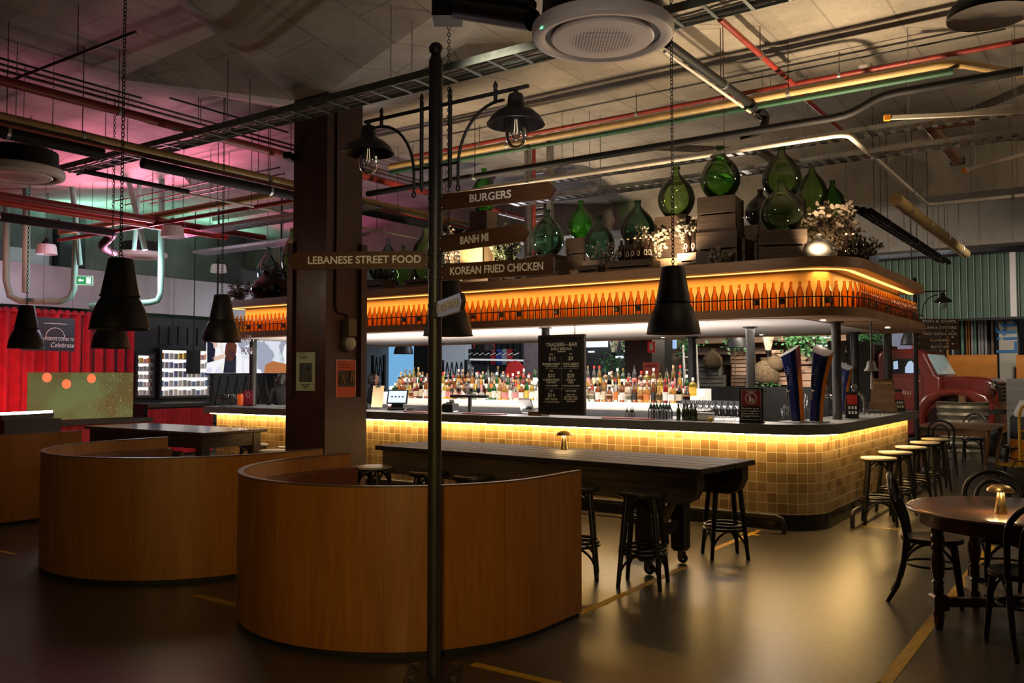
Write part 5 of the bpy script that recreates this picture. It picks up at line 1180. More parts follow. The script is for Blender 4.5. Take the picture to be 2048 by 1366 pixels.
for fx_ in (0.22, 0.78): q = MB(); chain(q, bx0 + W_*fx_, 9.02, bz1, 2.225, 0.03, 0.003); q.build('chain', MT['black'], mbd, None)
def chalk(s, fx_, fz_, size, **k): lettering(s, size*1.22, MT['chalk'], (bx0 + W_*fx_, 9.0108, bz0 + H_*fz_), (1, 0, 0), mbd, 0.0005, bold=0.0008, **k)
for s, fx_, fz_, sz in (('TRADERS—BAR', .5, .875, .052), ('DAILY SPECIALS', .5, .822, .034), ('FROM 5PM', .5, .79, .02), ('MON', .28, .755, .018), ('TUE', .70, .755, .018), ('$12', .30, .70, .055), ('$9', .70, .70, .055),
    ('BURGER NIGHT', .28, .632, .030), ('TACO NIGHT', .70, .632, .030), ('+ ANY $5 TAP BEER', .28, .603, .017), ('+ ANY $10 MARGARITA', .70, .603, .017), ('WED', .28, .545, .018), ('SAT', .70, .545, .018), ('$10', .28, .485, .055), ('$20', .70, .485, .055),
    ('KOREAN FRIED', .28, .435, .028), ('CHICKEN', .28, .402, .028), ('STEAK &', .70, .435, .028), ('FRIES', .70, .402, .028), ('+ ANY $5 TAP BEER', .28, .36, .017), ('+ ANY $8 GLASS OF WINE', .70, .36, .017), ('SUN', .28, .295, .018), ('HAPPY HOUR', .70, .295, .020),
    ('$14', .28, .238, .055), ('DRY PASTA', .28, .188, .028), ('+ ANY $8 GLASS OF WINE', .28, .155, .016), ('TUES - THU', .70, .25, .019), ('FRI 4-6PM / 5-6PM', .70, .222, .019), ('SAT 4-6PM / 5-6PM', .70, .194, .019), ('SUN 3-5PM', .70, .166, .019)):
    chalk(s, fx_, fz_, sz)
q = MB()
for k in range(24): q.box(bx0 + W_*.495, 9.0108, bz0 + H_*(.16 + .024*k), bx0 + W_*.505, 9.0118, bz0 + H_*(.166 + .024*k))
for zz in (.575, .32):
    for k in range(36): q.box(bx0 + W_*(.14 + .02*k), 9.0108, bz0 + H_*zz, bx0 + W_*(.148 + .02*k), 9.0118, bz0 + H_*(zz + .006))
o = q.build('chalk_dots', MT['chalk'], mbd, None); o['kind'] = 'stuff'

def C(px, py, z=CT): return PZ(px, py, z)
# no-alcohol-under-18 sign
MT['signred'] = mat('red_sign_print', (0.30, 0.035, 0.025), 0.5, 0, 0.1, 10)
p = C(1503, 846); t = thing('counter_sign', 'upright black sign with red crossed-bottle panel standing on the counter', 'sign', tuple(p), None, 0.12); t['_b'] = (0, 0, 0)
MB().cbox((0, 0, 0.19), (0.25, 0.02, 0.37), 0, bev=0.003).build('stand', MT['black'], t, None); MB().cbox((0, 0.03, 0.008), (0.25, 0.12, 0.014), 0, bev=0.003).build('foot', MT['black'], t, None)
MB().cbox((0, -0.011, 0.265), (0.20, 0.002, 0.17)).build('red_panel', MT['signred'], t, None)
q = MB(); 
for x0, z0, x1, z1 in ((-.105, .035, .105, .038), (-.105, .352, .105, .355), (-.105, .035, -.102, .355), (.102, .035, .105, .355)): q.box(x0, -.0125, z0, x1, -.0105, z1)
q.build('white_border', MT['letter'], t, None)
q = MB(); q.tube([(0.058*cos(2*pi*k/28), -0.013, 0.262 + 0.058*sin(2*pi*k/28)) for k in range(28)], 0.0045, 6, closed=True); q.bar((-0.04, -0.014, 0.302), (0.04, -0.014, 0.222), 0.003, 0.008, up=(0, 1, 0))
q.build('prohibition_ring', MT['letter'], t, None)
q = MB(); q.extr([(-.022, -.0125, .225), (.004, -.0125, .225), (.004, -.0125, .265), (-.004, -.0125, .285), (-.004, -.0125, .305), (-.014, -.0125, .305), (-.014, -.0125, .285), (-.022, -.0125, .265)], (0, -.001, 0)); q.extr([(.010, -.0125, .225), (.030, -.0125, .225), (.028, -.0125, .262), (.012, -.0125, .262)], (0, -.001, 0)); q.build('bottle_icon', MT['letter'], t, None)
lettering('UNDER 18', 0.022, MT['letter'], (0, -0.0125, 0.335), (1, 0, 0), t, 0.0005)
for i, s in enumerate(('No alcohol can be', 'sold or supplied to', 'anyone under 18.', "It's against the law.")): lettering(s, 0.024, MT['letter'], (-0.095, -0.0115, 0.155 - 0.027*i), (1, 0, 0), t, 0.0005, align='LEFT', bold=0.0006)

# tall leaning beer towers
MT['blue'] = mat('gloss_navy_blue', (0.008, 0.018, 0.10), 0.16, 0, 0.2, 6, coat=0.6)
MT['orange2'] = mat('gloss_orange_band', (0.80, 0.22, 0.01), 0.25, 0, 0.1, 6, coat=0.5)
MT['towertop'] = mat('silver_white_cap', (0.62, 0.60, 0.64), 0.3, 0, 0.05, 6)
def tower(px, py, lean, label, rz, sc=1.0, capm=None, h=0.72):
    p = C(px, py); t = thing('beer_tower', label, 'beer tap', tuple(p), 'tall blue beer towers', rz); t['_b'] = (0, 0, 0); t.scale = (sc,)*3
    n = 14; L_, Rr = [], []
    body = MB(); rings = []
    for i in range(n + 1):
        u = i/n; z = 0.012 + h*u; cx = lean*(u - 0.18*sin(pi*u)); hw = 0.062 + 0.040*u**1.4 - 0.008*sin(pi*u); hd = 0.045 + 0.015*u
        rings.append([(cx - hw, -hd*0.4, z), (cx - hw*0.6, -hd, z), (cx + hw*0.6, -hd, z), (cx + hw, -hd*0.4, z), (cx + hw, hd, z), (cx - hw, hd, z)])
    dz = 0.10
    for k in range(6): x, y, z = rings[-1][k]; rings[-1][k] = (x, y, z + dz*((0.35 + 0.35*y/0.06) - (x - lean)/0.102*0.4*(1 if lean > 0 else -1)))
    vs = [q_ for r_ in rings for q_ in r_]; fs = []; fb = []
    for i in range(n):
        for k in range(6):
            (fb if k in (3,) else fs).append((i*6+k, i*6+(k+1) % 6, (i+1)*6+(k+1) % 6, (i+1)*6+k))
    body.add(vs, fs); body.build('tower_body', MT['blue'], t, 40)
    MB().add(vs, fb).build('orange_band', MT['orange2'], t, 40)
    MB().add(vs[-6:], [tuple(range(6))]).add([(x, y, z + 0.004) for x, y, z in vs[-6:]], [tuple(range(6))]).build('cap_face', capm or MT['towertop'], t, None)
    q = MB(); zt = 0.34; cx = lean*0.4; q.lathe([(0.016, 0), (0.016, 0.05), (0.010, 0.07)], 14, (cx, -0.06, zt), R=Matrix.Rotation(pi/2, 3, 'X')); q.tube([(cx, -0.11, zt + 0.01), (cx, -0.115, zt - 0.03), (cx, -0.118, zt - 0.10)], 0.009, 10); q.build('spout', MT['chrome'], t, 50)
    q = MB(); q.lathe([(0.008, 0), (0.010, 0.02), (0.007, 0.05), (0.013, 0.12), (0.015, 0.16), (0.0001, 0.165)], 14, (cx, -0.10, zt + 0.012)); q.build('tap_handle', MT['black'], t, 50)
    # pale lion-like crest is left as a plain light motif
    q = MB(); 
    for k in range(9):
        z = 0.40 + 0.024*k; cx = lean*((z/h) - 0.18*sin(pi*z/h)); w_ = 0.012 + 0.016*sin(k/8*pi); q.bar((cx - w_, -0.064, z), (cx + w_, -0.064, z + 0.012), 0.004, 0.010, up=(0, 1, 0))
    q.build('pale_motif', mat('pale_blue_print', (0.35, 0.38, 0.55), 0.4), t, None)
    MB().cbox((0.02, -0.06, 0.006), (0.26, 0.22, 0.012), 0, bev=0.004).build('drip_tray', MT['steel'], t, None)
    return t
tower(1594, 844, -0.09, 'tall navy beer tower leaning left with dark top, on the counter corner', -0.35, capm=MT['black'])
tower(1631, 844, 0.09, 'tall navy beer tower leaning right with white top, on the counter corner', -0.30)
p = C(1684, 826); tower(1684, 824, 0.08, 'third blue beer tower farther back, behind the counter post', -0.3, 0.82)
# chrome swan-neck fonts
for px, py, lb in ((1655, 838, 'chrome swan-neck tap between blue tower and post'), (1712, 826, 'chrome swan-neck tap right of the counter post')):
    p = C(px, py); t = thing('chrome_tap', lb, 'beer tap', tuple(p), None, 0.8); t['_b'] = (0, 0, 0)
    MB().tube([(0.12, 0, 0), (0.12, 0, 0.14), (0.10, 0, 0.22), (0.04, 0, 0.27), (-0.05, 0, 0.265), (-0.10, 0, 0.22), (-0.12, 0, 0.16)], 0.020, 12).build('neck', MT['chrome'], t, 60)
    MB().lathe([(0.0001, -0.012), (0.045, -0.010), (0.05, 0), (0.045, 0.010), (0.0001, 0.012)], 20, (-0.02, 0, 0.345), R=Matrix.Rotation(pi/2, 3, 'X')).build('badge', MT['chrome'], t, 40)
    MB().cyl((-0.02, 0, 0.27), 0.008, 0.04, 10).build('badge_stem', MT['chrome'], t, 40)
    MB().lathe([(0.03, 0), (0.032, 0.006), (0.024, 0.012)], 16, (0.12, 0, 0)).build('flange', MT['chrome'], t, 40)
# tent menus
for px, py, hh, lb, rz in ((1706, 838, 0.32, 'black tent card with red panel leaning beside the counter post', 0.35), (1803, 824, 0.32, 'black tent card with red panel near the far counter end', 0.75)):
    p = C(px, py); t = thing('tent_menu', lb, 'menu', tuple(p), None, rz); t['_b'] = (0, 0, 0); R = Matrix.Rotation(radians(-16), 3, 'X')
    MB().cbox((0, 0.045, hh/2), (0.13, 0.004, hh), R=R).build('front_card', MT['black'], t, None); MB().cbox((0, 0.135, hh/2 - 0.004), (0.13, 0.004, hh), R=Matrix.Rotation(radians(16), 3, 'X')).build('rear_card', MT['black'], t, None)
    f = lambda x, z: Vector((0, 0.045, hh/2)) + R @ Vector((x, -0.003, z - hh/2))
    MB().cbox(f(0, hh*0.70), (0.11, 0.001, hh*0.36), R=R).build('red_panel', MT['red'], t, None)
    q = MB(); 
    for i in range(3):
        for j in range(2): q.cbox(f(-0.035 + 0.035*i, hh*(0.40 - 0.18*j)), (0.022, 0.001, hh*0.11), R=R)
    q.build('print_blocks', MT['letter'], t, None)
    lettering('HOUSE RULES', 0.02, MT['letter'], f(0, hh*0.80), (1, 0, 0), t, 0.0004, updir=R @ Vector((0, 0, 1)))
# old wooden till box
p = C(1766, 825); t = thing('wooden_till', 'old wooden cash till on the far counter end', 'till', tuple(p), None, 0.2); t['_b'] = (0, 0, 0)
MT['tillwood'] = wood('polished_till_wood', (0.19, 0.10, 0.045), (0.11, 0.055, 0.022), 0.3, 'X', scale=5, coat=0.3)
MB().cbox((0, 0.1, 0.07), (0.36, 0.34, 0.14), 0, bev=0.01).build('base', MT['tillwood'], t, None); MB().extr([(-0.15, -0.02, 0.14), (-0.15, 0.24, 0.14), (-0.15, 0.24, 0.40), (-0.15, 0.16, 0.44), (-0.15, 0.08, 0.42), (-0.15, 0.02, 0.30)], (0.30, 0, 0)).build('cabinet', MT['tillwood'], t, None)
MB().cbox((0, 0.10, 0.425), (0.24, 0.11, 0.04), R=Matrix.Rotation(radians(25), 3, 'X')).build('display_window', MT['brass'], t, None); MB().cbox((0, -0.073, 0.07), (0.28, 0.008, 0.09)).build('drawer', MT['tillwood'], t, None)
# ship's bell hanging from the canopy
p = PY(1743, 740, 10.7); t = thing('hanging_bell', 'small pewter bell with rope pull hanging from the canopy', 'bell', tuple(p))
MT['pewter'] = mat('dull_pewter', (0.16, 0.15, 0.14), 0.5, 0.4, 0.2, 12)
MB().lathe([(0.0001, 0.11), (0.02, 0.11), (0.045, 0.095), (0.055, 0.04), (0.07, 0.01), (0.085, -0.01), (0.082, -0.014), (0.065, 0.0), (0.0001, 0.06)], 24, p).build('bell_cup', MT['pewter'], t, 50)
MB().tube([p + Vector((0, 0, 0.11)), p + Vector((0, 0, 0.30)), (p.x, p.y, 2.235)], 0.010, 8).build('hook', MT['pewter'], t, 50)
q = MB().tube([p + Vector((0, 0, 0.02)), p + Vector((0.004, 0, -0.05)), p + Vector((0, 0, -0.22))], [0.006, 0.014, 0.018], 8); q.build('rope_pull', mat('pale_rope', (0.6, 0.52, 0.4), 0.8), t, 50)
# glasses
MT['glass2'] = glass('drinking_glass', (0.90, 0.91, 0.92), 0.02, 0.06, 1.5)
gl = local(thing('tumbler', '', 'glass')); MB().lathe([(0.0001, 0.004), (0.028, 0.0), (0.030, 0.004), (0.036, 0.12), (0.034, 0.12), (0.028, 0.012), (0.0001, 0.012)], 16).build('glass', MT['glass2'], gl, 50)
glp = Proto(gl)
p = C(1785, 822); glp.put(tuple(p), 0, 'single tall empty glass near the far counter end, before the tent card')
for i, (px, py) in enumerate(((1566, 842), (1575, 838), (1608, 846), (1616, 842), (1611, 836), (1570, 833))):
    p = C(px, py - 6); glp.put(tuple(p), 0, 'empty tumbler standing between the two leaning beer towers' if px > 1600 else 'empty tumbler left of the leaning beer towers', 'tumblers by the beer towers')
t = thing('utensil_jug', 'glass jug holding metal bar spoons between the two beer towers', 'jug', tuple(C(1607, 826))); p = C(1607, 826); MB().lathe([(0.05, 0), (0.06, 0.02), (0.055, 0.16), (0.06, 0.17)], 20, p).build('jug', MT['glass2'], t, 50)
q = MB()
for k in range(9): a = k*0.7; q.tube([p + Vector((0.02*cos(a), 0.02*sin(a), 0.02)), p + Vector((0.06*cos(a), 0.06*sin(a), 0.22 + 0.02*(k % 3)))], 0.004, 5)
o = q.build('bar_spoons', MT['steel'], t, None); o['kind'] = 'stuff'
# wire racks
t = thing('wire_rack', 'low wire rack lying on the counter right of the tent card', 'rack', tuple(C(1738, 830))); p = C(1738, 830); q = MB()
for k in range(6): x = -0.16 + 0.064*k; q.tube([p + Vector((x, -0.1, 0.003)), p + Vector((x, -0.1, 0.06)), p + Vector((x, 0.14, 0.06)), p + Vector((x, 0.14, 0.003))], 0.003, 5)
for y in (-0.1, 0.02, 0.14): q.tube([p + Vector((-0.17, y, 0.06)), p + Vector((0.17, y, 0.06))], 0.003, 5)
q.build('wire', MT['black'], t, None)
# red bar mats
for x0, x1, py, lb in ((1206, 1302, 833, 'red bar mat right of the chalkboard'), (928, 1005, 826, 'red bar mat right of the signpost'), (811, 853, 820, 'red bar mat left of the signpost')):
    a, b_ = C(x0, py - 1), C(x1, py + 1); y_ = 9.14; a, b_ = PY(x0, py, y_), PY(x1, py, y_)
    t = thing('bar_mat', lb, 'mat', (a.lerp(b_, .5).x, y_, CT), 'red bar mats'); MB().cbox((a.lerp(b_, .5).x, y_ + 0.03, CT + 0.005), (b_.x - a.x, 0.16, 0.010), 0, bev=0.003).build('mat', MT['red'], t, None)
    q = MB().cbox((a.lerp(b_, .5).x, y_ + 0.03, CT + 0.011), (b_.x - a.x - 0.02, 0.14, 0.003)); q.build('rubber_nubs', MT['red'], t, None)
# pour-spout bottles
sp_ = local(thing('spirit_bottle', '', 'bottle'))
MB().lathe([(0.0001, 0.0), (0.034, 0.0), (0.036, 0.006), (0.036, 0.10), (0.026, 0.125), (0.015, 0.15), (0.014, 0.17)], 14).build('glass', MT['glass2'], sp_, 50); MB().lathe([(0.0148, 0.115), (0.017, 0.12), (0.0165, 0.165), (0.0001, 0.166)], 12).build('green_collar', mat('green_collar_plastic', (0.03, 0.14, 0.09), 0.4), sp_, 50)
MB().tube([(0, 0, 0.165), (0, 0, 0.19), (0.01, 0, 0.215)], [0.006, 0.005, 0.003], 8).build('pourer', MT['black'], sp_, 50)
spp = Proto(sp_)
for i, px in enumerate((1302, 1308, 1314, 1321, 1327, 1333, 1339)): p = PY(px, 835, 9.30 + 0.05*(i % 2)); spp.put((p.x, p.y, CT), i, 'clear bottle with green collar and pourer, cluster left of the wine bottles', 'clear pourer bottles on the counter')
for i, px in enumerate((1254, 1262, 1266)): p = PY(px, 830, 9.42); spp.put((p.x, p.y, CT - 0.02), i, 'small dark pourer bottle behind the red mat', 'pourer bottles behind the red mat', sc=0.7)
wb = local(thing('wine_bottle', '', 'bottle')); MT['winegreen'] = glass('dark_wine_glass', (0.12, 0.15, 0.04), 0.04, 0.15)
WB = [(0.0001, 0.0), (0.036, 0.0), (0.038, 0.008), (0.038, 0.17), (0.032, 0.20), (0.018, 0.225), (0.0145, 0.24), (0.0145, 0.29), (0.0165, 0.292), (0.0165, 0.302), (0.0001, 0.303)]
MB().lathe(WB, 14).build('glass', MT['winegreen'], wb, 50); MB().lathe([(0.0150, 0.245), (0.0155, 0.300), (0.0001, 0.304)], 12).build('foil', MT['black'], wb, 50)
wbp = Proto(wb)
for i, px in enumerate((1357, 1368, 1375, 1383, 1390)): p = PY(px, 837, 9.22 + 0.06*(i % 2)); wbp.put((p.x, p.y, CT), 0, 'dark green wine bottle in the small cluster left of the white tub', 'wine bottles on the counter', sc=(1, 1, 0.55 + 0.0*i) if False else 0.62)
# tub, lemon
p = PY(1410, 838, 9.3); t = thing('white_tub', 'white plastic tub on the counter left of the under-age sign', 'tub', (p.x, p.y, CT)); MB().cbox((p.x, p.y, CT + 0.04), (0.17, 0.14, 0.08), 0, bev=0.015).build('tub', MT['white'], t, 40); MB().cbox((p.x, p.y, CT + 0.084), (0.18, 0.15, 0.008), 0, bev=0.003).build('lid', MT['white'], t, None)
p = PY(1421, 843, 9.12); lm = MB().lathe([(0.0001, -0.032), (0.008, -0.028), (0.022, -0.014), (0.026, 0), (0.022, 0.014), (0.008, 0.028), (0.0001, 0.033)], 14, (0, 0, 0.026), R=Matrix.Rotation(pi/2, 3, 'Y')).build('lemon', mat('lemon_skin', (0.80, 0.52, 0.03), 0.45, 0, 0.1, 40, bump=0.3), None, 60, origin=(p.x, p.y, CT)); tag(lm, 'yellow lemon on the counter beside the white tub', 'fruit')
for v in lm.data.vertices: v.co = v.co + Vector((p.x, p.y, CT))
lm.location = (p.x, p.y, CT)
for v in lm.data.vertices: pass
# touch-screen till and printer
MT['screen'] = emit('till_screen', (0.62, 0.74, 1.0), 1.3, (0.1, 0.1, 0.1))
p = C(795, 820); t = thing('touch_till', 'touch-screen till with lit pale screen, between column and signpost', 'till', tuple(p), None, 0.45); t['_b'] = (0, 0, 0); R = Matrix.Rotation(radians(-22), 3, 'X')
MB().cbox((0, 0, 0.19), (0.31, 0.02, 0.22), R=R, bev=0.004).build('bezel', MT['black'], t, None); MB().cbox(Vector((0, 0, 0.19)) + R @ Vector((0, -0.012, 0)), (0.27, 0.002, 0.18), R=R).build('screen', MT['screen'], t, None)
MB().extr([(-0.09, -0.04, 0), (-0.09, 0.20, 0), (-0.09, 0.16, 0.20), (-0.09, 0.04, 0.22)], (0.18, 0, 0)).build('stand', MT['black'], t, None); MB().cbox((0.03, -0.13, 0.02), (0.26, 0.10, 0.03), 0, bev=0.006).build('keypad', MT['black'], t, None)
q = MB(); 
for k in range(4): q.cbox(Vector((0, 0, 0.19)) + R @ Vector((-0.08 + 0.055*k, -0.0135, 0.0)), (0.03, 0.001, 0.02), R=R)
q.build('screen_icons', mat('screen_ink', (0.02, 0.04, 0.2), 0.5), t, None)
p = C(897, 824); t = thing('receipt_printer', 'black receipt printer directly right of the signpost', 'printer', tuple(p), None, 0.2); t['_b'] = (0, 0, 0)
MB().cbox((0, 0.06, 0.06), (0.16, 0.20, 0.12), 0, bev=0.015).build('body', MT['black'], t, None); MB().cbox((0, 0.05, 0.125), (0.10, 0.06, 0.02), 0, bev=0.004).build('lid', MT['black'], t, None)
MB().cbox((0, 0.10, 0.15), (0.075, 0.001, 0.05), R=Matrix.Rotation(0.4, 3, 'X')).build('receipt', MT['paper'], t, None)
p = C(1052, 826); t = thing('card_till', 'dark folded till screen seen from behind, left of the chalkboard', 'till', tuple(p), None, -0.3); t['_b'] = (0, 0, 0)
MB().cbox((0, 0.0, 0.11), (0.26, 0.025, 0.17), R=Matrix.Rotation(radians(20), 3, 'X'), bev=0.006).build('screen_back', mat('grey_brown_plastic', (0.09, 0.08, 0.07), 0.5), t, None); MB().cbox((0.05, 0.02, 0.03), (0.16, 0.14, 0.06), 0, bev=0.01).build('stand', MT['black'], t, None); MB().cbox((0.22, -0.02, 0.02), (0.10, 0.17, 0.03), R=Matrix.Rotation(0.3, 3, 'X'), bev=0.006).build('card_reader', MT['black'], t, None)
p = C(1072, 831); t = thing('wooden_tray', 'small wooden box tray below the chalkboard\'s left edge', 'tray', tuple(p)); q = MB().cbox(p + Vector((0, 0.03, 0.025)), (0.2, 0.12, 0.05), 0, bev=0.003); q.build('tray', MT['tillwood'], t, None); MB().cbox(p + Vector((0, 0.03, 0.052)), (0.17, 0.10, 0.004)).build('liner', MT['paper'], t, None)
# tap rail with badges
p = C(940, 822); yT = 9.55; p = PY(940, 822, yT); t = thing('tap_rail', 'dark T-shaped tap rail with six round badges behind the counter', 'beer tap', (p.x, yT, 0.93))
zr = PY(940, 793, yT).z; xa = PY(902, 793, yT).x; xb = PY(976, 793, yT).x
MB().cyl((p.x, yT, 0.932), 0.028, zr - 0.935, 14).build('column', MT['post'], t, 40); MB().tube([(xa, yT, zr), (xb, yT, zr)], 0.025, 14).build('cross_tube', MT['post'], t, 50)
for i, c in enumerate(((.45, .45, .45), (.16, .02, .04), (.35, .28, .24), (.03, .04, .06), (.02, .03, .18), (.20, .06, .02))):
    x = xa + (xb - xa)*(0.06 + 0.176*i); m_ = mat('badge_enamel', c, 0.35, 0, 0.1, 10)
    b1 = MB().lathe([(0.0001, -0.008), (0.036, -0.007), (0.039, 0), (0.036, 0.007), (0.0001, 0.008)], 20, (x, yT - 0.02, zr + 0.085), R=Matrix.Rotation(pi/2, 3, 'X')).build('badge', m_, t, 40)
    c_ = MB().tube([(0.026*cos(2*pi*k/16) + x, yT - 0.0285, zr + 0.085 + 0.026*sin(2*pi*k/16)) for k in range(16)], 0.002, 5, closed=True).build('badge_ring', MT['letter'], None, None); c_.parent = b1
    for v in c_.data.vertices: v.co = v.co - Vector(t['_b'])
    MB().cyl((x, yT - 0.01, zr + 0.018), 0.008, 0.04, 8).build('tap_stem', MT['chrome'], t, 40)
# clipboards and bits left of the till
p = C(752, 816); t = thing('menu_clipboard', 'tan clipboard standing on the counter right beside the column', 'clipboard', tuple(p), None, 0.2); t['_b'] = (0, 0, 0); MB().cbox((0, 0.05, 0.18), (0.20, 0.008, 0.34), R=Matrix.Rotation(radians(-10), 3, 'X'), bev=0.002).build('board', MT['cratelit'], t, None); MB().cbox((0, 0.062, 0.33), (0.08, 0.012, 0.02)).build('clip', MT['steel'], t, None)
# left end: red sign, orange jar, wine glasses
p = C(496, 812); t = thing('table_sign', 'red card in a stand on the counter left of the column', 'sign', tuple(p), None, 0.6); t['_b'] = (0, 0, 0); MB().cbox((0, 0, 0.13), (0.16, 0.008, 0.25), 0, bev=0.002).build('card', mat('crimson_card', (0.33, 0.02, 0.05), 0.5), t, None); MB().cbox((0, 0, 0.006), (0.16, 0.07, 0.012), 0, bev=0.003).build('base', MT['black'], t, None)
q = MB().tube([(0.03*cos(2*pi*k/20), -0.006, 0.185 + 0.04*sin(2*pi*k/20)) for k in range(20)], 0.002, 5, closed=True); q.build('oval_emblem', MT['letter'], t, None)
p = C(481, 810); t = thing('orange_jar', 'glowing orange plastic jar beside the red card at the bar\'s left end', 'jar', tuple(p)); MB().lathe([(0.05, 0), (0.055, 0.01), (0.055, 0.17), (0.05, 0.18)], 20, p).build('jar', mat('orange_translucent', (0.8, 0.12, 0.02), 0.3, 0, 0.1, 6, emis=(1, .15, .02), est=0.25), t, 40); MB().cyl(p + Vector((0, 0, 0.181)), 0.053, 0.02, 18).build('lid', MT['red'], t, 40)
wg = local(thing('wine_glass', '', 'glass')); MB().lathe([(0.0001, 0.002), (0.034, 0.0), (0.033, 0.004), (0.005, 0.012), (0.004, 0.085), (0.012, 0.095), (0.032, 0.125), (0.036, 0.155), (0.028, 0.20), (0.0265, 0.20), (0.034, 0.155), (0.030, 0.127), (0.0001, 0.10)], 16).build('glass', MT['glass2'], wg, 50)
wgp = Proto(wg)
for i in range(10): p = C(530 + 4*(i % 8) + (2 if i > 7 else 0), 810); wgp.put((p.x + 0.0, 9.05 + 0.085*(i % 3), CT), 0, 'wine glass in the cluster on the bar just left of the column', 'wine glasses left of the column')
pz0 = PY(1415, 800, 10.2)
for r_ in range(2):
    for i in range(11):
        x = pz0.x - 0.30 + 0.078*i; wgp.put((x, 10.15 + 0.11*r_, 1.10 if r_ == 0 else 1.10), 0, 'stemmed glass in the racked rows right of the back-bar bottles', 'racked stem glasses')
gk = thing('glass_rack', 'low steel bench rack carrying the rows of stem glasses', 'rack', (pz0.x + 0.1, 10.2, 0)); MB().box(pz0.x - 0.40, 10.05, 1.06, pz0.x + 0.60, 10.40, 1.0995).build('rack_top', MT['steel'], gk, None)
for sx in (-0.36, 0.56):
    for y in (10.09, 10.36): MB().cyl((pz0.x + sx, y, 0), 0.018, 1.06, 10).build('leg', MT['steel'], gk, 40)

# ================================================================ back bar with liquor bottles
bbk = thing('back_bar', 'white-fronted stepped shelf of liquor bottles inside the bar', 'shelf', (-6.4, 11.2, 0))
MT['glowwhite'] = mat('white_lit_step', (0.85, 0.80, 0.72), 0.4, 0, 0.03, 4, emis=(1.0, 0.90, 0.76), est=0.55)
XB0 = PY(752, 800, 10.9).x; XB1 = PY(1390, 805, 10.9).x
ROWS = [(10.90, 1.235), (11.12, 1.33), (11.34, 1.425)]
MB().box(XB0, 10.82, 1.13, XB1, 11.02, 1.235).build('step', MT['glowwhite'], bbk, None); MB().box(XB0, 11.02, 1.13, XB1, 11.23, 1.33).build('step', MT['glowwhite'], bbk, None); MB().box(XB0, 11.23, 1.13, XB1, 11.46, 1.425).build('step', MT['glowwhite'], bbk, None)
MB().box(XB0, 10.70, 0.0, XB1, 11.46, 1.129).build('cabinet', mat('dark_steel_front', (0.10, 0.10, 0.11), 0.4, 0.3, 0.2, 10), bbk, None)
GLS = {'clear': glass('clear_spirit_glass', (0.88, 0.88, 0.86), 0.03, 0.10), 'amber': glass('amber_spirit', (0.62, 0.26, 0.05), 0.03, 0.28), 'green': glass('green_spirit_glass', (0.06, 0.36, 0.08), 0.03, 0.25), 'golden': glass('golden_spirit', (0.85, 0.56, 0.16), 0.03, 0.28),
       'dark': glass('dark_spirit_glass', (0.06, 0.04, 0.03), 0.03, 0.12), 'red': glass('red_liqueur', (0.60, 0.03, 0.04), 0.03, 0.35), 'sky-blue': glass('sky_blue_glass', (0.25, 0.60, 0.75), 0.03, 0.3), 'yellow': glass('yellow_liqueur', (0.85, 0.70, 0.10), 0.03, 0.35)}
CAPS = {'black': MT['black'], 'red': MT['red'], 'cork-tan': mat('cork', (0.45, 0.30, 0.16), 0.8), 'gold': MT['brass'], 'white': MT['paper'], 'silver': MT['steel']}
LABS = {'cream': MT['labcream'], 'white': MT['paper'], 'black': mat('black_label', (0.02, 0.02, 0.02), 0.5), 'orange': mat('orange_label', (0.65, 0.20, 0.04), 0.6), 'pink': mat('pink_label', (0.65, 0.25, 0.25), 0.6), 'yellow': mat('yellow_label', (0.70, 0.48, 0.06), 0.6)}
SHP = {'round': ([(0.0001, 0), (0.036, 0), (0.038, 0.006), (0.038, 0.165), (0.033, 0.19), (0.018, 0.215), (0.0145, 0.23), (0.0145, 0.275)], 14, 0.275, 0.0145),
       'square': ([(0.0001, 0), (0.050, 0), (0.052, 0.006), (0.052, 0.15), (0.044, 0.17), (0.020, 0.185), (0.0155, 0.20), (0.0155, 0.235)], 4, 0.235, 0.0155),
       'squat': ([(0.0001, 0), (0.046, 0), (0.048, 0.006), (0.050, 0.08), (0.046, 0.12), (0.028, 0.15), (0.016, 0.165), (0.016, 0.205)], 16, 0.205, 0.016),
       'tall': ([(0.0001, 0), (0.033, 0), (0.034, 0.006), (0.033, 0.19), (0.026, 0.23), (0.014, 0.265), (0.0135, 0.315)], 14, 0.315, 0.0135)}
MESH = {}
def liquor(x, y, z, g, c, l, s, label):
    prof, n, top, rn = SHP[s]
    t = thing('liquor_bottle', label, 'bottle', (x, y, z), 'liquor bottles on the back bar', (pi/4 if n == 4 else 0) + random.uniform(-0.15, 0.15))
    for part, key, mk, m in (('glass', ('g', s, g), lambda: MB().lathe(prof, n), GLS[g]),
                             ('bottle_label', ('l', s, l), lambda: MB().lathe([(prof[2][0]*1.012, 0.035), (prof[2][0]*1.012, 0.035 + 0.36*top)], n), LABS[l]),
                             ('cap', ('c', s, c), lambda: MB().lathe([(rn*1.12, top - 0.03), (rn*1.15, top + 0.012), (0.0001, top + 0.013)], 12), CAPS[c])):
        if key not in MESH: o = mk().build(part, m, None, 50); MESH[key] = o.data
        else: o = bpy.data.objects.new(part, MESH[key]); COL.objects.link(o)
        o.parent = t
rs = random.Random(21); combos = [(g, c, l, s) for g in GLS for c in CAPS for l in LABS for s in SHP]; rs.shuffle(combos)
wt = {'clear': 9, 'amber': 7, 'golden': 5, 'green': 3, 'dark': 3, 'red': 1.3, 'sky-blue': 0.5, 'yellow': 1.3}
combos.sort(key=lambda k: rs.random()**(1/ (wt[k[0]] * (3 if k[2] in ('cream', 'white') else 1))), reverse=True); ci = 0
RN = ('front row', 'middle row', 'back row')
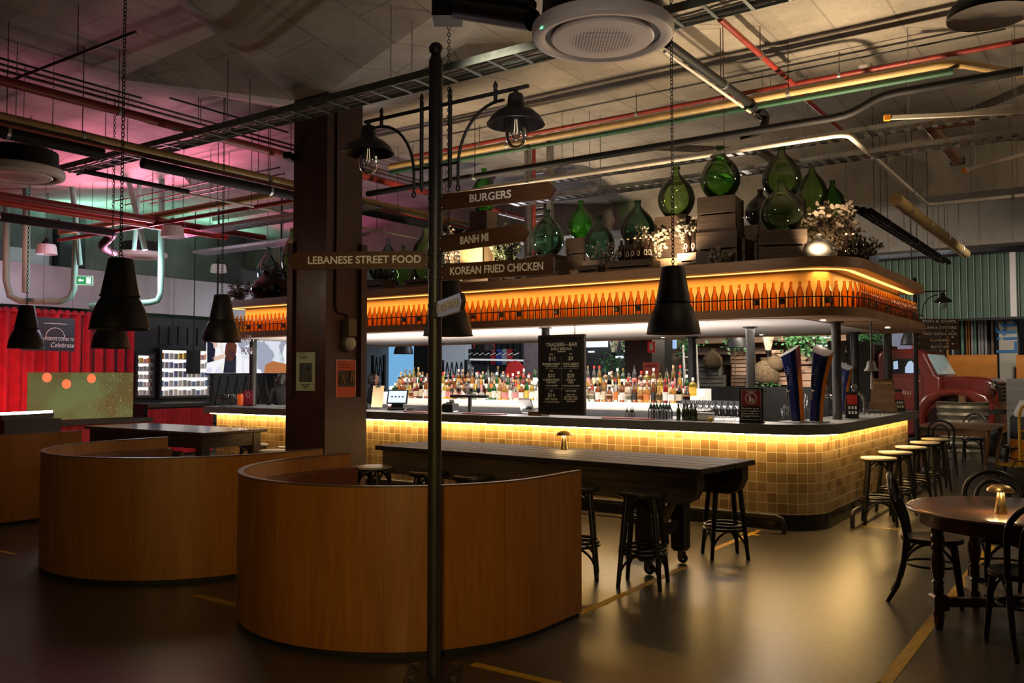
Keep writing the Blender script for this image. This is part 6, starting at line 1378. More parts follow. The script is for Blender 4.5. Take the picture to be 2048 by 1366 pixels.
bxl, bxr = PY(1078, 780, 11).x, PY(1170, 780, 11).x
for ri, (y, z) in enumerate(ROWS):
    x = PY(882, 790, y).x + 0.05*ri if False else PY(790 + 6*ri, 795, y).x
    xe = XB1 - 0.06 - (0.0 if ri < 2 else 0.25)
    while x < xe:
        g, c, l, s = combos[ci]
        if not (bxl - 0.35 < x - (y - 9.02)*(-0.0) and False):
            pxx = 1024 + F_PX*((Vector((x, y, z)) - _C).dot(_r)/(Vector((x, y, z)) - _C).dot(_fw))
            hid = 1079 < pxx < 1168 or 862 < pxx < 880
            if not hid:
                side = 'left of the chalkboard' if pxx < 1100 else 'right of the chalkboard'
                liquor(x, y, z, g, c, l, s, f'{s} {g} glass bottle, {c} cap, {l} label, {RN[ri]}, {side}'); ci += 1
        x += rs.uniform(0.088, 0.108)
# red aperitif bottles left end
for i, px in enumerate((781, 792, 803)):
    p = PY(px, 792, 10.2); liquor(p.x, 10.2, 1.10, 'red', 'black', ('white', 'pink', 'cream')[i], 'round', ('leftmost', 'middle', 'rightmost')[i] + ' of three red aperitif bottles by the lit till screen')
sh_ = thing('side_shelf', 'low dark ledge holding three red bottles by the till', 'shelf', (PY(792, 792, 10.2).x, 10.2, 0)); MB().box(PY(770, 792, 10.2).x, 10.1, 1.06, PY(815, 792, 10.2).x, 10.32, 1.099).build('ledge', MT['black'], sh_, None); MB().box(PY(775, 792, 10.2).x, 10.15, 0, PY(810, 792, 10.2).x, 10.3, 1.06).build('base', MT['black'], sh_, None)

# ================================================================ left side: stage, banner, dark shop wall
MT['velvet'] = mat('red_velvet_curtain', (0.42, 0.012, 0.025), 0.75, 0, 0.3, 6)
WX = -17.0
struct(MB().box(WX - 0.2, 8.9, 0, WX, 15.5, 2.86), 'wall_shopfront', MT['blackwall'])
struct(MB().box(WX - 0.25, 3.0, 2.95, WX - 0.1, 15.5, 3.75), 'trim_metal_band', mat('brushed_grey_panel', (0.36, 0.34, 0.36), 0.4, 0.4, 0.15, 3))
# curtains
def curtain(name, label, p0, p1, z0, z1, folds=26, amp=0.06):
    n = folds*8; path = []
    p0 = Vector(p0); p1 = Vector(p1); d = (p1 - p0); nr = Vector((-d.y, d.x)).normalized(); rsd = random.Random(len(label))
    ph = 0
    for i in range(n + 1):
        u = i/n; ph += 2*pi*folds/n*rsd.uniform(0.6, 1.4); path.append(tuple(p0 + d*u + nr*amp*sin(ph)))
    t = thing(name, label, 'curtain', (p0.x, p0.y, z0))
    MB().ribbon(path, z0, z1, 0.012).build('drape', MT['velvet'], t, 60)
    return t
c1 = curtain('stage_curtain', 'tall red velvet stage curtain on the far left wall', (WX + 0.05, 4.6), (WX + 0.05, 10.45), 0.25, 2.83)
q = MB().tube([(WX + 0.05, 4.5, 2.86), (WX + 0.05, 10.5, 2.86)], 0.025, 10); q.build('curtain_rail', MT['black'], c1, 50)
pel = MB(); 
for k in range(40): y = 4.7 + 0.145*k; pel.lathe([(0.09, 0), (0.075, 0.05), (0.02, 0.09)], 8, (WX + 0.07, y, 2.80), sx=0.5)
pel.build('gathered_heading', MT['velvet'], c1, 60)
# bokeh screen standing before the curtain
def bokeh_mat():
    m, nt, b, N, L = _nt('glitter_backdrop_print'); tc = N.new('ShaderNodeTexCoord')
    vo = N.new('ShaderNodeTexVoronoi'); vo.inputs['Scale'].default_value = 21; L.new(tc.outputs['Object'], vo.inputs['Vector'])
    lt = N.new('ShaderNodeMapRange'); lt.inputs['From Min'].default_value = 0.20; lt.inputs['From Max'].default_value = 0.06; L.new(vo.outputs['Distance'], lt.inputs['Value'])
    nz = N.new('ShaderNodeTexNoise'); nz.inputs['Scale'].default_value = 1.4; L.new(tc.outputs['Object'], nz.inputs['Vector'])
    cr = N.new('ShaderNodeValToRGB'); e = cr.color_ramp.elements; e[0].color = (0.11, 0.075, 0.02, 1); e[1].color = (0.13, 0.155, 0.05, 1); e[0].position = .4; e[1].position = .62; L.new(nz.outputs['Fac'], cr.inputs['Fac'])
    mp = N.new('ShaderNodeMapping'); L.new(tc.outputs['Object'], mp.inputs['Vector'])
    sx_ = N.new('ShaderNodeSeparateXYZ'); L.new(tc.outputs['Object'], sx_.inputs['Vector'])
    mask = N.new('ShaderNodeMapRange'); mask.inputs['From Min'].default_value = 0.6; mask.inputs['From Max'].default_value = 1.6; L.new(sx_.outputs['Y'], mask.inputs['Value'])
    ml = N.new('ShaderNodeMath'); ml.operation = 'MULTIPLY'; L.new(lt.outputs['Result'], ml.inputs[0]); L.new(mask.outputs['Result'], ml.inputs[1])
    mx = N.new('ShaderNodeMixRGB'); mx.inputs[2].default_value = (1.0, 0.62, 0.30, 1); L.new(ml.outputs[0], mx.inputs[0]); L.new(cr.outputs['Color'], mx.inputs[1])
    L.new(mx.outputs[0], b.inputs['Base Color']); L.new(mx.outputs[0], b.inputs['Emission Color']); b.inputs['Emission Strength'].default_value = 0.8; b.inputs['Roughness'].default_value = 0.4; b.inputs['Base Color'].default_value = (.02, .02, .01, 1); L.remove(b.inputs['Base Color'].links[0])
    return m
MT['bokeh'] = bokeh_mat()
sxp = -15.6; y0 = PX(57, 745, sxp).y; y1 = PX(267, 745, sxp).y; zt = PX(160, 745, sxp).z; zb = PX(160, 838, sxp).z
t = thing('led_screen', 'lit olive-gold glitter screen standing before the red curtain', 'screen', (sxp, y0, zb)); q = MB().box(sxp - 0.04, y0, zb, sxp, y1, zt); q.build('screen_panel', MT['bokeh'], t, None)
MT['glowball'] = emit('orange_light_disc', (1.0, 0.17, 0.05), 1.1)
for py_, pz_ in ((94, 755), (133, 768), (183, 757)):
    p = PX(py_, pz_, sxp + 0.004); v = [(sxp + 0.003, p.y + 0.085*cos(2*pi*k/20), p.z + 0.085*sin(2*pi*k/20)) for k in range(20)]; MB().add(v, [tuple(range(20))]).build('glow_disc', MT['glowball'], t, None)
for y in (y0 + 0.15, y1 - 0.15): MB().cbox((sxp - 0.1, y, zb/2), (0.06, 0.06, zb), 0).build('support_leg', MT['black'], t, None)
# stage
st_ = thing('stage', 'low black stage with red skirt at far left', 'stage', (-16.2, 7.3, 0)); MB().box(-16.95, 4.4, 0.22, -15.4, 9.9, 0.80).build('deck', MT['dark'], st_, None)
n = 120; MB().ribbon([(-15.38 + 0.02*sin(i*1.4), 4.4 + (9.9 - 4.4)*i/n) for i in range(n + 1)], 0.05, 0.72, 0.01).build('skirt', MT['velvet'], st_, 60); MB().box(-15.42, 4.4, 0.72, -15.34, 9.9, 0.80).build('edge_trim', MT['black'], st_, None)
# light bar and banner
a = PX(0, 828, -14.6); b_ = PX(104, 823, -14.6); t = thing('light_bar', 'bright white light strip on the stage floor at far left', 'lamp', tuple(a)); MB().bar(a, b_, 0.05, 0.04).build('tube', emit('cool_light_strip', (1.0, 0.82, 0.82), 12), t, None); MB().bar(a - Vector((0, 0, 0.06)), b_ - Vector((0, 0, 0.06)), 0.12, 0.08).build('housing', MT['black'], t, None)
MB().bar((a.x, a.y, a.z/2 - 0.05), (a.x + 0.001, a.y + 0.9, a.z/2 - 0.05), 0.3, a.z - 0.1).build('plinth', MT['dark'], t, None)
bxp = -14.9; A = PX(80, 634, bxp); B = PX(149, 703, bxp); t = thing('hanging_banner', 'dark banner with arch emblem reading Celebrate, hung before the curtain', 'banner', (bxp, A.y, B.z)); MB().box(bxp - 0.01, A.y - 0.28, B.z, bxp, B.y, A.z).build('banner_cloth', mat('charcoal_banner', (0.022, 0.022, 0.03), 0.6, 0, 0.1, 4), t, None)
cy_ = (A.y + B.y)/2 - 0.04
q = MB().tube([(bxp + 0.004, cy_ + 0.16*cos(radians(a_)), (A.z + B.z)/2 - 0.05 + 0.16*sin(radians(a_))) for a_ in range(0, 181, 12)], 0.006, 5); q.bar((bxp + 0.004, cy_ - 0.16, (A.z+B.z)/2 - 0.05), (bxp + 0.004, cy_ + 0.16, (A.z+B.z)/2 - 0.05), 0.008, 0.006); q.bar((bxp + 0.004, cy_ - 0.2, A.z - 0.1), (bxp + 0.004, cy_ + 0.2, A.z - 0.1), 0.008, 0.008); q.build('arch_emblem', MT['letter'], t, None)
lettering('CORPORATE COMES TO', 0.07, MT['letter'], (bxp + 0.003, cy_ + 0.02, B.z + 0.20), (0, 1, 0), t, 0.001, fit=0.62); lettering('Celebrate', 0.12, MT['letter'], (bxp + 0.003, cy_ + 0.12, B.z + 0.10), (0, 1, 0), t, 0.001, fit=0.40, shear=0.25)
for y in (A.y + 0.05, B.y - 0.05): MB().tube([(bxp, y, A.z), (bxp, y, CEIL)], 0.003, 4).build('hanging_wire', MT['black'], t, None)
# shop windows with goods
def goods_mat():
    m, nt, b, N, L = _nt('lit_shop_shelves'); tc = N.new('ShaderNodeTexCoord')
    b.inputs['Base Color'].default_value = (0.8, 0.78, 0.72, 1); b.inputs['Emission Color'].default_value = (1.0, 0.93, 0.82, 1); b.inputs['Emission Strength'].default_value = 1.1; return m
MT['goods'] = goods_mat()
def shopwin(pxa, pxb, pya, pyb, label, name, cols, rows, n):
    A = PX(pxa, pya, WX); B = PX(pxb, pyb, WX)
    t = thing(name, label, 'shop window', (WX, A.y, B.z)); MB().box(WX - 0.02, A.y, B.z, WX + 0.004, B.y, A.z).build('lit_back', MT['goods'], t, None)
    q = MB(); w_ = 0.05
    for s in ((A.y - w_, B.z - w_, A.y, A.z + w_), (B.y, B.z - w_, B.y + w_, A.z + w_), (A.y, A.z, B.y, A.z + w_), (A.y, B.z - w_, B.y, B.z)): q.box(WX, s[0], s[1], WX + 0.16, s[2], s[3])
    q.build('frame', MT['blackwall'], t, None)
    sh_ = MB(); H_ = A.z - B.z
    for r_ in range(rows): sh_.box(WX + 0.004, A.y, B.z + H_*(r_)/rows, WX + 0.12, B.y, B.z + H_*r_/rows + 0.012)
    sh_.build('shelves', MT['white'], t, None)
    pal = [mat('pack_' + nm, c, 0.5, 0, 0.1, 8) for nm, c in (('white', (.8, .8, .78)), ('blue', (.25, .35, .6)), ('grey', (.4, .42, .45)), ('orange', (.8, .35, .08)), ('yellow', (.85, .65, .1)), ('pink', (.8, .4, .45)))]
    k = 0
    for r_ in range(rows):
        for c in range(cols):
            y = A.y + (c + 0.5)*(B.y - A.y)/cols; h = H_/rows*rs.uniform(0.5, 0.68); w_ = (B.y - A.y)/cols*0.66; z = B.z + H_*r_/rows + 0.0125
            o = MB().cbox((0, 0, h/2), (0.05, w_, h), 0, bev=0.006).build('pack', rs.choice(pal if r_ == rows - 1 else pal[:3]), None, None, origin=(WX + 0.06, y, z))
            for v in o.data.vertices: v.co = v.co + Vector((WX + 0.06, y, z))
            tag(o, ('small boxed item on the lit shelves of the ' + ('wide' if cols > 6 else 'narrow') + ' shop window, row ' + ('bottom', 'second', 'third', 'fourth', 'top')[r_ if r_ < rows - 1 else 4]), 'package', 'boxed goods in the lit shop windows')
    return t
shopwin(316, 414, 700, 790, 'wide lit shop window with boxed goods in the dark wall', 'shop_window', 11, 5, 0)
shopwin(268, 296, 711, 790, 'narrow lit shop window right of the red curtain', 'shop_window', 4, 5, 0)
p = PX(387, 725, WX + 0.3); t = thing('notice_sign', 'small black notice panel before the wide shop window', 'sign', (WX + 0.3, p.y, p.z)); MB().box(WX + 0.28, p.y - 0.17, p.z - 0.25, WX + 0.31, p.y + 0.17, p.z + 0.26).build('panel', MT['dark'], t, None); MB().tube([(WX + 0.295, p.y, p.z + 0.26), (WX + 0.295, p.y, CEIL)], 0.01, 6).build('drop_rod', MT['black'], t, None)
q = MB()
for k in range(5): ya = PX(318 + 19*k, 660, WX).y; q.box(WX, ya, 2.28, WX + 0.03, ya + 0.75*(PX(337, 660, WX).y - PX(318, 660, WX).y), 2.68)
struct(q, 'trim_wall_panels', MT['blackwall'])
# low wall with red drapes right of the screen
t = thing('ledge_counter', 'black ledge with red drape in front of the shop windows', 'counter', (-15.8, 11, 0)); MB().box(-16.6, 9.95, 0.98, -15.6, 11.5, 1.05).build('ledge', MT['black'], t, None); n = 80; MB().ribbon([(-15.6 + 0.025*sin(i*1.3), 9.95 + 1.5*i/n) for i in range(n + 1)], 0.05, 0.95, 0.012).build('red_drape', MT['velvet'], t, 60); MB().box(-16.5, 9.95, 0, -15.7, 11.45, 0.98).build('carcass', MT['dark'], t, None)
# exit sign
p = PD(169, 561, 15.0); t = thing('exit_sign', 'hanging green exit sign with running figure and left arrow', 'sign', tuple(p)); R = Matrix.Rotation(YAW + 0.35, 3, 'Z')
MB().cbox(p, (0.27, 0.03, 0.16), R=R).build('casing', emit('exit_sign_edge', (0.8, 1.0, 0.9), 0.8), t, None); f = R @ Vector((0, -1, 0)); MB().cbox(p + f*0.016, (0.25, 0.003, 0.14), R=R).build('green_face', emit('exit_green', (0.01, 0.35, 0.10), 0.9), t, None)
wm = emit('exit_white', (1, 1, 1), 1.2); ex_ = R @ Vector((1, 0, 0))
q = MB(); g = lambda x, z: p + ex_*x + f*0.0185 + Vector((0, 0, z))
q.extr([g(-.10, 0), g(-.06, .035), g(-.06, .012), g(-.015, .012), g(-.015, -.012), g(-.06, -.012), g(-.06, -.035)], f*0.001); q.build('arrow', wm, t, None)
q = MB(); q.extr([g(.03, -.055), g(.10, -.055), g(.10, .055), g(.03, .055)], f*0.0006); q.build('door_pictogram', wm, t, None)
q = MB(); gm = lambda x, z: p + ex_*x + f*0.0215 + Vector((0, 0, z))
for a_, b2, w_ in (((.075, .02), (.06, -.015), .014), ((.06, -.015), (.045, -.05), .010), ((.062, -.012), (.085, -.035), .010), ((.085, -.035), (.085, -.052), .008), ((.075, .018), (.05, .005), .008), ((.075, .018), (.092, .0), .008)): q.bar(gm(*a_), gm(*b2), 0.002, w_, up=tuple(f))
q.lathe([(0.0001, -.001), (0.009, -.001), (0.009, .001), (0.0001, .001)], 12, gm(.082, .036), R=R @ Matrix.Rotation(pi/2, 3, 'X')); q.build('running_figure', emit('exit_green2', (0.01, 0.35, 0.10), 0.9), t, None)
for x in (-.1, .1): MB().tube([p + ex_*x + Vector((0, 0, .08)), Vector((p.x, p.y, CEIL)) + ex_*x], 0.004, 5).build('hanger_wire', MT['black'], t, None)
# pale green steel pipe frames at far left
MT['palegreen'] = mat('pale_green_steel', (0.22, 0.46, 0.35), 0.5, 0.0, 0.2, 8)
def frame3(label, px, d, r=0.06, m=None, name='steel_pipe_frame'):
    P = [PD(a, b, d) for a, b in px]; P[0].z = CEIL
    t = thing(name, label, 'pipe', tuple(P[1])); MB().tube(P, r, 12).build('pipe_run', m or MT['palegreen'], t, 50); return t
frame3('pale green U-shaped pipe at the far left edge', [(12, 430), (12, 560), (20, 592), (40, 602), (120, 603), (140, 595), (148, 578), (152, 480)], 15.3, 0.055)
frame3('pale green pipe dropping beside the round distant air unit', [(322, 440), (322, 585), (316, 601), (300, 605), (180, 612)], 15.5, 0.055)
frame3('pale green diagonal strut left of the big pendant', [(140, 380), (160, 530)], 15.2, 0.045); frame3('pale green diagonal strut behind the big pendant chain', [(250, 390), (290, 500)], 15.2, 0.045); frame3('pale green vertical tube at far left', [(52, 390), (52, 585)], 14.9, 0.06)
frame3('second pale green diagonal strut right of the pendant chain', [(280, 400), (268, 500)], 15.6, 0.04)
# projection window on the concrete wall far left
p0, p1 = PX(14, 492, X0 + 0.05), PX(98, 562, X0 + 0.05); struct(MB().box(X0, p0.y, p1.z, X0 + 0.04, p1.y, p0.z), 'window_1', mat('frosted_pale_pane', (0.55, 0.56, 0.60), 0.3, 0, 0.1, 2, emis=(.8, .85, 1), est=0.06))
struct(MB().box(X0 + 0.01, PX(104, 510, X0).y, 2.9, X0 + 0.3, PX(156, 510, X0).y, 4.9), 'wall_teal_pier', MT['blackwall'])

# ================================================================ video screens beyond the left end of the bar
def video_mat(seed):
    m, nt, b, N, L = _nt('video_picture'); tc = N.new('ShaderNodeTexCoord'); vo = N.new('ShaderNodeTexVoronoi'); vo.inputs['Scale'].default_value = 4.2; mp = N.new('ShaderNodeMapping'); mp.inputs['Location'].default_value = (seed, seed*2, 0); mp.inputs['Scale'].default_value = (1, 1, 0.7)
    nz = N.new('ShaderNodeTexNoise'); nz.inputs['Scale'].default_value = 3; L.new(tc.outputs['Object'], mp.inputs['Vector']); L.new(mp.outputs['Vector'], nz.inputs['Vector'])
    mv = N.new('ShaderNodeMixRGB'); mv.inputs[0].default_value = 0.35; L.new(mp.outputs['Vector'], mv.inputs[1]); L.new(nz.outputs['Color'], mv.inputs[2]); L.new(mv.outputs[0], vo.inputs['Vector'])
    sp = N.new('ShaderNodeSeparateColor'); L.new(vo.outputs['Color'], sp.inputs['Color']); cr = N.new('ShaderNodeValToRGB'); L.new(sp.outputs['Red'], cr.inputs['Fac']); cr.color_ramp.interpolation = 'CONSTANT'; e = cr.color_ramp.elements
    e[0].color = (.72, .75, .85, 1); e[1].position = .35; e[1].color = (.9, .9, .95, 1)
    for pos, c in ((.55, (.35, .38, .48, 1)), (.70, (.50, .62, .62, 1)), (.84, (.70, .48, .38, 1)), (.93, (.85, .8, .75, 1))): q_ = e.new(pos); q_.color = c
    b.inputs['Base Color'].default_value = (0, 0, 0, 1); L.new(cr.outputs['Color'], b.inputs['Emission Color']); b.inputs['Emission Strength'].default_value = 1.0; b.inputs['Roughness'].default_value = .3
    return m
SY = 11.9
A = PY(413, 680, SY); B = PY(576, 746, SY)
t = thing('video_wall', 'large bright video screen showing two people, beyond the bar\'s left end', 'screen', (A.x, SY, B.z)); zt_ = B.z + 1.02
MB().box(A.x, SY, B.z, B.x, SY + 0.06, zt_).build('picture', video_mat(3.1), t, None); q = MB(); q.box(A.x - .03, SY - .01, B.z - .03, B.x + .03, SY + .08, B.z); q.box(A.x - .03, SY - .01, zt_, B.x + .03, SY + .08, zt_ + .03); q.build('frame', MT['black'], t, None)
MB().tube([(A.x + .3, SY + .05, zt_), (A.x + .3, SY + .05, CEIL)], 0.02, 8).build('drop_pole', MT['black'], t, 40); MB().tube([(B.x - .3, SY + .05, zt_), (B.x - .3, SY + .05, CEIL)], 0.02, 8).build('drop_pole', MT['black'], t, 40)
fg = [('navy_picture', (.01, .012, .03)), ('hair_picture', (.10, .03, .015)), ('skin_picture', (.75, .50, .40)), ('shirt_picture', (.9, .9, .95)), ('timber_picture', (.45, .16, .05))]
FM = {n_: emit(n_, c, 1.0, (0, 0, 0)) for n_, c in fg}
def vid(pts, m, nm): MB().extr([(PY(a, b, SY - .012).x, SY - .004, PY(a, b, SY - .012).z) for a, b in pts], (0, -0.003, 0)).build(nm, FM[m], t, None)
vid([(446, 746), (450, 715), (456, 700), (468, 700), (474, 720), (472, 746)], 'navy_picture', 'pictured_apron'); vid([(451, 690), (456, 682), (466, 682), (473, 690), (472, 705), (466, 722), (455, 722), (449, 708)], 'hair_picture', 'pictured_hair')
vid([(414, 684), (426, 686), (430, 700), (428, 722), (414, 726)], 'navy_picture', 'pictured_jacket'); vid([(425, 684), (434, 684), (435, 694), (427, 696)], 'skin_picture', 'pictured_face'); vid([(424, 715), (446, 708), (450, 716), (428, 722)], 'skin_picture', 'pictured_arm'); vid([(472, 712), (482, 706), (484, 746), (471, 746)], 'shirt_picture', 'pictured_shirt')
vid([(528, 746), (530, 730), (545, 722), (572, 728), (572, 746)], 'timber_picture', 'pictured_counter')
# folding trellis gates
def trellis(label, x0, x1, y, z0, z1, n, m=MT['black']):
    t = thing('folding_gate', label, 'gate', (x0, y, z0)); q = MB(); w_ = (x1 - x0)/n
    for k in range(n):
        for s in (0, 1):
            a = (x0 + w_*k, y + .006*s, z0 if s == 0 else z1); b2 = (x0 + w_*(k + 1), y + .006*s, z1 if s == 0 else z0); c = Vector(a).lerp(Vector(b2), .5); q.bar(a, b2, 0.012, 0.03, up=(0, 1, 0))
    q.build('lattice', m, t, None)
    for x in (x0, x1): MB().box(x - .03, y - .03, 0, x + .03, y + .03, z1 + .05).build('post', m, t, None)
    q = MB(); q.bar((x0, y, z0), (x1, y, z0), .02, .02); q.build('lower_bar', m, t, None); return t
a, b_ = PY(424, 770, 11.6), PY(566, 770, 11.6); trellis('black folding trellis gate below the video screen', a.x, b_.x, 11.6, 0.6, 1.60, 8)
a, b_ = PY(745, 770, 17.0), PY(768, 770, 17.0); trellis('black folding trellis gate before the blue doorway', a.x, b_.x, 17.0, 0.8, 2.1, 3)
a, b_ = PY(885, 770, 17.0), PY(932, 770, 17.0); trellis('black folding trellis gate before the white column', a.x, b_.x, 17.0, 1.0, 1.95, 5)
# bartender silhouettes' dark jackets seen at the column edges
MT['cloth'] = mat('black_cloth', (0.005, 0.005, 0.006), 0.85, 0, 0.2, 20); MT['skin'] = mat('skin', (0.42, 0.22, 0.14), 0.5, 0, 0.1, 10); MT['hair'] = mat('dark_hair', (0.015, 0.011, 0.009), 0.5, 0, 0.3, 40)
def person(x, y, h, rz, label):
    t = thing('person', label, 'person', (x, y, 0), None, rz); t['_b'] = (0, 0, 0); s = h/1.72
    V = [(0, 0, .95), (0, 0, 1.12), (0, .01, 1.32), (0, .0, 1.45), (0, -.01, 1.52), (0, -.03, 1.60), (0, -.03, 1.66),
         (.17, 0, 1.41), (.23, .02, 1.14), (.19, -.16, .98), (.17, -.24, .98), (-.17, 0, 1.41), (-.23, .02, 1.14), (-.19, -.16, .98), (-.17, -.24, .98),
         (.09, 0, .88), (.10, -.02, .48), (.10, .01, .08), (.10, -.12, .03), (-.09, 0, .88), (-.10, -.02, .48), (-.10, .01, .08), (-.10, -.12, .03)]
    E_ = [(0, 1), (1, 2), (2, 3), (3, 4), (4, 5), (5, 6), (3, 7), (7, 8), (8, 9), (9, 10), (3, 11), (11, 12), (12, 13), (13, 14), (0, 15), (15, 16), (16, 17), (17, 18), (0, 19), (19, 20), (20, 21), (21, 22)]
    Rr = [.13, .12, .14, .09, .052, .085, .08, .06, .045, .034, .03, .06, .045, .034, .03, .09, .06, .045, .04, .09, .06, .045, .04]
    me = bpy.data.meshes.new('body'); me.from_pydata([tuple(c*s for c in q_) for q_ in V], E_, []); o = bpy.data.objects.new('body', me); COL.objects.link(o); o.parent = t
    md = o.modifiers.new('skin', 'SKIN'); sv = me.skin_vertices[0].data if me.skin_vertices else None
    if sv is None: me.skin_vertices.new() if hasattr(me.skin_vertices, 'new') else None
    bpy.context.view_layer.update()
    if me.skin_vertices:
        for i, r_ in enumerate(Rr): me.skin_vertices[0].data[i].radius = (r_*s, r_*s*.8)
        me.skin_vertices[0].data[0].use_root = True
    o.modifiers.new('sub', 'SUBSURF').levels = 2; o.modifiers['sub'].render_levels = 2; me.materials.append(MT['cloth'])
    return t, s
def head(t, s):
    MB().lathe([(0.0001, -.115), (.035, -.108), (.06, -.07), (.074, -.01), (.076, .03), (.064, .08), (.035, .105), (.0001, .112)], 20, (0, -.03*s, 1.615*s), sy=1.2).build('head', MT['skin'], t, 60)
    MB().lathe([(.058, -.085), (.076, -.04), (.080, .0), (.081, .035), (.069, .086), (.038, .112), (.0001, .119)], 20, (0, .012*s, 1.615*s), sy=1.18).build('hair', MT['hair'], t, 60)
    q = MB(); q.add([(-.012, -.122, 1.585*s), (.012, -.122, 1.585*s), (0, -.150, 1.592*s), (0, -.118, 1.635*s)], [(0, 1, 2), (1, 3, 2), (3, 0, 2)]); q.build('nose', MT['skin'], t, None)
    for sx in (-1, 1):
        MB().lathe([(.0001, -.007), (.009, -.003), (.009, .003), (.0001, .007)], 10, (sx*.030, -.114, 1.622*s)).build('eye', MT['hair'], t, 60); MB().lathe([(.0001, -.03), (.012, -.015), (.014, .01), (.0001, .028)], 10, (sx*.078, -.02, 1.605*s), sy=1.6).build('ear', MT['skin'], t, 60)
    MB().cbox((0, -.108, 1.553*s), (.042, .012, .009), 0, bev=.003).build('mouth', mat('lips', (.32, .12, .09), .5), t, None)
for px, y, rz, lb in ((563, 10.2, 0.9 + pi, 'person in black behind the bar, half hidden by the column\'s left edge'), (746, 12.2, -0.5 + pi, 'person in black beyond the bar, half hidden by the column\'s right edge')):
    p = PY(px, 760, y); t, s = person(p.x, y, 1.64 if px < 600 else 1.62, rz, lb); head(t, s)

# ================================================================ far side of the hall, seen through the bar
BY = 20.0
def bxz(pxa, pya, pxb, pyb, y): A = PY(pxa, pya, y); B = PY(pxb, pyb, y); return A.x, B.z, B.x, A.z
def slabx(pxa, pya, pxb, pyb, y, th=0.06): a = bxz(pxa, pya, pxb, pyb, y); return MB().box(a[0], y, a[1], a[2], y + th, a[3])
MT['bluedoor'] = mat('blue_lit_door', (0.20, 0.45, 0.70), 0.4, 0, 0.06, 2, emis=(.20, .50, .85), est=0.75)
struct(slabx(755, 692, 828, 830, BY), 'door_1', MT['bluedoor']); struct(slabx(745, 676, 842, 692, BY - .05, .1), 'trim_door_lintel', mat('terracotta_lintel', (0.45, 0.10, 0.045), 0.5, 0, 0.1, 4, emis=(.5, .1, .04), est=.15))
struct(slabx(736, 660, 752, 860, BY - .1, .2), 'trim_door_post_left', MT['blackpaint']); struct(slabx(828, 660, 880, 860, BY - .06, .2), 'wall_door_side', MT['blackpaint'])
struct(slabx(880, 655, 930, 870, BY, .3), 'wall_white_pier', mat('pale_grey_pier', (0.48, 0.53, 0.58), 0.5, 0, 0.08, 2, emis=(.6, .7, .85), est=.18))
# jersey shop
struct(slabx(930, 655, 1050, 860, BY + .8), 'wall_jersey_shop', mat('shop_dark_wall', (0.10, 0.10, 0.11), 0.6))
jc = [('black', (.012, .013, .016)), ('black', (.015, .016, .02)), ('red', (.45, .02, .03)), ('black', (.012, .013, .016)), ('blue', (.03, .07, .35)), ('black', (.012, .012, .015)), ('grey', (.35, .37, .4)), ('black', (.014, .014, .016)), ('red', (.5, .02, .03))]
for r_, (py0, n_) in enumerate(((668, 9), (700, 9))):
    for i in range(n_):
        nm, c = jc[(i*2 + r_*3) % len(jc)]; px = 940 + 11.5*i; p = PY(px, py0, BY + .35 - .2*r_); o_ = (p.x, p.y, p.z)
        t = thing('sports_jersey', f'{nm} sports jersey on the {("upper", "lower")[r_]} rail beyond the bar, {("far left", "left", "left of middle", "middle", "right of middle", "right", "right of the red disc line", "far right", "rightmost")[i]}', 'jersey', o_, 'sports jerseys hung beyond the bar')
        pr = [(-.10, 0), (-.05, .03), (.05, .03), (.10, 0), (.19, -.12), (.14, -.17), (.11, -.12), (.12, -.42), (-.12, -.42), (-.11, -.12), (-.14, -.17), (-.19, -.12)]
        MB().extr([(p.x + a, p.y, p.z + b) for a, b in pr], (0, .05, 0)).build('fabric', mat('jersey_' + nm, c, .6), t, None)
        q = MB(); q.extr([(p.x - .10, p.y - .003, p.z - .16), (p.x + .10, p.y - .003, p.z - .10), (p.x + .10, p.y - .003, p.z - .07), (p.x - .10, p.y - .003, p.z - .13)], (0, -.002, 0)); q.build('chest_stripe', MT['letter'], t, None)
A = PY(940, 719, BY - .1); B = PY(1048, 721, BY - .1); t = thing('clothes_rail', 'white clothes rail below the hanging jerseys', 'rail', tuple(A)); MB().tube([A, B], .025, 8).build('rail_bar', emit('white_lit_rail', (.9, .95, 1), .6), t, 50)
for x in (A.x, B.x): MB().cyl((x, A.y, 0), .02, A.z, 8).build('post', MT['steel'], t, 40)
for i, px in enumerate((943, 958, 974, 990, 1006)):
    p = PY(px, 760, BY - .3); t = thing('plastic_bag', 'pale plastic wrapped bundle below the jersey rail, ' + ('leftmost', 'second from left', 'middle', 'second from right', 'rightmost')[i], 'bundle', tuple(p), 'wrapped bundles below the jerseys'); m_ = mat('pale_plastic_wrap', (.55, .62, .72), .3, 0, .3, 6, bump=.5); MB().lathe([(.0001, -.15), (.10, -.15), (.13, 0), (.10, .14), (.03, .2), (.0001, .21)], 10, p, sx=1.0, sy=.6).build('wrap', m_, t, 50); MB().cyl(p + Vector((0, 0, .19)), .02, .03, 8).build('tie', MT['black'], t, None)
    MB().box(p.x - .1, p.y - .1, 0, p.x + .1, p.y + .1, p.z - .15).build('stand', MT['blackpaint'], t, None)
p = PY(1030, 745, BY - .5); t = thing('round_red_sign', 'round red disc beyond the bar, left of the chalkboard', 'sign', tuple(p)); MB().lathe([(.0001, -.03), (.30, -.03), (.32, 0), (.30, .03), (.0001, .03)], 28, p, R=Matrix.Rotation(pi/2, 3, 'X')).build('disc', mat('glossy_red_disc', (.5, .03, .03), .3, 0, .1, 4, emis=(.5, .03, .03), est=.2), t, 40); MB().cyl((p.x, p.y, 0), .03, p.z - .3, 8).build('post', MT['black'], t, 40)
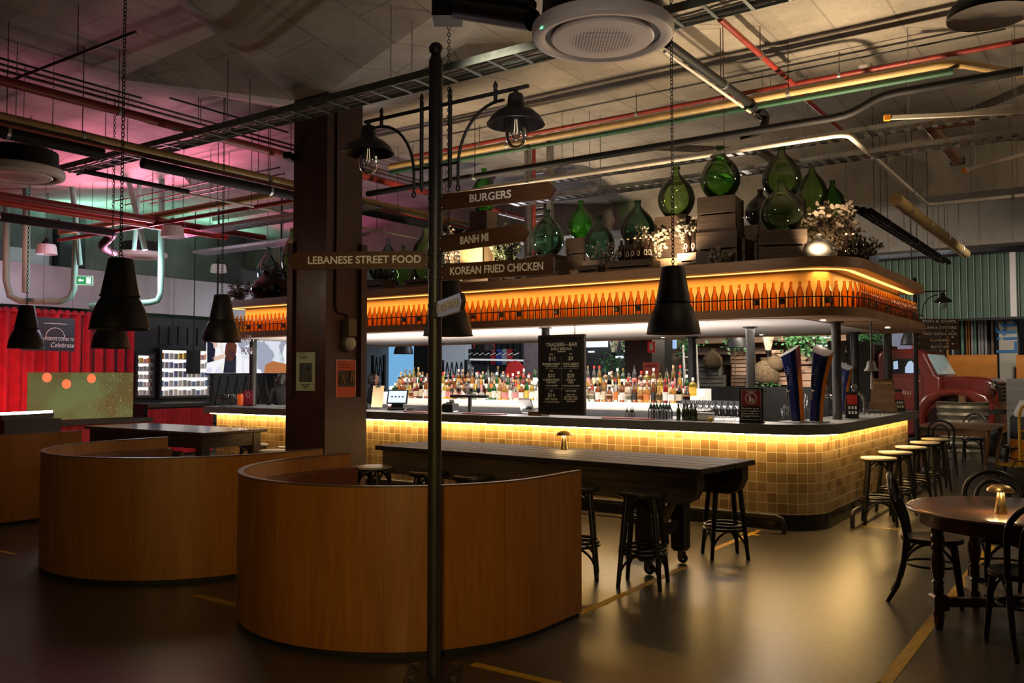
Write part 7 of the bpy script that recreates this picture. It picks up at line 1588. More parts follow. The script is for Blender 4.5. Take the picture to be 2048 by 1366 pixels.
struct(slabx(1048, 660, 1080, 860, BY - .2, .3), 'wall_mauve_pier', mat('mauve_grey_pier', (.20, .15, .16), .6))
# dark middle: lantern posts, slats, plants
struct(slabx(1165, 655, 1275, 860, BY + 1.2), 'wall_dark_middle', MT['blackpaint'])
MT['whitelit'] = emit('white_daylight_pane', (.85, .93, 1.0), 1.1)
for i, (a, b, c, d) in enumerate(((1172, 682, 1215, 694), (1176, 702, 1188, 705), (1230, 712, 1268, 716), (1256, 700, 1272, 703))): struct(slabx(a, b, c, d, BY + 1.1, .03), f'window_{i+2}', MT['whitelit'])
def lantern(px, py, y, label):
    p = PY(px, py, y); t = thing('street_lantern', label, 'lantern', (p.x, y, 0)); MB().cyl((p.x, y, 0), .035, p.z - .2, 10).build('post', MT['black'], t, 40)
    MB().lathe([(.06, -.2), (.13, .1), (.14, .12)], 6, p).build('glass_panes', mat('lantern_pane', (.55, .48, .35), .3, emis=(1, .8, .5), est=.12), t, None); MB().lathe([(.15, .12), (.10, .2), (.04, .25), (.03, .32), (.0001, .33)], 6, p).build('cap', MT['black'], t, None); MB().lathe([(.03, -.3), (.07, -.2), (.065, -.18)], 8, p).build('holder', MT['black'], t, None)
lantern(1228, 690, BY - .4, 'left street lantern beyond the bar, right of the chalkboard'); lantern(1250, 690, BY - .2, 'right street lantern beyond the bar, left of the maroon pillar'); lantern(1536, 684, BY - .8, 'street lantern beyond the counter post at the market display')
def bush(px, py, y, r, label, n=240, m=None, size=.07, sq=1.0, seed=5):
    rb = random.Random(seed); p = PY(px, py, y); t = thing('trailing_plant', label, 'plant', tuple(p), 'green plants beyond the bar'); lv = MB()
    for i in range(n):
        d = Vector((rb.gauss(0, .5), rb.gauss(0, .3), rb.gauss(0, .5)*sq))*r; q_ = p + d; a = Vector((rb.gauss(0, 1), rb.gauss(0, 1), rb.gauss(0, 1))).normalized(); s_ = a.orthogonal().normalized(); L_ = size*rb.uniform(.6, 1.3)
        lv.add([q_, q_ + a*L_*.5 + s_*L_*.35, q_ + a*L_, q_ + a*L_*.5 - s_*L_*.35], [(0, 1, 2, 3)])
    o = lv.build('leaves', m or MT['greenleaf2'], t, None); o['kind'] = 'stuff'; MB().tube([(p.x, p.y, 0), p, p + Vector((.05, 0, r*sq*.6))], .012, 5).build('stem', MT['stem'], t, None)
MT['greenleaf2'] = mat('fresh_green_leaves', (0.07, 0.22, 0.08), 0.5, 0, 0.5, 14)
for px, py, r, sq, lb, sd in ((1222, 738, .35, 1.6, 'dark ivy below the street lanterns', 1), (1262, 690, .3, 1.2, 'ivy left of the maroon pillar', 2), (1590, 680, .26, .9, 'leafy vines above the market crates', 3), (1628, 690, .34, 1.2, 'bushy green plant above the beer towers', 4), (1470, 684, .24, .8, 'vine behind the counter post', 5), (1374, 690, .25, 1.0, 'vine right of the maroon pillar', 6), (1533, 770, .25, .6, 'small plant on the market bench', 7), (1735, 676, .24, .4, 'vine over the grey partition', 8)):
    bush(px, py, BY - 1.0, r, lb, 220, None, .09, sq, sd)
# maroon pillar already stands here; its signs
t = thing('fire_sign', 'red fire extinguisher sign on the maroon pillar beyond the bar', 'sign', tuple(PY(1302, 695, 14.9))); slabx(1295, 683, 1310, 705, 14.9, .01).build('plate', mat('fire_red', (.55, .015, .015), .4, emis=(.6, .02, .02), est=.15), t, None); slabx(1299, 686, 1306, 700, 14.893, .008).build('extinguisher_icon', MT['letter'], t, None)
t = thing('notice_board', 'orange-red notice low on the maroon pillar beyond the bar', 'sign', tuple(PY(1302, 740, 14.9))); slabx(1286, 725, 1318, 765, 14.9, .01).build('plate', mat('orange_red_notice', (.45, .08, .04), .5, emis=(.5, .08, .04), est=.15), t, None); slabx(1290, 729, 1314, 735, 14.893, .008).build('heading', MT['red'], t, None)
t = thing('blue_lantern', 'pale blue lit panel beyond the bar right of the fire sign', 'lamp', tuple(PY(1349, 690, 16))); slabx(1345, 680, 1352, 697, 16, .03).build('glow', emit('blue_glow', (.4, .6, 1), .9), t, None); MB().tube([PY(1348, 680, 16), Vector((PY(1348, 680, 16).x, 16, CEIL))], .008, 5).build('cord', MT['black'], t, None)
# market display of crates
struct(slabx(1345, 655, 1700, 900, BY), 'wall_market', mat('warm_plank_wall', (.16, .10, .065), .7, 0, .4, 5, stretch=(.2, 1, 3)))
MT['pl1'] = wood('pinkish_plank', (.40, .26, .18), (.24, .15, .10), .7, 'X', scale=5); MT['pl2'] = wood('mid_brown_plank', (.22, .13, .08), (.12, .07, .04), .7, 'X', scale=5); MT['pl3'] = wood('grey_plank', (.13, .12, .105), (.07, .065, .055), .75, 'X', scale=5); MT['hessian'] = mat('hessian_sack', (.15, .10, .055), .95, 0, .6, 9, bump=.9, detail=9)
MB_ = [(1395, 1440, 728, 750, 0, 'pl3', 'grey crate low behind the stem glasses'), (1400, 1450, 750, 775, 0, 'pl3', 'grey box under the grey crate behind the stem glasses'), (1462, 1500, 728, 750, 0, 'pl1', 'pale plank crate left of the counter post beyond the bar'), (1462, 1496, 751, 772, 0, 'pl2', 'brown crate under the pale plank crate'), (1460, 1500, 705, 726, .2, 'pl2', 'dark crate tied with rope above the pale plank crate'),
       (1542, 1565, 700, 722, .1, 'pl1', 'pinkish crate left of the beer towers'), (1545, 1575, 745, 770, 0, 'pl1', 'pale crate behind the left beer tower'), (1577, 1612, 682, 700, .25, 'pl2', 'tilted red-brown crate above the beer towers'), (1600, 1625, 732, 776, 0, 'pl1', 'upright pinkish crate between the beer towers'), (1600, 1626, 704, 728, .1, 'pl1', 'crate above the upright one between the towers'), (1560, 1596, 660, 680, .3, 'pl1', 'lit crate at top of the market display')]
for i, (a, b, c, d, tl, m_, lb) in enumerate(MB_):
    X_ = bxz(a, c, b, d, BY - .9); w_ = X_[2] - X_[0]; h_ = X_[3] - X_[1]; t = crate((X_[0]+X_[2])/2, BY - .75 + .01*i, X_[1], w_, .36, h_, lb, .06*(i % 3 - 1), MT[m_], 'market crates beyond the bar', 3 if h_ > .2 else 2)
bench = thing('market_bench', 'long dark stepped bench carrying the market crates', 'bench', (-5.6, BY - .7, 0)); X_ = bxz(1350, 772, 1690, 778, BY - .9); MB().box(X_[0], BY - 1.2, 0, X_[2], BY - .45, X_[3]).build('lower_step', MT['dark'], bench, None)
for k in range(1, 5): 
    zk = PY(1500, 772 - 23*k, BY - .9).z; MB().box(X_[0], BY - .42, zk - .04, X_[2], BY - .02, zk).build('rear_shelf', MT['pl2'], bench, None)
for px, py, r, lb in ((1425, 718, .24, 'hessian sack on the grey crate beyond the bar'), (1530, 745, .33, 'large straw sack left of the beer towers'), (1548, 726, .2, 'small straw bundle above the large sack')):
    p = PY(px, py, BY - .95); o = MB().lathe([(.0001, -.9), (.7, -.9), (1.0, -.5), (.95, .1), (.6, .6), (.25, .8), (.35, 1.0), (.0001, .95)], 14, (0, 0, 0)).build('sack', MT['hessian'], None, 60); o.scale = (r, r*.7, r); o.location = tuple(p); tag(o, lb, 'sack')
A = PY(1375, 765, BY - 1.4); B = PY(1366, 690, BY - 1.1); t = thing('step_ladder', 'pale ladder leaning right of the maroon pillar beyond the bar', 'ladder', (A.x, A.y, 0)); A.z = 0; 
for dx in (0, .32): MB().bar(A + Vector((dx, 0, 0)), B + Vector((dx, 0, 0)), .04, .06).build('stile', MT['paper'], t, None)
for k in range(7): q_ = A.lerp(B, .1 + .13*k); MB().bar(q_, q_ + Vector((.32, 0, 0)), .03, .03).build('rung', MT['paper'], t, None)
t = thing('glass_cylinder_lamp', 'tall clear cylinder on a stand beyond the bar, left of the grey back post', 'lamp', tuple(PY(1385, 720, BY - 1.5))); p = PY(1385, 750, BY - 1.5); MB().cyl(p, .09, .75, 20).build('cylinder', MT['glass2'], t, 40); MB().cyl((p.x, p.y, 0), .1, p.z, 12).build('stand', MT['steel'], t, 40)
# grey partition
t = thing('grey_partition', 'tall charcoal partition behind the right counter posts', 'partition', tuple(PY(1690, 760, 16))); slabx(1655, 682, 1692, 880, 16.0, .05).build('panel', mat('charcoal_partition', (.060, .062, .062), .6, 0, .2, 4), t, None); slabx(1702, 684, 1748, 880, 16.2, .05).build('panel', mat('charcoal_partition_dark', (.045, .047, .047), .6, 0, .2, 4), t, None)
slabx(1692, 660, 1702, 880, 16.1, .1).build('post', MT['post'], t, None)
lw = thing('louvred_window', 'white-lit louvres high beyond the bar, left of the partition', 'window', tuple(PY(1640, 690, BY - .1)))
for k in range(4): slabx(1625, 674 + 8*k, 1660, 676.5 + 8*k, BY - .1, .02).build('louvre', MT['whitelit'], lw, None)

# ================================================================ right background: truck, awning, lifts column, second signpost
MT['truckred'] = mat('dark_red_truck_paint', (0.16, 0.018, 0.012), 0.28, 0, 0.25, 3, coat=0.5)
MT['winblue'] = emit('bluish_window_view', (0.45, 0.62, 0.85), 0.75, (0.1, 0.1, 0.1))
TY, TA = 20.2, radians(-5)
tb = PY(1890, 752, TY); TXC = tb.x; ca = cos(TA)
trk = thing('vintage_truck', 'old dark red pickup truck parked nose right beyond the bar', 'truck', (TXC, TY + 0.3, 0), None, TA); trk['_b'] = (0, 0, 0)
def T2(px, py): p = PY(px, py, TY); return ((p.x - TXC)/ca, p.z)
def tex(name, pts, y0, y1, m, bev=0.03):
    P = [T2(*q) for q in pts]; mb = MB().extr([(x, y0, z) for x, z in P], (0, y1 - y0, 0)); o = mb.build(name, m, trk, 30)
    if bev: b = o.modifiers.new('bevel', 'BEVEL'); b.width = bev; b.segments = 3; b.limit_method = 'ANGLE'; b.angle_limit = radians(50)
    return o
tex('cab', [(1768, 870), (1768, 712), (1774, 703), (1800, 699.5), (1835, 698.5), (1857, 701), (1866, 707), (1886, 748), (1898, 753), (1898, 870)], -0.80, 0.80, MT['truckred'], 0.07)
tex('hood', [(1890, 754), (1940, 752.5), (1982, 756), (1998, 763), (2005, 778), (2006, 870), (1890, 870)], -0.55, 0.55, MT['truckred'], 0.08)
FE = [(1850, 872), (1850, 822), (1856, 803), (1870, 788), (1895, 779), (1930, 776.5), (1965, 779), (1990, 789), (2003, 806), (2007, 828), (2007, 850), (1985, 850), (1979, 825), (1968, 808), (1950, 795), (1925, 789.5), (1900, 793), (1880, 806), (1869, 824), (1866, 872)]
tex('front_fender', FE, -0.95, -0.50, MT['truckred'], 0.06); tex('front_fender', FE, 0.50, 0.95, MT['truckred'], 0.06)
tex('cargo_bed', [(1690, 870), (1690, 775), (1764, 775), (1764, 870)], -0.85, 0.85, MT['truckred'], 0.03)
tex('cargo_box', [(1745, 774), (1745, 690), (1764, 690), (1764, 774)], -0.85, 0.85, MT['maroon'], 0.02)
def flat(name, pts, y, th, m): P = [T2(*q) for q in pts]; return MB().extr([(x, y, z) for x, z in P], (0, -th, 0)).build(name, m, trk, None)
flat('door_window', [(1800, 722), (1806, 718), (1843, 718), (1850, 728), (1857, 744), (1856, 748), (1800, 748)], -0.801, 0.004, MT['dark'])
flat('window_view', [(1802, 724), (1811, 722), (1812, 738), (1803, 739)], -0.806, 0.002, MT['winblue']); flat('window_view', [(1826, 735), (1832, 724), (1838, 722), (1848, 732), (1853, 746), (1826, 746)], -0.806, 0.002, MT['winblue'])
a, b_, c, d = T2(1866, 709), T2(1866, 709), T2(1889, 748), T2(1889, 748)
nrm = Vector((b_[1] - c[1], 0, c[0] - b_[0])).normalized()*0.012
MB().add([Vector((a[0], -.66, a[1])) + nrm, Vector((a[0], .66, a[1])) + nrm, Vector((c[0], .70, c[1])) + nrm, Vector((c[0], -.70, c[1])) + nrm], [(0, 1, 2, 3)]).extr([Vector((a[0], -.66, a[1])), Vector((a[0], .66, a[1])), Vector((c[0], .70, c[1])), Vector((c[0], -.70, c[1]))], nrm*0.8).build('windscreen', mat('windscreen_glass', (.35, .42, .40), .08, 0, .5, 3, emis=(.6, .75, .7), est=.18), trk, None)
q = MB(); 
for pts in ([(1796, 752), (1797, 815), (1860, 818), (1862, 752)], ): 
    P = [T2(*k) for k in pts]; 
    for i in range(4): j = (i + 1) % 4; q.bar((P[i][0], -.803, P[i][1]), (P[j][0], -.803, P[j][1]), .004, .014, up=(0, 1, 0))
q.build('door_seam', MT['dark'], trk, None)
x, z = T2(1850, 762); q = MB().bar((x - .06, -.83, z), (x + .06, -.83, z), .015, .02); q.bar((x - .05, -.82, z), (x - .05, -.80, z), .015, .015); q.build('door_handle', MT['chrome'], trk, None)
x, z = T2(1826, 785); lettering('RELLI', .10, MT['labcream'], (x, -.804, z), (1, 0, 0), trk, .001)
for i, py in enumerate((768, 776, 784, 792, 800)):
    x, z = T2(2006 + (1 if i < 3 else 0), py); MB().tube([(x - .05, -.50, z), (x + .05, -.38, z), (x + .07, 0, z), (x + .05, .38, z), (x - .05, .5, z)], .028, 8).build('grille_bar', MT['chrome'], trk, 60)
x, z = T2(1998, 766)
for s in (-1, 1): MB().lathe([(.0001, -.06), (.09, -.05), (.11, .02), (.10, .04), (.0001, .07)], 18, (x + .03, s*.70, z - .06), R=Matrix.Rotation(pi/2, 3, 'Y')).build('headlamp', MT['chrome'], trk, 50)
x, z = T2(2010, 822); MB().tube([(x - .15, -.95, z), (x + .05, -.8, z), (x + .08, 0, z), (x + .05, .8, z), (x - .15, .95, z)], .06, 10).build('bumper', MT['chrome'], trk, 60)
x, z = T2(1810, 872)
for s in (-1, 1): MB().lathe([(.0001, -.12), (.36, -.12), (.40, -.08), (.40, .08), (.36, .12), (.0001, .12)], 28, (x - 1.1, s*.72, .42), R=Matrix.Rotation(pi/2, 3, 'X')).build('rear_wheel', MT['rubber'], trk, 40)
MB().box(T2(1770, 800)[0], -.7, .18, T2(2000, 800)[0], .7, .62).build('chassis', MT['dark'], trk, None)
# ribbed tub standing in the wheel arch
p = PY(1925, 835, TY - .75); t = thing('ribbed_tub', 'ribbed galvanised tub standing in the truck\'s front wheel arch', 'tub', (p.x, p.y, 0)); pr = [(.0001, 0), (.40, 0)]
for k in range(7): pr += [(.41 + .008*k, .08 + .14*k), (.435 + .008*k, .13 + .14*k), (.41 + .008*k, .18 + .14*k)]
pr += [(.47, 1.06), (.49, 1.08), (.46, 1.09), (.0001, 1.07)]
MB().lathe(pr, 28, (p.x, p.y, 0)).build('tub', mat('weathered_zinc', (.24, .20, .13), .5, .5, .3, 8), t, 30)
MB().cyl((p.x, p.y, 1.07), .07, .14, 14).build('spout', MT['tillwood'], t, 40)
# corrugated green awning
AY = 22.0
MT['corr'] = mat('green_corrugated_sheet', (0.070, 0.125, 0.085), 0.45, 0.2, 0.2, 2)
x0, x1 = PY(1760, 600, AY).x, 1.2
pth = []; x = x0
while x < x1:
    for dx, dy in ((0, 0), (.085, 0), (.10, -.035), (.125, -.035), (.14, 0)): pth.append((x + dx, AY + dy))
    x += .145
zb, zt = PY(1900, 638, AY).z, PY(1900, 514, AY).z
t = thing('corrugated_awning', 'dark green corrugated metal fascia at the far right', 'awning', (x0, AY, zb)); MB().ribbon(pth, zb, zt, 0.004).build('sheet', MT['corr'], t, None)
q = MB(); x = x0 + .1125
while x < x1: q.box(x - .006, AY - .037, zb, x + .006, AY - .0355, zt); x += .145
q.build('rib_strips', mat('pale_rib', (.42, .47, .42), .5), t, None)  # thin pale strips along the rib crests
MB().box(x0, AY - .06, zt, x1, AY + .1, zt + .06).build('top_rail', MT['black'], t, None); MB().box(x0, AY - .02, zb - .05, x1, AY + .08, zb).build('bottom_rail', MT['black'], t, None)
p = PY(2028, 600, AY - .06); MB().box(p.x - .07, AY - .08, zb, p.x + .05, AY - .05, zt).build('white_strip', MT['white'], t, None)
for x in (x0 + .1, -.2): MB().box(x, AY + .02, 0, x + .1, AY + .1, zb).build('support_post', MT['blackpaint'], t, None)
# high windows and pipes behind the awning
for i, (a, b, c, d) in enumerate(((1752, 494, 1790, 506), (1796, 498, 1815, 505), (1838, 492, 1900, 500))): struct(slabx(a, c - 0 if False else b, c, d, 26.3, .05) if False else slabx(a, b, c, d, 26.3, .05), f'window_{i+6}', MT['whitelit'])
# lifts column, orange panels, dark slat wall
struct(slabx(1994, 500, 2040, 905, 23.0, .5), 'wall_lifts_column', mat('cream_column_paint', (.62, .58, .50), .6, 0, .08, 2))
p = PY(2017, 668, 22.985); t = thing('lifts_sign', 'big blue vertical word Lifts on the cream column', 'sign', tuple(p)); MT['liftblue'] = mat('sign_blue', (.02, .20, .55), .5, 0, .05, 4)
lettering('Lifts', 0.62, MT['liftblue'], (p.x - .02, 22.97, p.z + .05), (0, 0, 1), t, .005, updir=(-1, 0, 0), fit=0.98)
for a, b, c, d, lb in ((1896, 712, 1996, 800, 'flat orange panel behind the truck\'s bonnet'), (2032, 712, 2075, 800, 'orange panel at the right edge, right of the lifts column')):
    t = thing('orange_hoarding', lb, 'hoarding', tuple(PY(a, 740, 22.2))); x_ = bxz(a, b, c, d, 22.2); MB().box(x_[0], 22.2, 0, x_[2], 22.26, x_[3]).build('panel', MT['orange'], t, None); MB().box(x_[0], 22.19, x_[3], x_[2], 22.27, x_[3] + .02).build('capping', MT['orange'], t, None)
struct(slabx(1840, 630, 1992, 800, 24.0, .1), 'wall_dark_slats', MT['blackpaint'])
for i, (px, c) in enumerate(((1880, 'w'), (1894, 'o'), (1905, 'k'), (1924, 'g'), (1934, 'o'), (1936.5, 'o'), (1944, 'k'), (1950, 'g'), (1958, 'k'), (1964, 'k'), (1971, 'k'), (1984, 'w'))):
    m_ = {'w': MT['pl1'], 'o': MT['orange'], 'k': MT['galv'], 'g': MT['palegreen']}[c]; p = PY(px, 640, 23.8)
    o = MB().box(-.025, -.025, 0, .025, .025, 3.3).build('coloured_pole', m_, None, None, origin=(p.x, 23.8, 0)); 
    for v in o.data.vertices: v.co = v.co + Vector((p.x, 23.8, 0))
    tag(o, {'w': 'pale timber pole', 'o': 'orange pole', 'k': 'grey pole', 'g': 'pale green pole'}[c] + ' on the dark wall beyond the truck, ' + ('beside the post signs', 'first orange', 'between orange and green', 'first green', 'left of the orange pair', 'right of the orange pair', 'after the orange pair', 'second green', 'third from the column', 'second from the column', 'next to the last', 'next to the lifts column')[i], 'pole', 'vertical poles behind the truck')
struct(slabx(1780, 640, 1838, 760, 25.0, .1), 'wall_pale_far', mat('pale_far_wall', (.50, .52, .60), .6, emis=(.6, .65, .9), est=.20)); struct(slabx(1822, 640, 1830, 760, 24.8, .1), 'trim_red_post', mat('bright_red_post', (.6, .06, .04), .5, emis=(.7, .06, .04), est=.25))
# second signpost with lantern and stacked boards
d2 = 14.6; B2 = PD(1833, 800, d2); B2.z = 0
s2 = thing('signpost', 'distant dark signpost with one lantern beyond the bar\'s right end', 'signpost', tuple(B2)); B2v = B2.copy()
ztop = PD(1833, 563, d2).z
MB().cyl(B2v + Vector((0, 0, .012)), .037, ztop - .012, 16).build('pole', MT['polemetal'], s2, 40); MB().lathe([(.0001, -.036)] + [(.038*cos(radians(a)), .038*sin(radians(a))) for a in range(-75, 76, 15)] + [(.0001, .038)], 16, (B2.x, B2.y, ztop + .03)).build('ball_finial', MT['polemetal'], s2, 60); MB().cbox((B2.x, B2.y, .006), (.28, .28, .012)).build('base_plate', MT['polemetal'], s2, None)
ex2 = _r; zA = PD(1833, 584, d2).z; q = MB().tube([B2v + Vector((0, 0, zA)), B2v + ex2*.54 + Vector((0, 0, zA + .02))], .011, 8)
q.tube([B2v + ex2*.12 + Vector((0, 0, zA - .42))] + [B2v + ex2*(.12 + .27*(1 - cos(radians(a)))) + Vector((0, 0, zA - .36 + .31*sin(radians(a)))) for a in range(0, 91, 15)], .009, 6); q.tube([B2v + ex2*.06 + Vector((0, 0, zA - .4)), B2v + ex2*.06 + Vector((0, 0, zA + .07))], .009, 6); q.build('bracket_arm', MT['polemetal'], s2, 60)
c = B2v + ex2*.47 + Vector((0, 0, zA - .005)); MB().lathe([(.012, 0), (.035, -.015), (.045, -.07), (.062, -.083), (.128, -.13), (.15, -.165), (.14, -.16), (.06, -.09), (.0001, -.085)], 24, c).build('lamp_shade', MT['polemetal'], s2, 50); MB().lathe([(.054, -.10), (.054, -.22), (.036, -.27), (.0001, -.285)], 18, c).build('glass_jar', MT['clear'], s2, 60)
for i, (s, py) in enumerate((('FISH & CHIPS', 643), ('SUSHI & OYSTERS', 655.5), ('FRESH JUICE & ACAI', 668), ('FLOWERS', 681), ('BUTCHER', 694))):
    z = PD(1833, py, d2).z; t = thing('direction_sign', f'small brown board reading {s} on the distant signpost', 'sign', (B2.x, B2.y, z), 'boards on the distant signpost'); fy = -_f0
    R = Matrix.Rotation(YAW, 3, 'Z'); MB().cbox(B2v + ex2*.385 + Vector((0, 0, z)), (.69, .022, .088), R=R).build('board', MT['signwood'], t, None); q = MB().lathe([(.0375, -.02), (.042, -.02), (.042, .02), (.0375, .02)], 16, (B2.x, B2.y, z)); q.build('clamp', MT['polemetal'], t, None)
    lettering(s, .06, MT['letter'], B2v + ex2*.40 + fy*.0125 + Vector((0, 0, z)), ex2, t, .0006, fit=min(.56, .045*len(s)), bold=.001)
# yellow trolley, plank wall and bag at the right edge
def TD(px, py, d): return PD(px, py, d)
t = thing('yellow_trolley', 'yellow tubular trolley at the right edge', 'trolley', (TD(2050, 900, 13.6).x, TD(2050, 900, 13.6).y, 0)); a = TD(2040, 900, 13.4); a.z = .04; b_ = a + _r*.42
q = MB().tube([a, a + Vector((0, 0, .98)), a + _r*.04 + Vector((0, 0, 1.08)), a + _r*.12 + Vector((0, 0, 1.12)), b_ - _r*.12 + Vector((0, 0, 1.12)), b_ - _r*.04 + Vector((0, 0, 1.08)), b_ + Vector((0, 0, .98)), b_], .022, 10); q.build('push_frame', MT['yellow'], t, 60)
for z in (.36, .72): MB().tube([a + Vector((0, 0, z)), b_ + Vector((0, 0, z))], .016, 8).build('cross_bar', MT['yellow'], t, 60)
MB().cbox(a.lerp(b_, .5) + _f0*.35 + Vector((0, 0, .16)), (.42, .7, .03), YAW).build('platform', MT['yellow'], t, None)
for s in (0, 1):
    for f_ in (.08, .62): MB().lathe([(.0001, -.018), (.06, -.018), (.065, 0), (.06, .018), (.0001, .018)], 16, (a if s == 0 else b_) + _f0*f_ + Vector((0, 0, .025)), R=Matrix.Rotation(YAW, 3, 'Z') @ Matrix.Rotation(pi/2, 3, 'Y')).build('wheel', MT['rubber'], t, 40)
p = TD(2062, 800, 14.2); t = thing('waste_bin', 'black bin with white liner behind the yellow trolley', 'bin', (p.x, p.y, 0)); MB().cbox((p.x, p.y, .48), (.45, .45, .95), YAW, bev=.03).build('bin_body', MT['black'], t, 40); MB().lathe([(.24, .94), (.25, 1.0), (.16, 1.2), (.0001, 1.22)], 14, (p.x, p.y, 0)).build('liner', MT['paper'], t, 50); MB().cbox((p.x, p.y, .35), (.46, .46, .45), YAW).build('orange_panel', MT['orange'], t, None)
struct(slabx(2012, 757, 2075, 900, 18.6, .08), 'wall_plank_screen', MT['pl3'])
p = TD(2040, 940, 12.4); t = thing('dark_bag', 'dark bag slumped on the floor at the right edge', 'bag', (p.x, p.y, 0)); MB().lathe([(.0001, 0), (.2, 0), (.24, .06), (.2, .2), (.1, .3), (.0001, .32)], 16, (p.x, p.y, 0), sx=1.2, sy=.8).build('bag_body', MT['cloth'], t, 50); MB().tube([(p.x - .12, p.y, .26), (p.x - .05, p.y, .40), (p.x + .05, p.y, .40), (p.x + .12, p.y, .26)], .012, 6).build('strap', MT['black'], t, 50)

# ================================================================ things fixed to the column
t = thing('pinned_notice', 'pale green notice pinned to the column\'s left face', 'poster', tuple(PY(610, 743, PF - .05))); KF = PCY - PHW - 0.046
def fr(pxa, pya, pxb, pyb): A = PY(pxa, pya, PF - .003); B = PY(pxb, pyb, PF - .003); return A.x, B.z, B.x, A.z
x_ = fr(593, 705, 630, 782); MT['palepaper'] = mat('pale_green_paper', (.42, .46, .32), .7, 0, .06, 6); MB().box(x_[0], PF - .005, x_[1], x_[2], PF - .0015, x_[3]).build('sheet', MT['palepaper'], t, None)
x2 = fr(599, 726, 624, 764); MB().box(x2[0], PF - .006, x2[1], x2[2], PF - .005, x2[3]).build('dark_picture', mat('dark_photo_print', (.03, .032, .035), .6, 0, .6, 30, col2=(.10, .10, .10)), t, None)
lettering("LET'S", .05, MT['board'], ((x_[0]*.72 + x_[2]*.28), PF - .0055, x_[3] - .030), (1, 0, 0), t, .0003); lettering('CONNECT', .05, MT['board'], ((x_[0]*.60 + x_[2]*.40), PF - .0055, x_[3] - .062), (1, 0, 0), t, .0003, fit=(x_[2]-x_[0])*.55)
lettering('your community hub', .025, MT['board'], ((x_[0] + x_[2])/2, PF - .0055, x2[1] - .025), (1, 0, 0), t, .0003, fit=(x_[2]-x_[0])*.6) if False else None
q = MB(); 
for k, wl in enumerate((.5, .35, .25)): q.box((x_[0]+x_[2])/2 - (x_[2]-x_[0])*wl/2, PF - .0056, x2[1] - .03 - .02*k, (x_[0]+x_[2])/2 + (x_[2]-x_[0])*wl/2, PF - .005, x2[1] - .022 - .02*k)
q.build('print_lines', MT['board'], t, None)
def rf(pxa, pya, pxb, pyb): A = PX(pxa, pya, PR + .003); B = PX(pxb, pyb, PR + .003); return A.y, B.z, B.y, A.z
y_ = rf(672, 719, 711, 796); t = thing('pinned_poster', 'orange-red poster pinned to the column\'s right face', 'poster', (PR, y_[0], y_[1])); MT['posterorange'] = mat('orange_red_poster', (.62, .10, .035), .6, 0, .06, 6); MB().box(PR + .0015, y_[0], y_[1], PR + .005, y_[2], y_[3]).build('sheet', MT['posterorange'], t, None)
w_ = y_[2] - y_[0]; h_ = y_[3] - y_[1]; MB().box(PR + .005, y_[0] + w_*.10, y_[1] + h_*.30, PR + .006, y_[2] - w_*.05, y_[1] + h_*.72).build('dark_picture', mat('brown_photo_print', (.05, .025, .02), .6, 0, .3, 10), t, None)
ml_ = mat('pale_print', (.60, .38, .28), .6)
for a, b2, c, d, tk in ((.22, .38, .30, .60, .035), (.40, .36, .34, .58, .03), (.72, .42, .76, .70, .035), (.86, .40, .82, .70, .035), (.20, .40, .36, .42, .02)): MB().bar((PR + .0065, y_[0] + w_*a, y_[1] + h_*b2), (PR + .0065, y_[0] + w_*c, y_[1] + h_*d), .001, tk*1.2, up=(1, 0, 0)).build('pictured_leg', ml_, t, None)
q = MB()
for k, wl in enumerate((.35, .6, .6)): q.box(PR + .005, y_[0] + w_*.1, y_[3] - h_*(.08 + .07*k), PR + .0058, y_[0] + w_*(.1 + wl), y_[3] - h_*(.045 + .07*k))
q.build('heading', mat('dark_orange_print', (.30, .03, .015), .6), t, None); q = MB()
for s in ((y_[0], y_[1], y_[2], y_[1] + .006), (y_[0], y_[3] - .006, y_[2], y_[3]), (y_[0], y_[1], y_[0] + .006, y_[3]), (y_[2] - .006, y_[1], y_[2], y_[3])): q.box(PR + .005, s[0], s[1], PR + .0056, s[2], s[3])
q.build('white_border', MT['paper'], t, None)
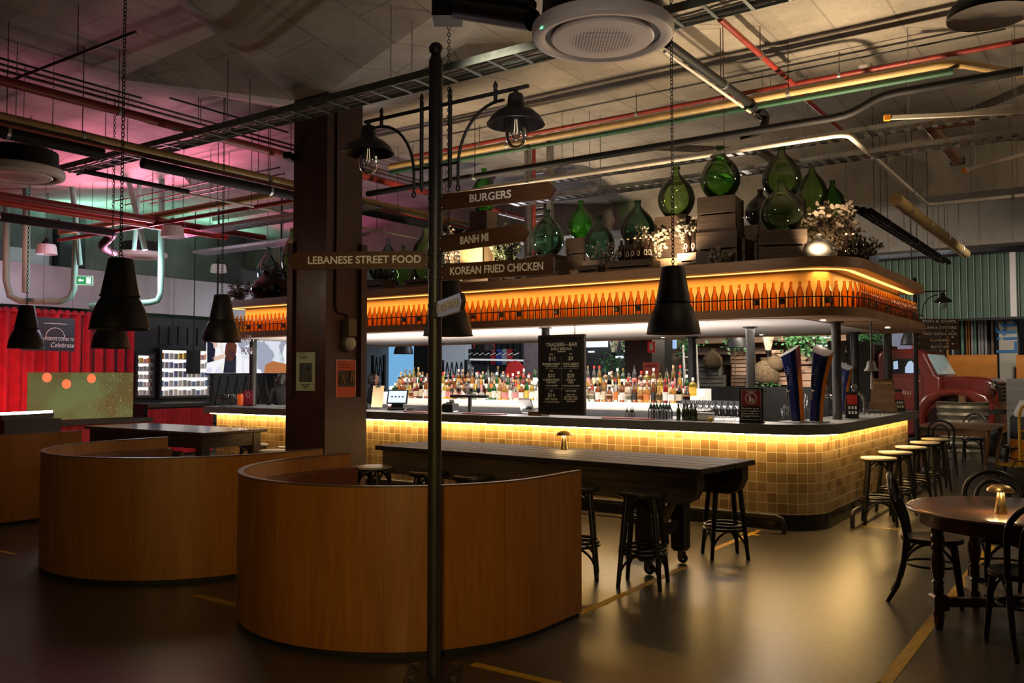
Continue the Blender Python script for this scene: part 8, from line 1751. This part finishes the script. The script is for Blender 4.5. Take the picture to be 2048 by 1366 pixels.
p = PX(694, 687, PR); t = thing('wall_light', 'grey bulkhead wall light with round glass on the column\'s right face', 'lamp', (PR, p.y, p.z)); MT['greybox'] = mat('grey_metal_box', (.14, .12, .11), .5, .2, .2, 10)
z2 = PX(694, 656, PR).z; MB().cbox((PR + .045, p.y, z2), (.09, .13, .20), 0, bev=.012).build('junction_box', MT['greybox'], t, 40); MB().lathe([(.095, 0), (.10, .03), (.09, .05), (.075, .055)], 26, (PR, p.y, p.z), R=Matrix.Rotation(pi/2, 3, 'Y')).build('housing', MT['greybox'], t, 40); MB().lathe([(.075, .05), (.06, .085), (.03, .10), (.0001, .104)], 24, (PR, p.y, p.z), R=Matrix.Rotation(pi/2, 3, 'Y')).build('glass_lens', mat('frosted_lens', (.55, .52, .50), .15, 0, .1, 6), t, 50)
q = MB(); yc = p.y - .19; q.tube([(PR + .015, yc, 4.7), (PR + .015, yc, z2 + .22), (PR + .015, yc + .03, z2 + .17), (PR + .015, p.y - .02, z2 + .16), (PR + .03, p.y, z2 + .10)], .014, 8); q.build('conduit_run', MT['maroon'], t, 60)
p = PY(596, 322, PF); t = thing('security_camera', 'small dark camera high on the column\'s left face', 'camera', tuple(p)); MB().cbox(p + Vector((0, -.12, .02)), (.09, .2, .08), .5, bev=.012).build('camera_body', MT['black'], t, 40); MB().tube([p + Vector((0, 0, .06)), p + Vector((0, -.08, .05))], .014, 8).build('bracket', MT['black'], t, 50)
# hanging wire letters by the bar's left end
p = PY(495, 690, 9.05); t = thing('wire_letter_sign', 'outlined wire letters hanging at the bar\'s left end, below the shelf', 'sign', tuple(p)); 
lettering('HAPPY', .16, MT['galv'], p + Vector((0, 0, .10)), (1, 0, 0), t, .004, fit=.34); lettering('HOUR', .16, MT['galv'], p + Vector((0, 0, -.10)), (1, 0, 0), t, .004, fit=.30)
for x in (-.14, .14): MB().tube([p + Vector((x, 0, -.15)), Vector((p.x + x, p.y, Z0 - .002))], .003, 5).build('hanging_wire', MT['galv'], t, None)
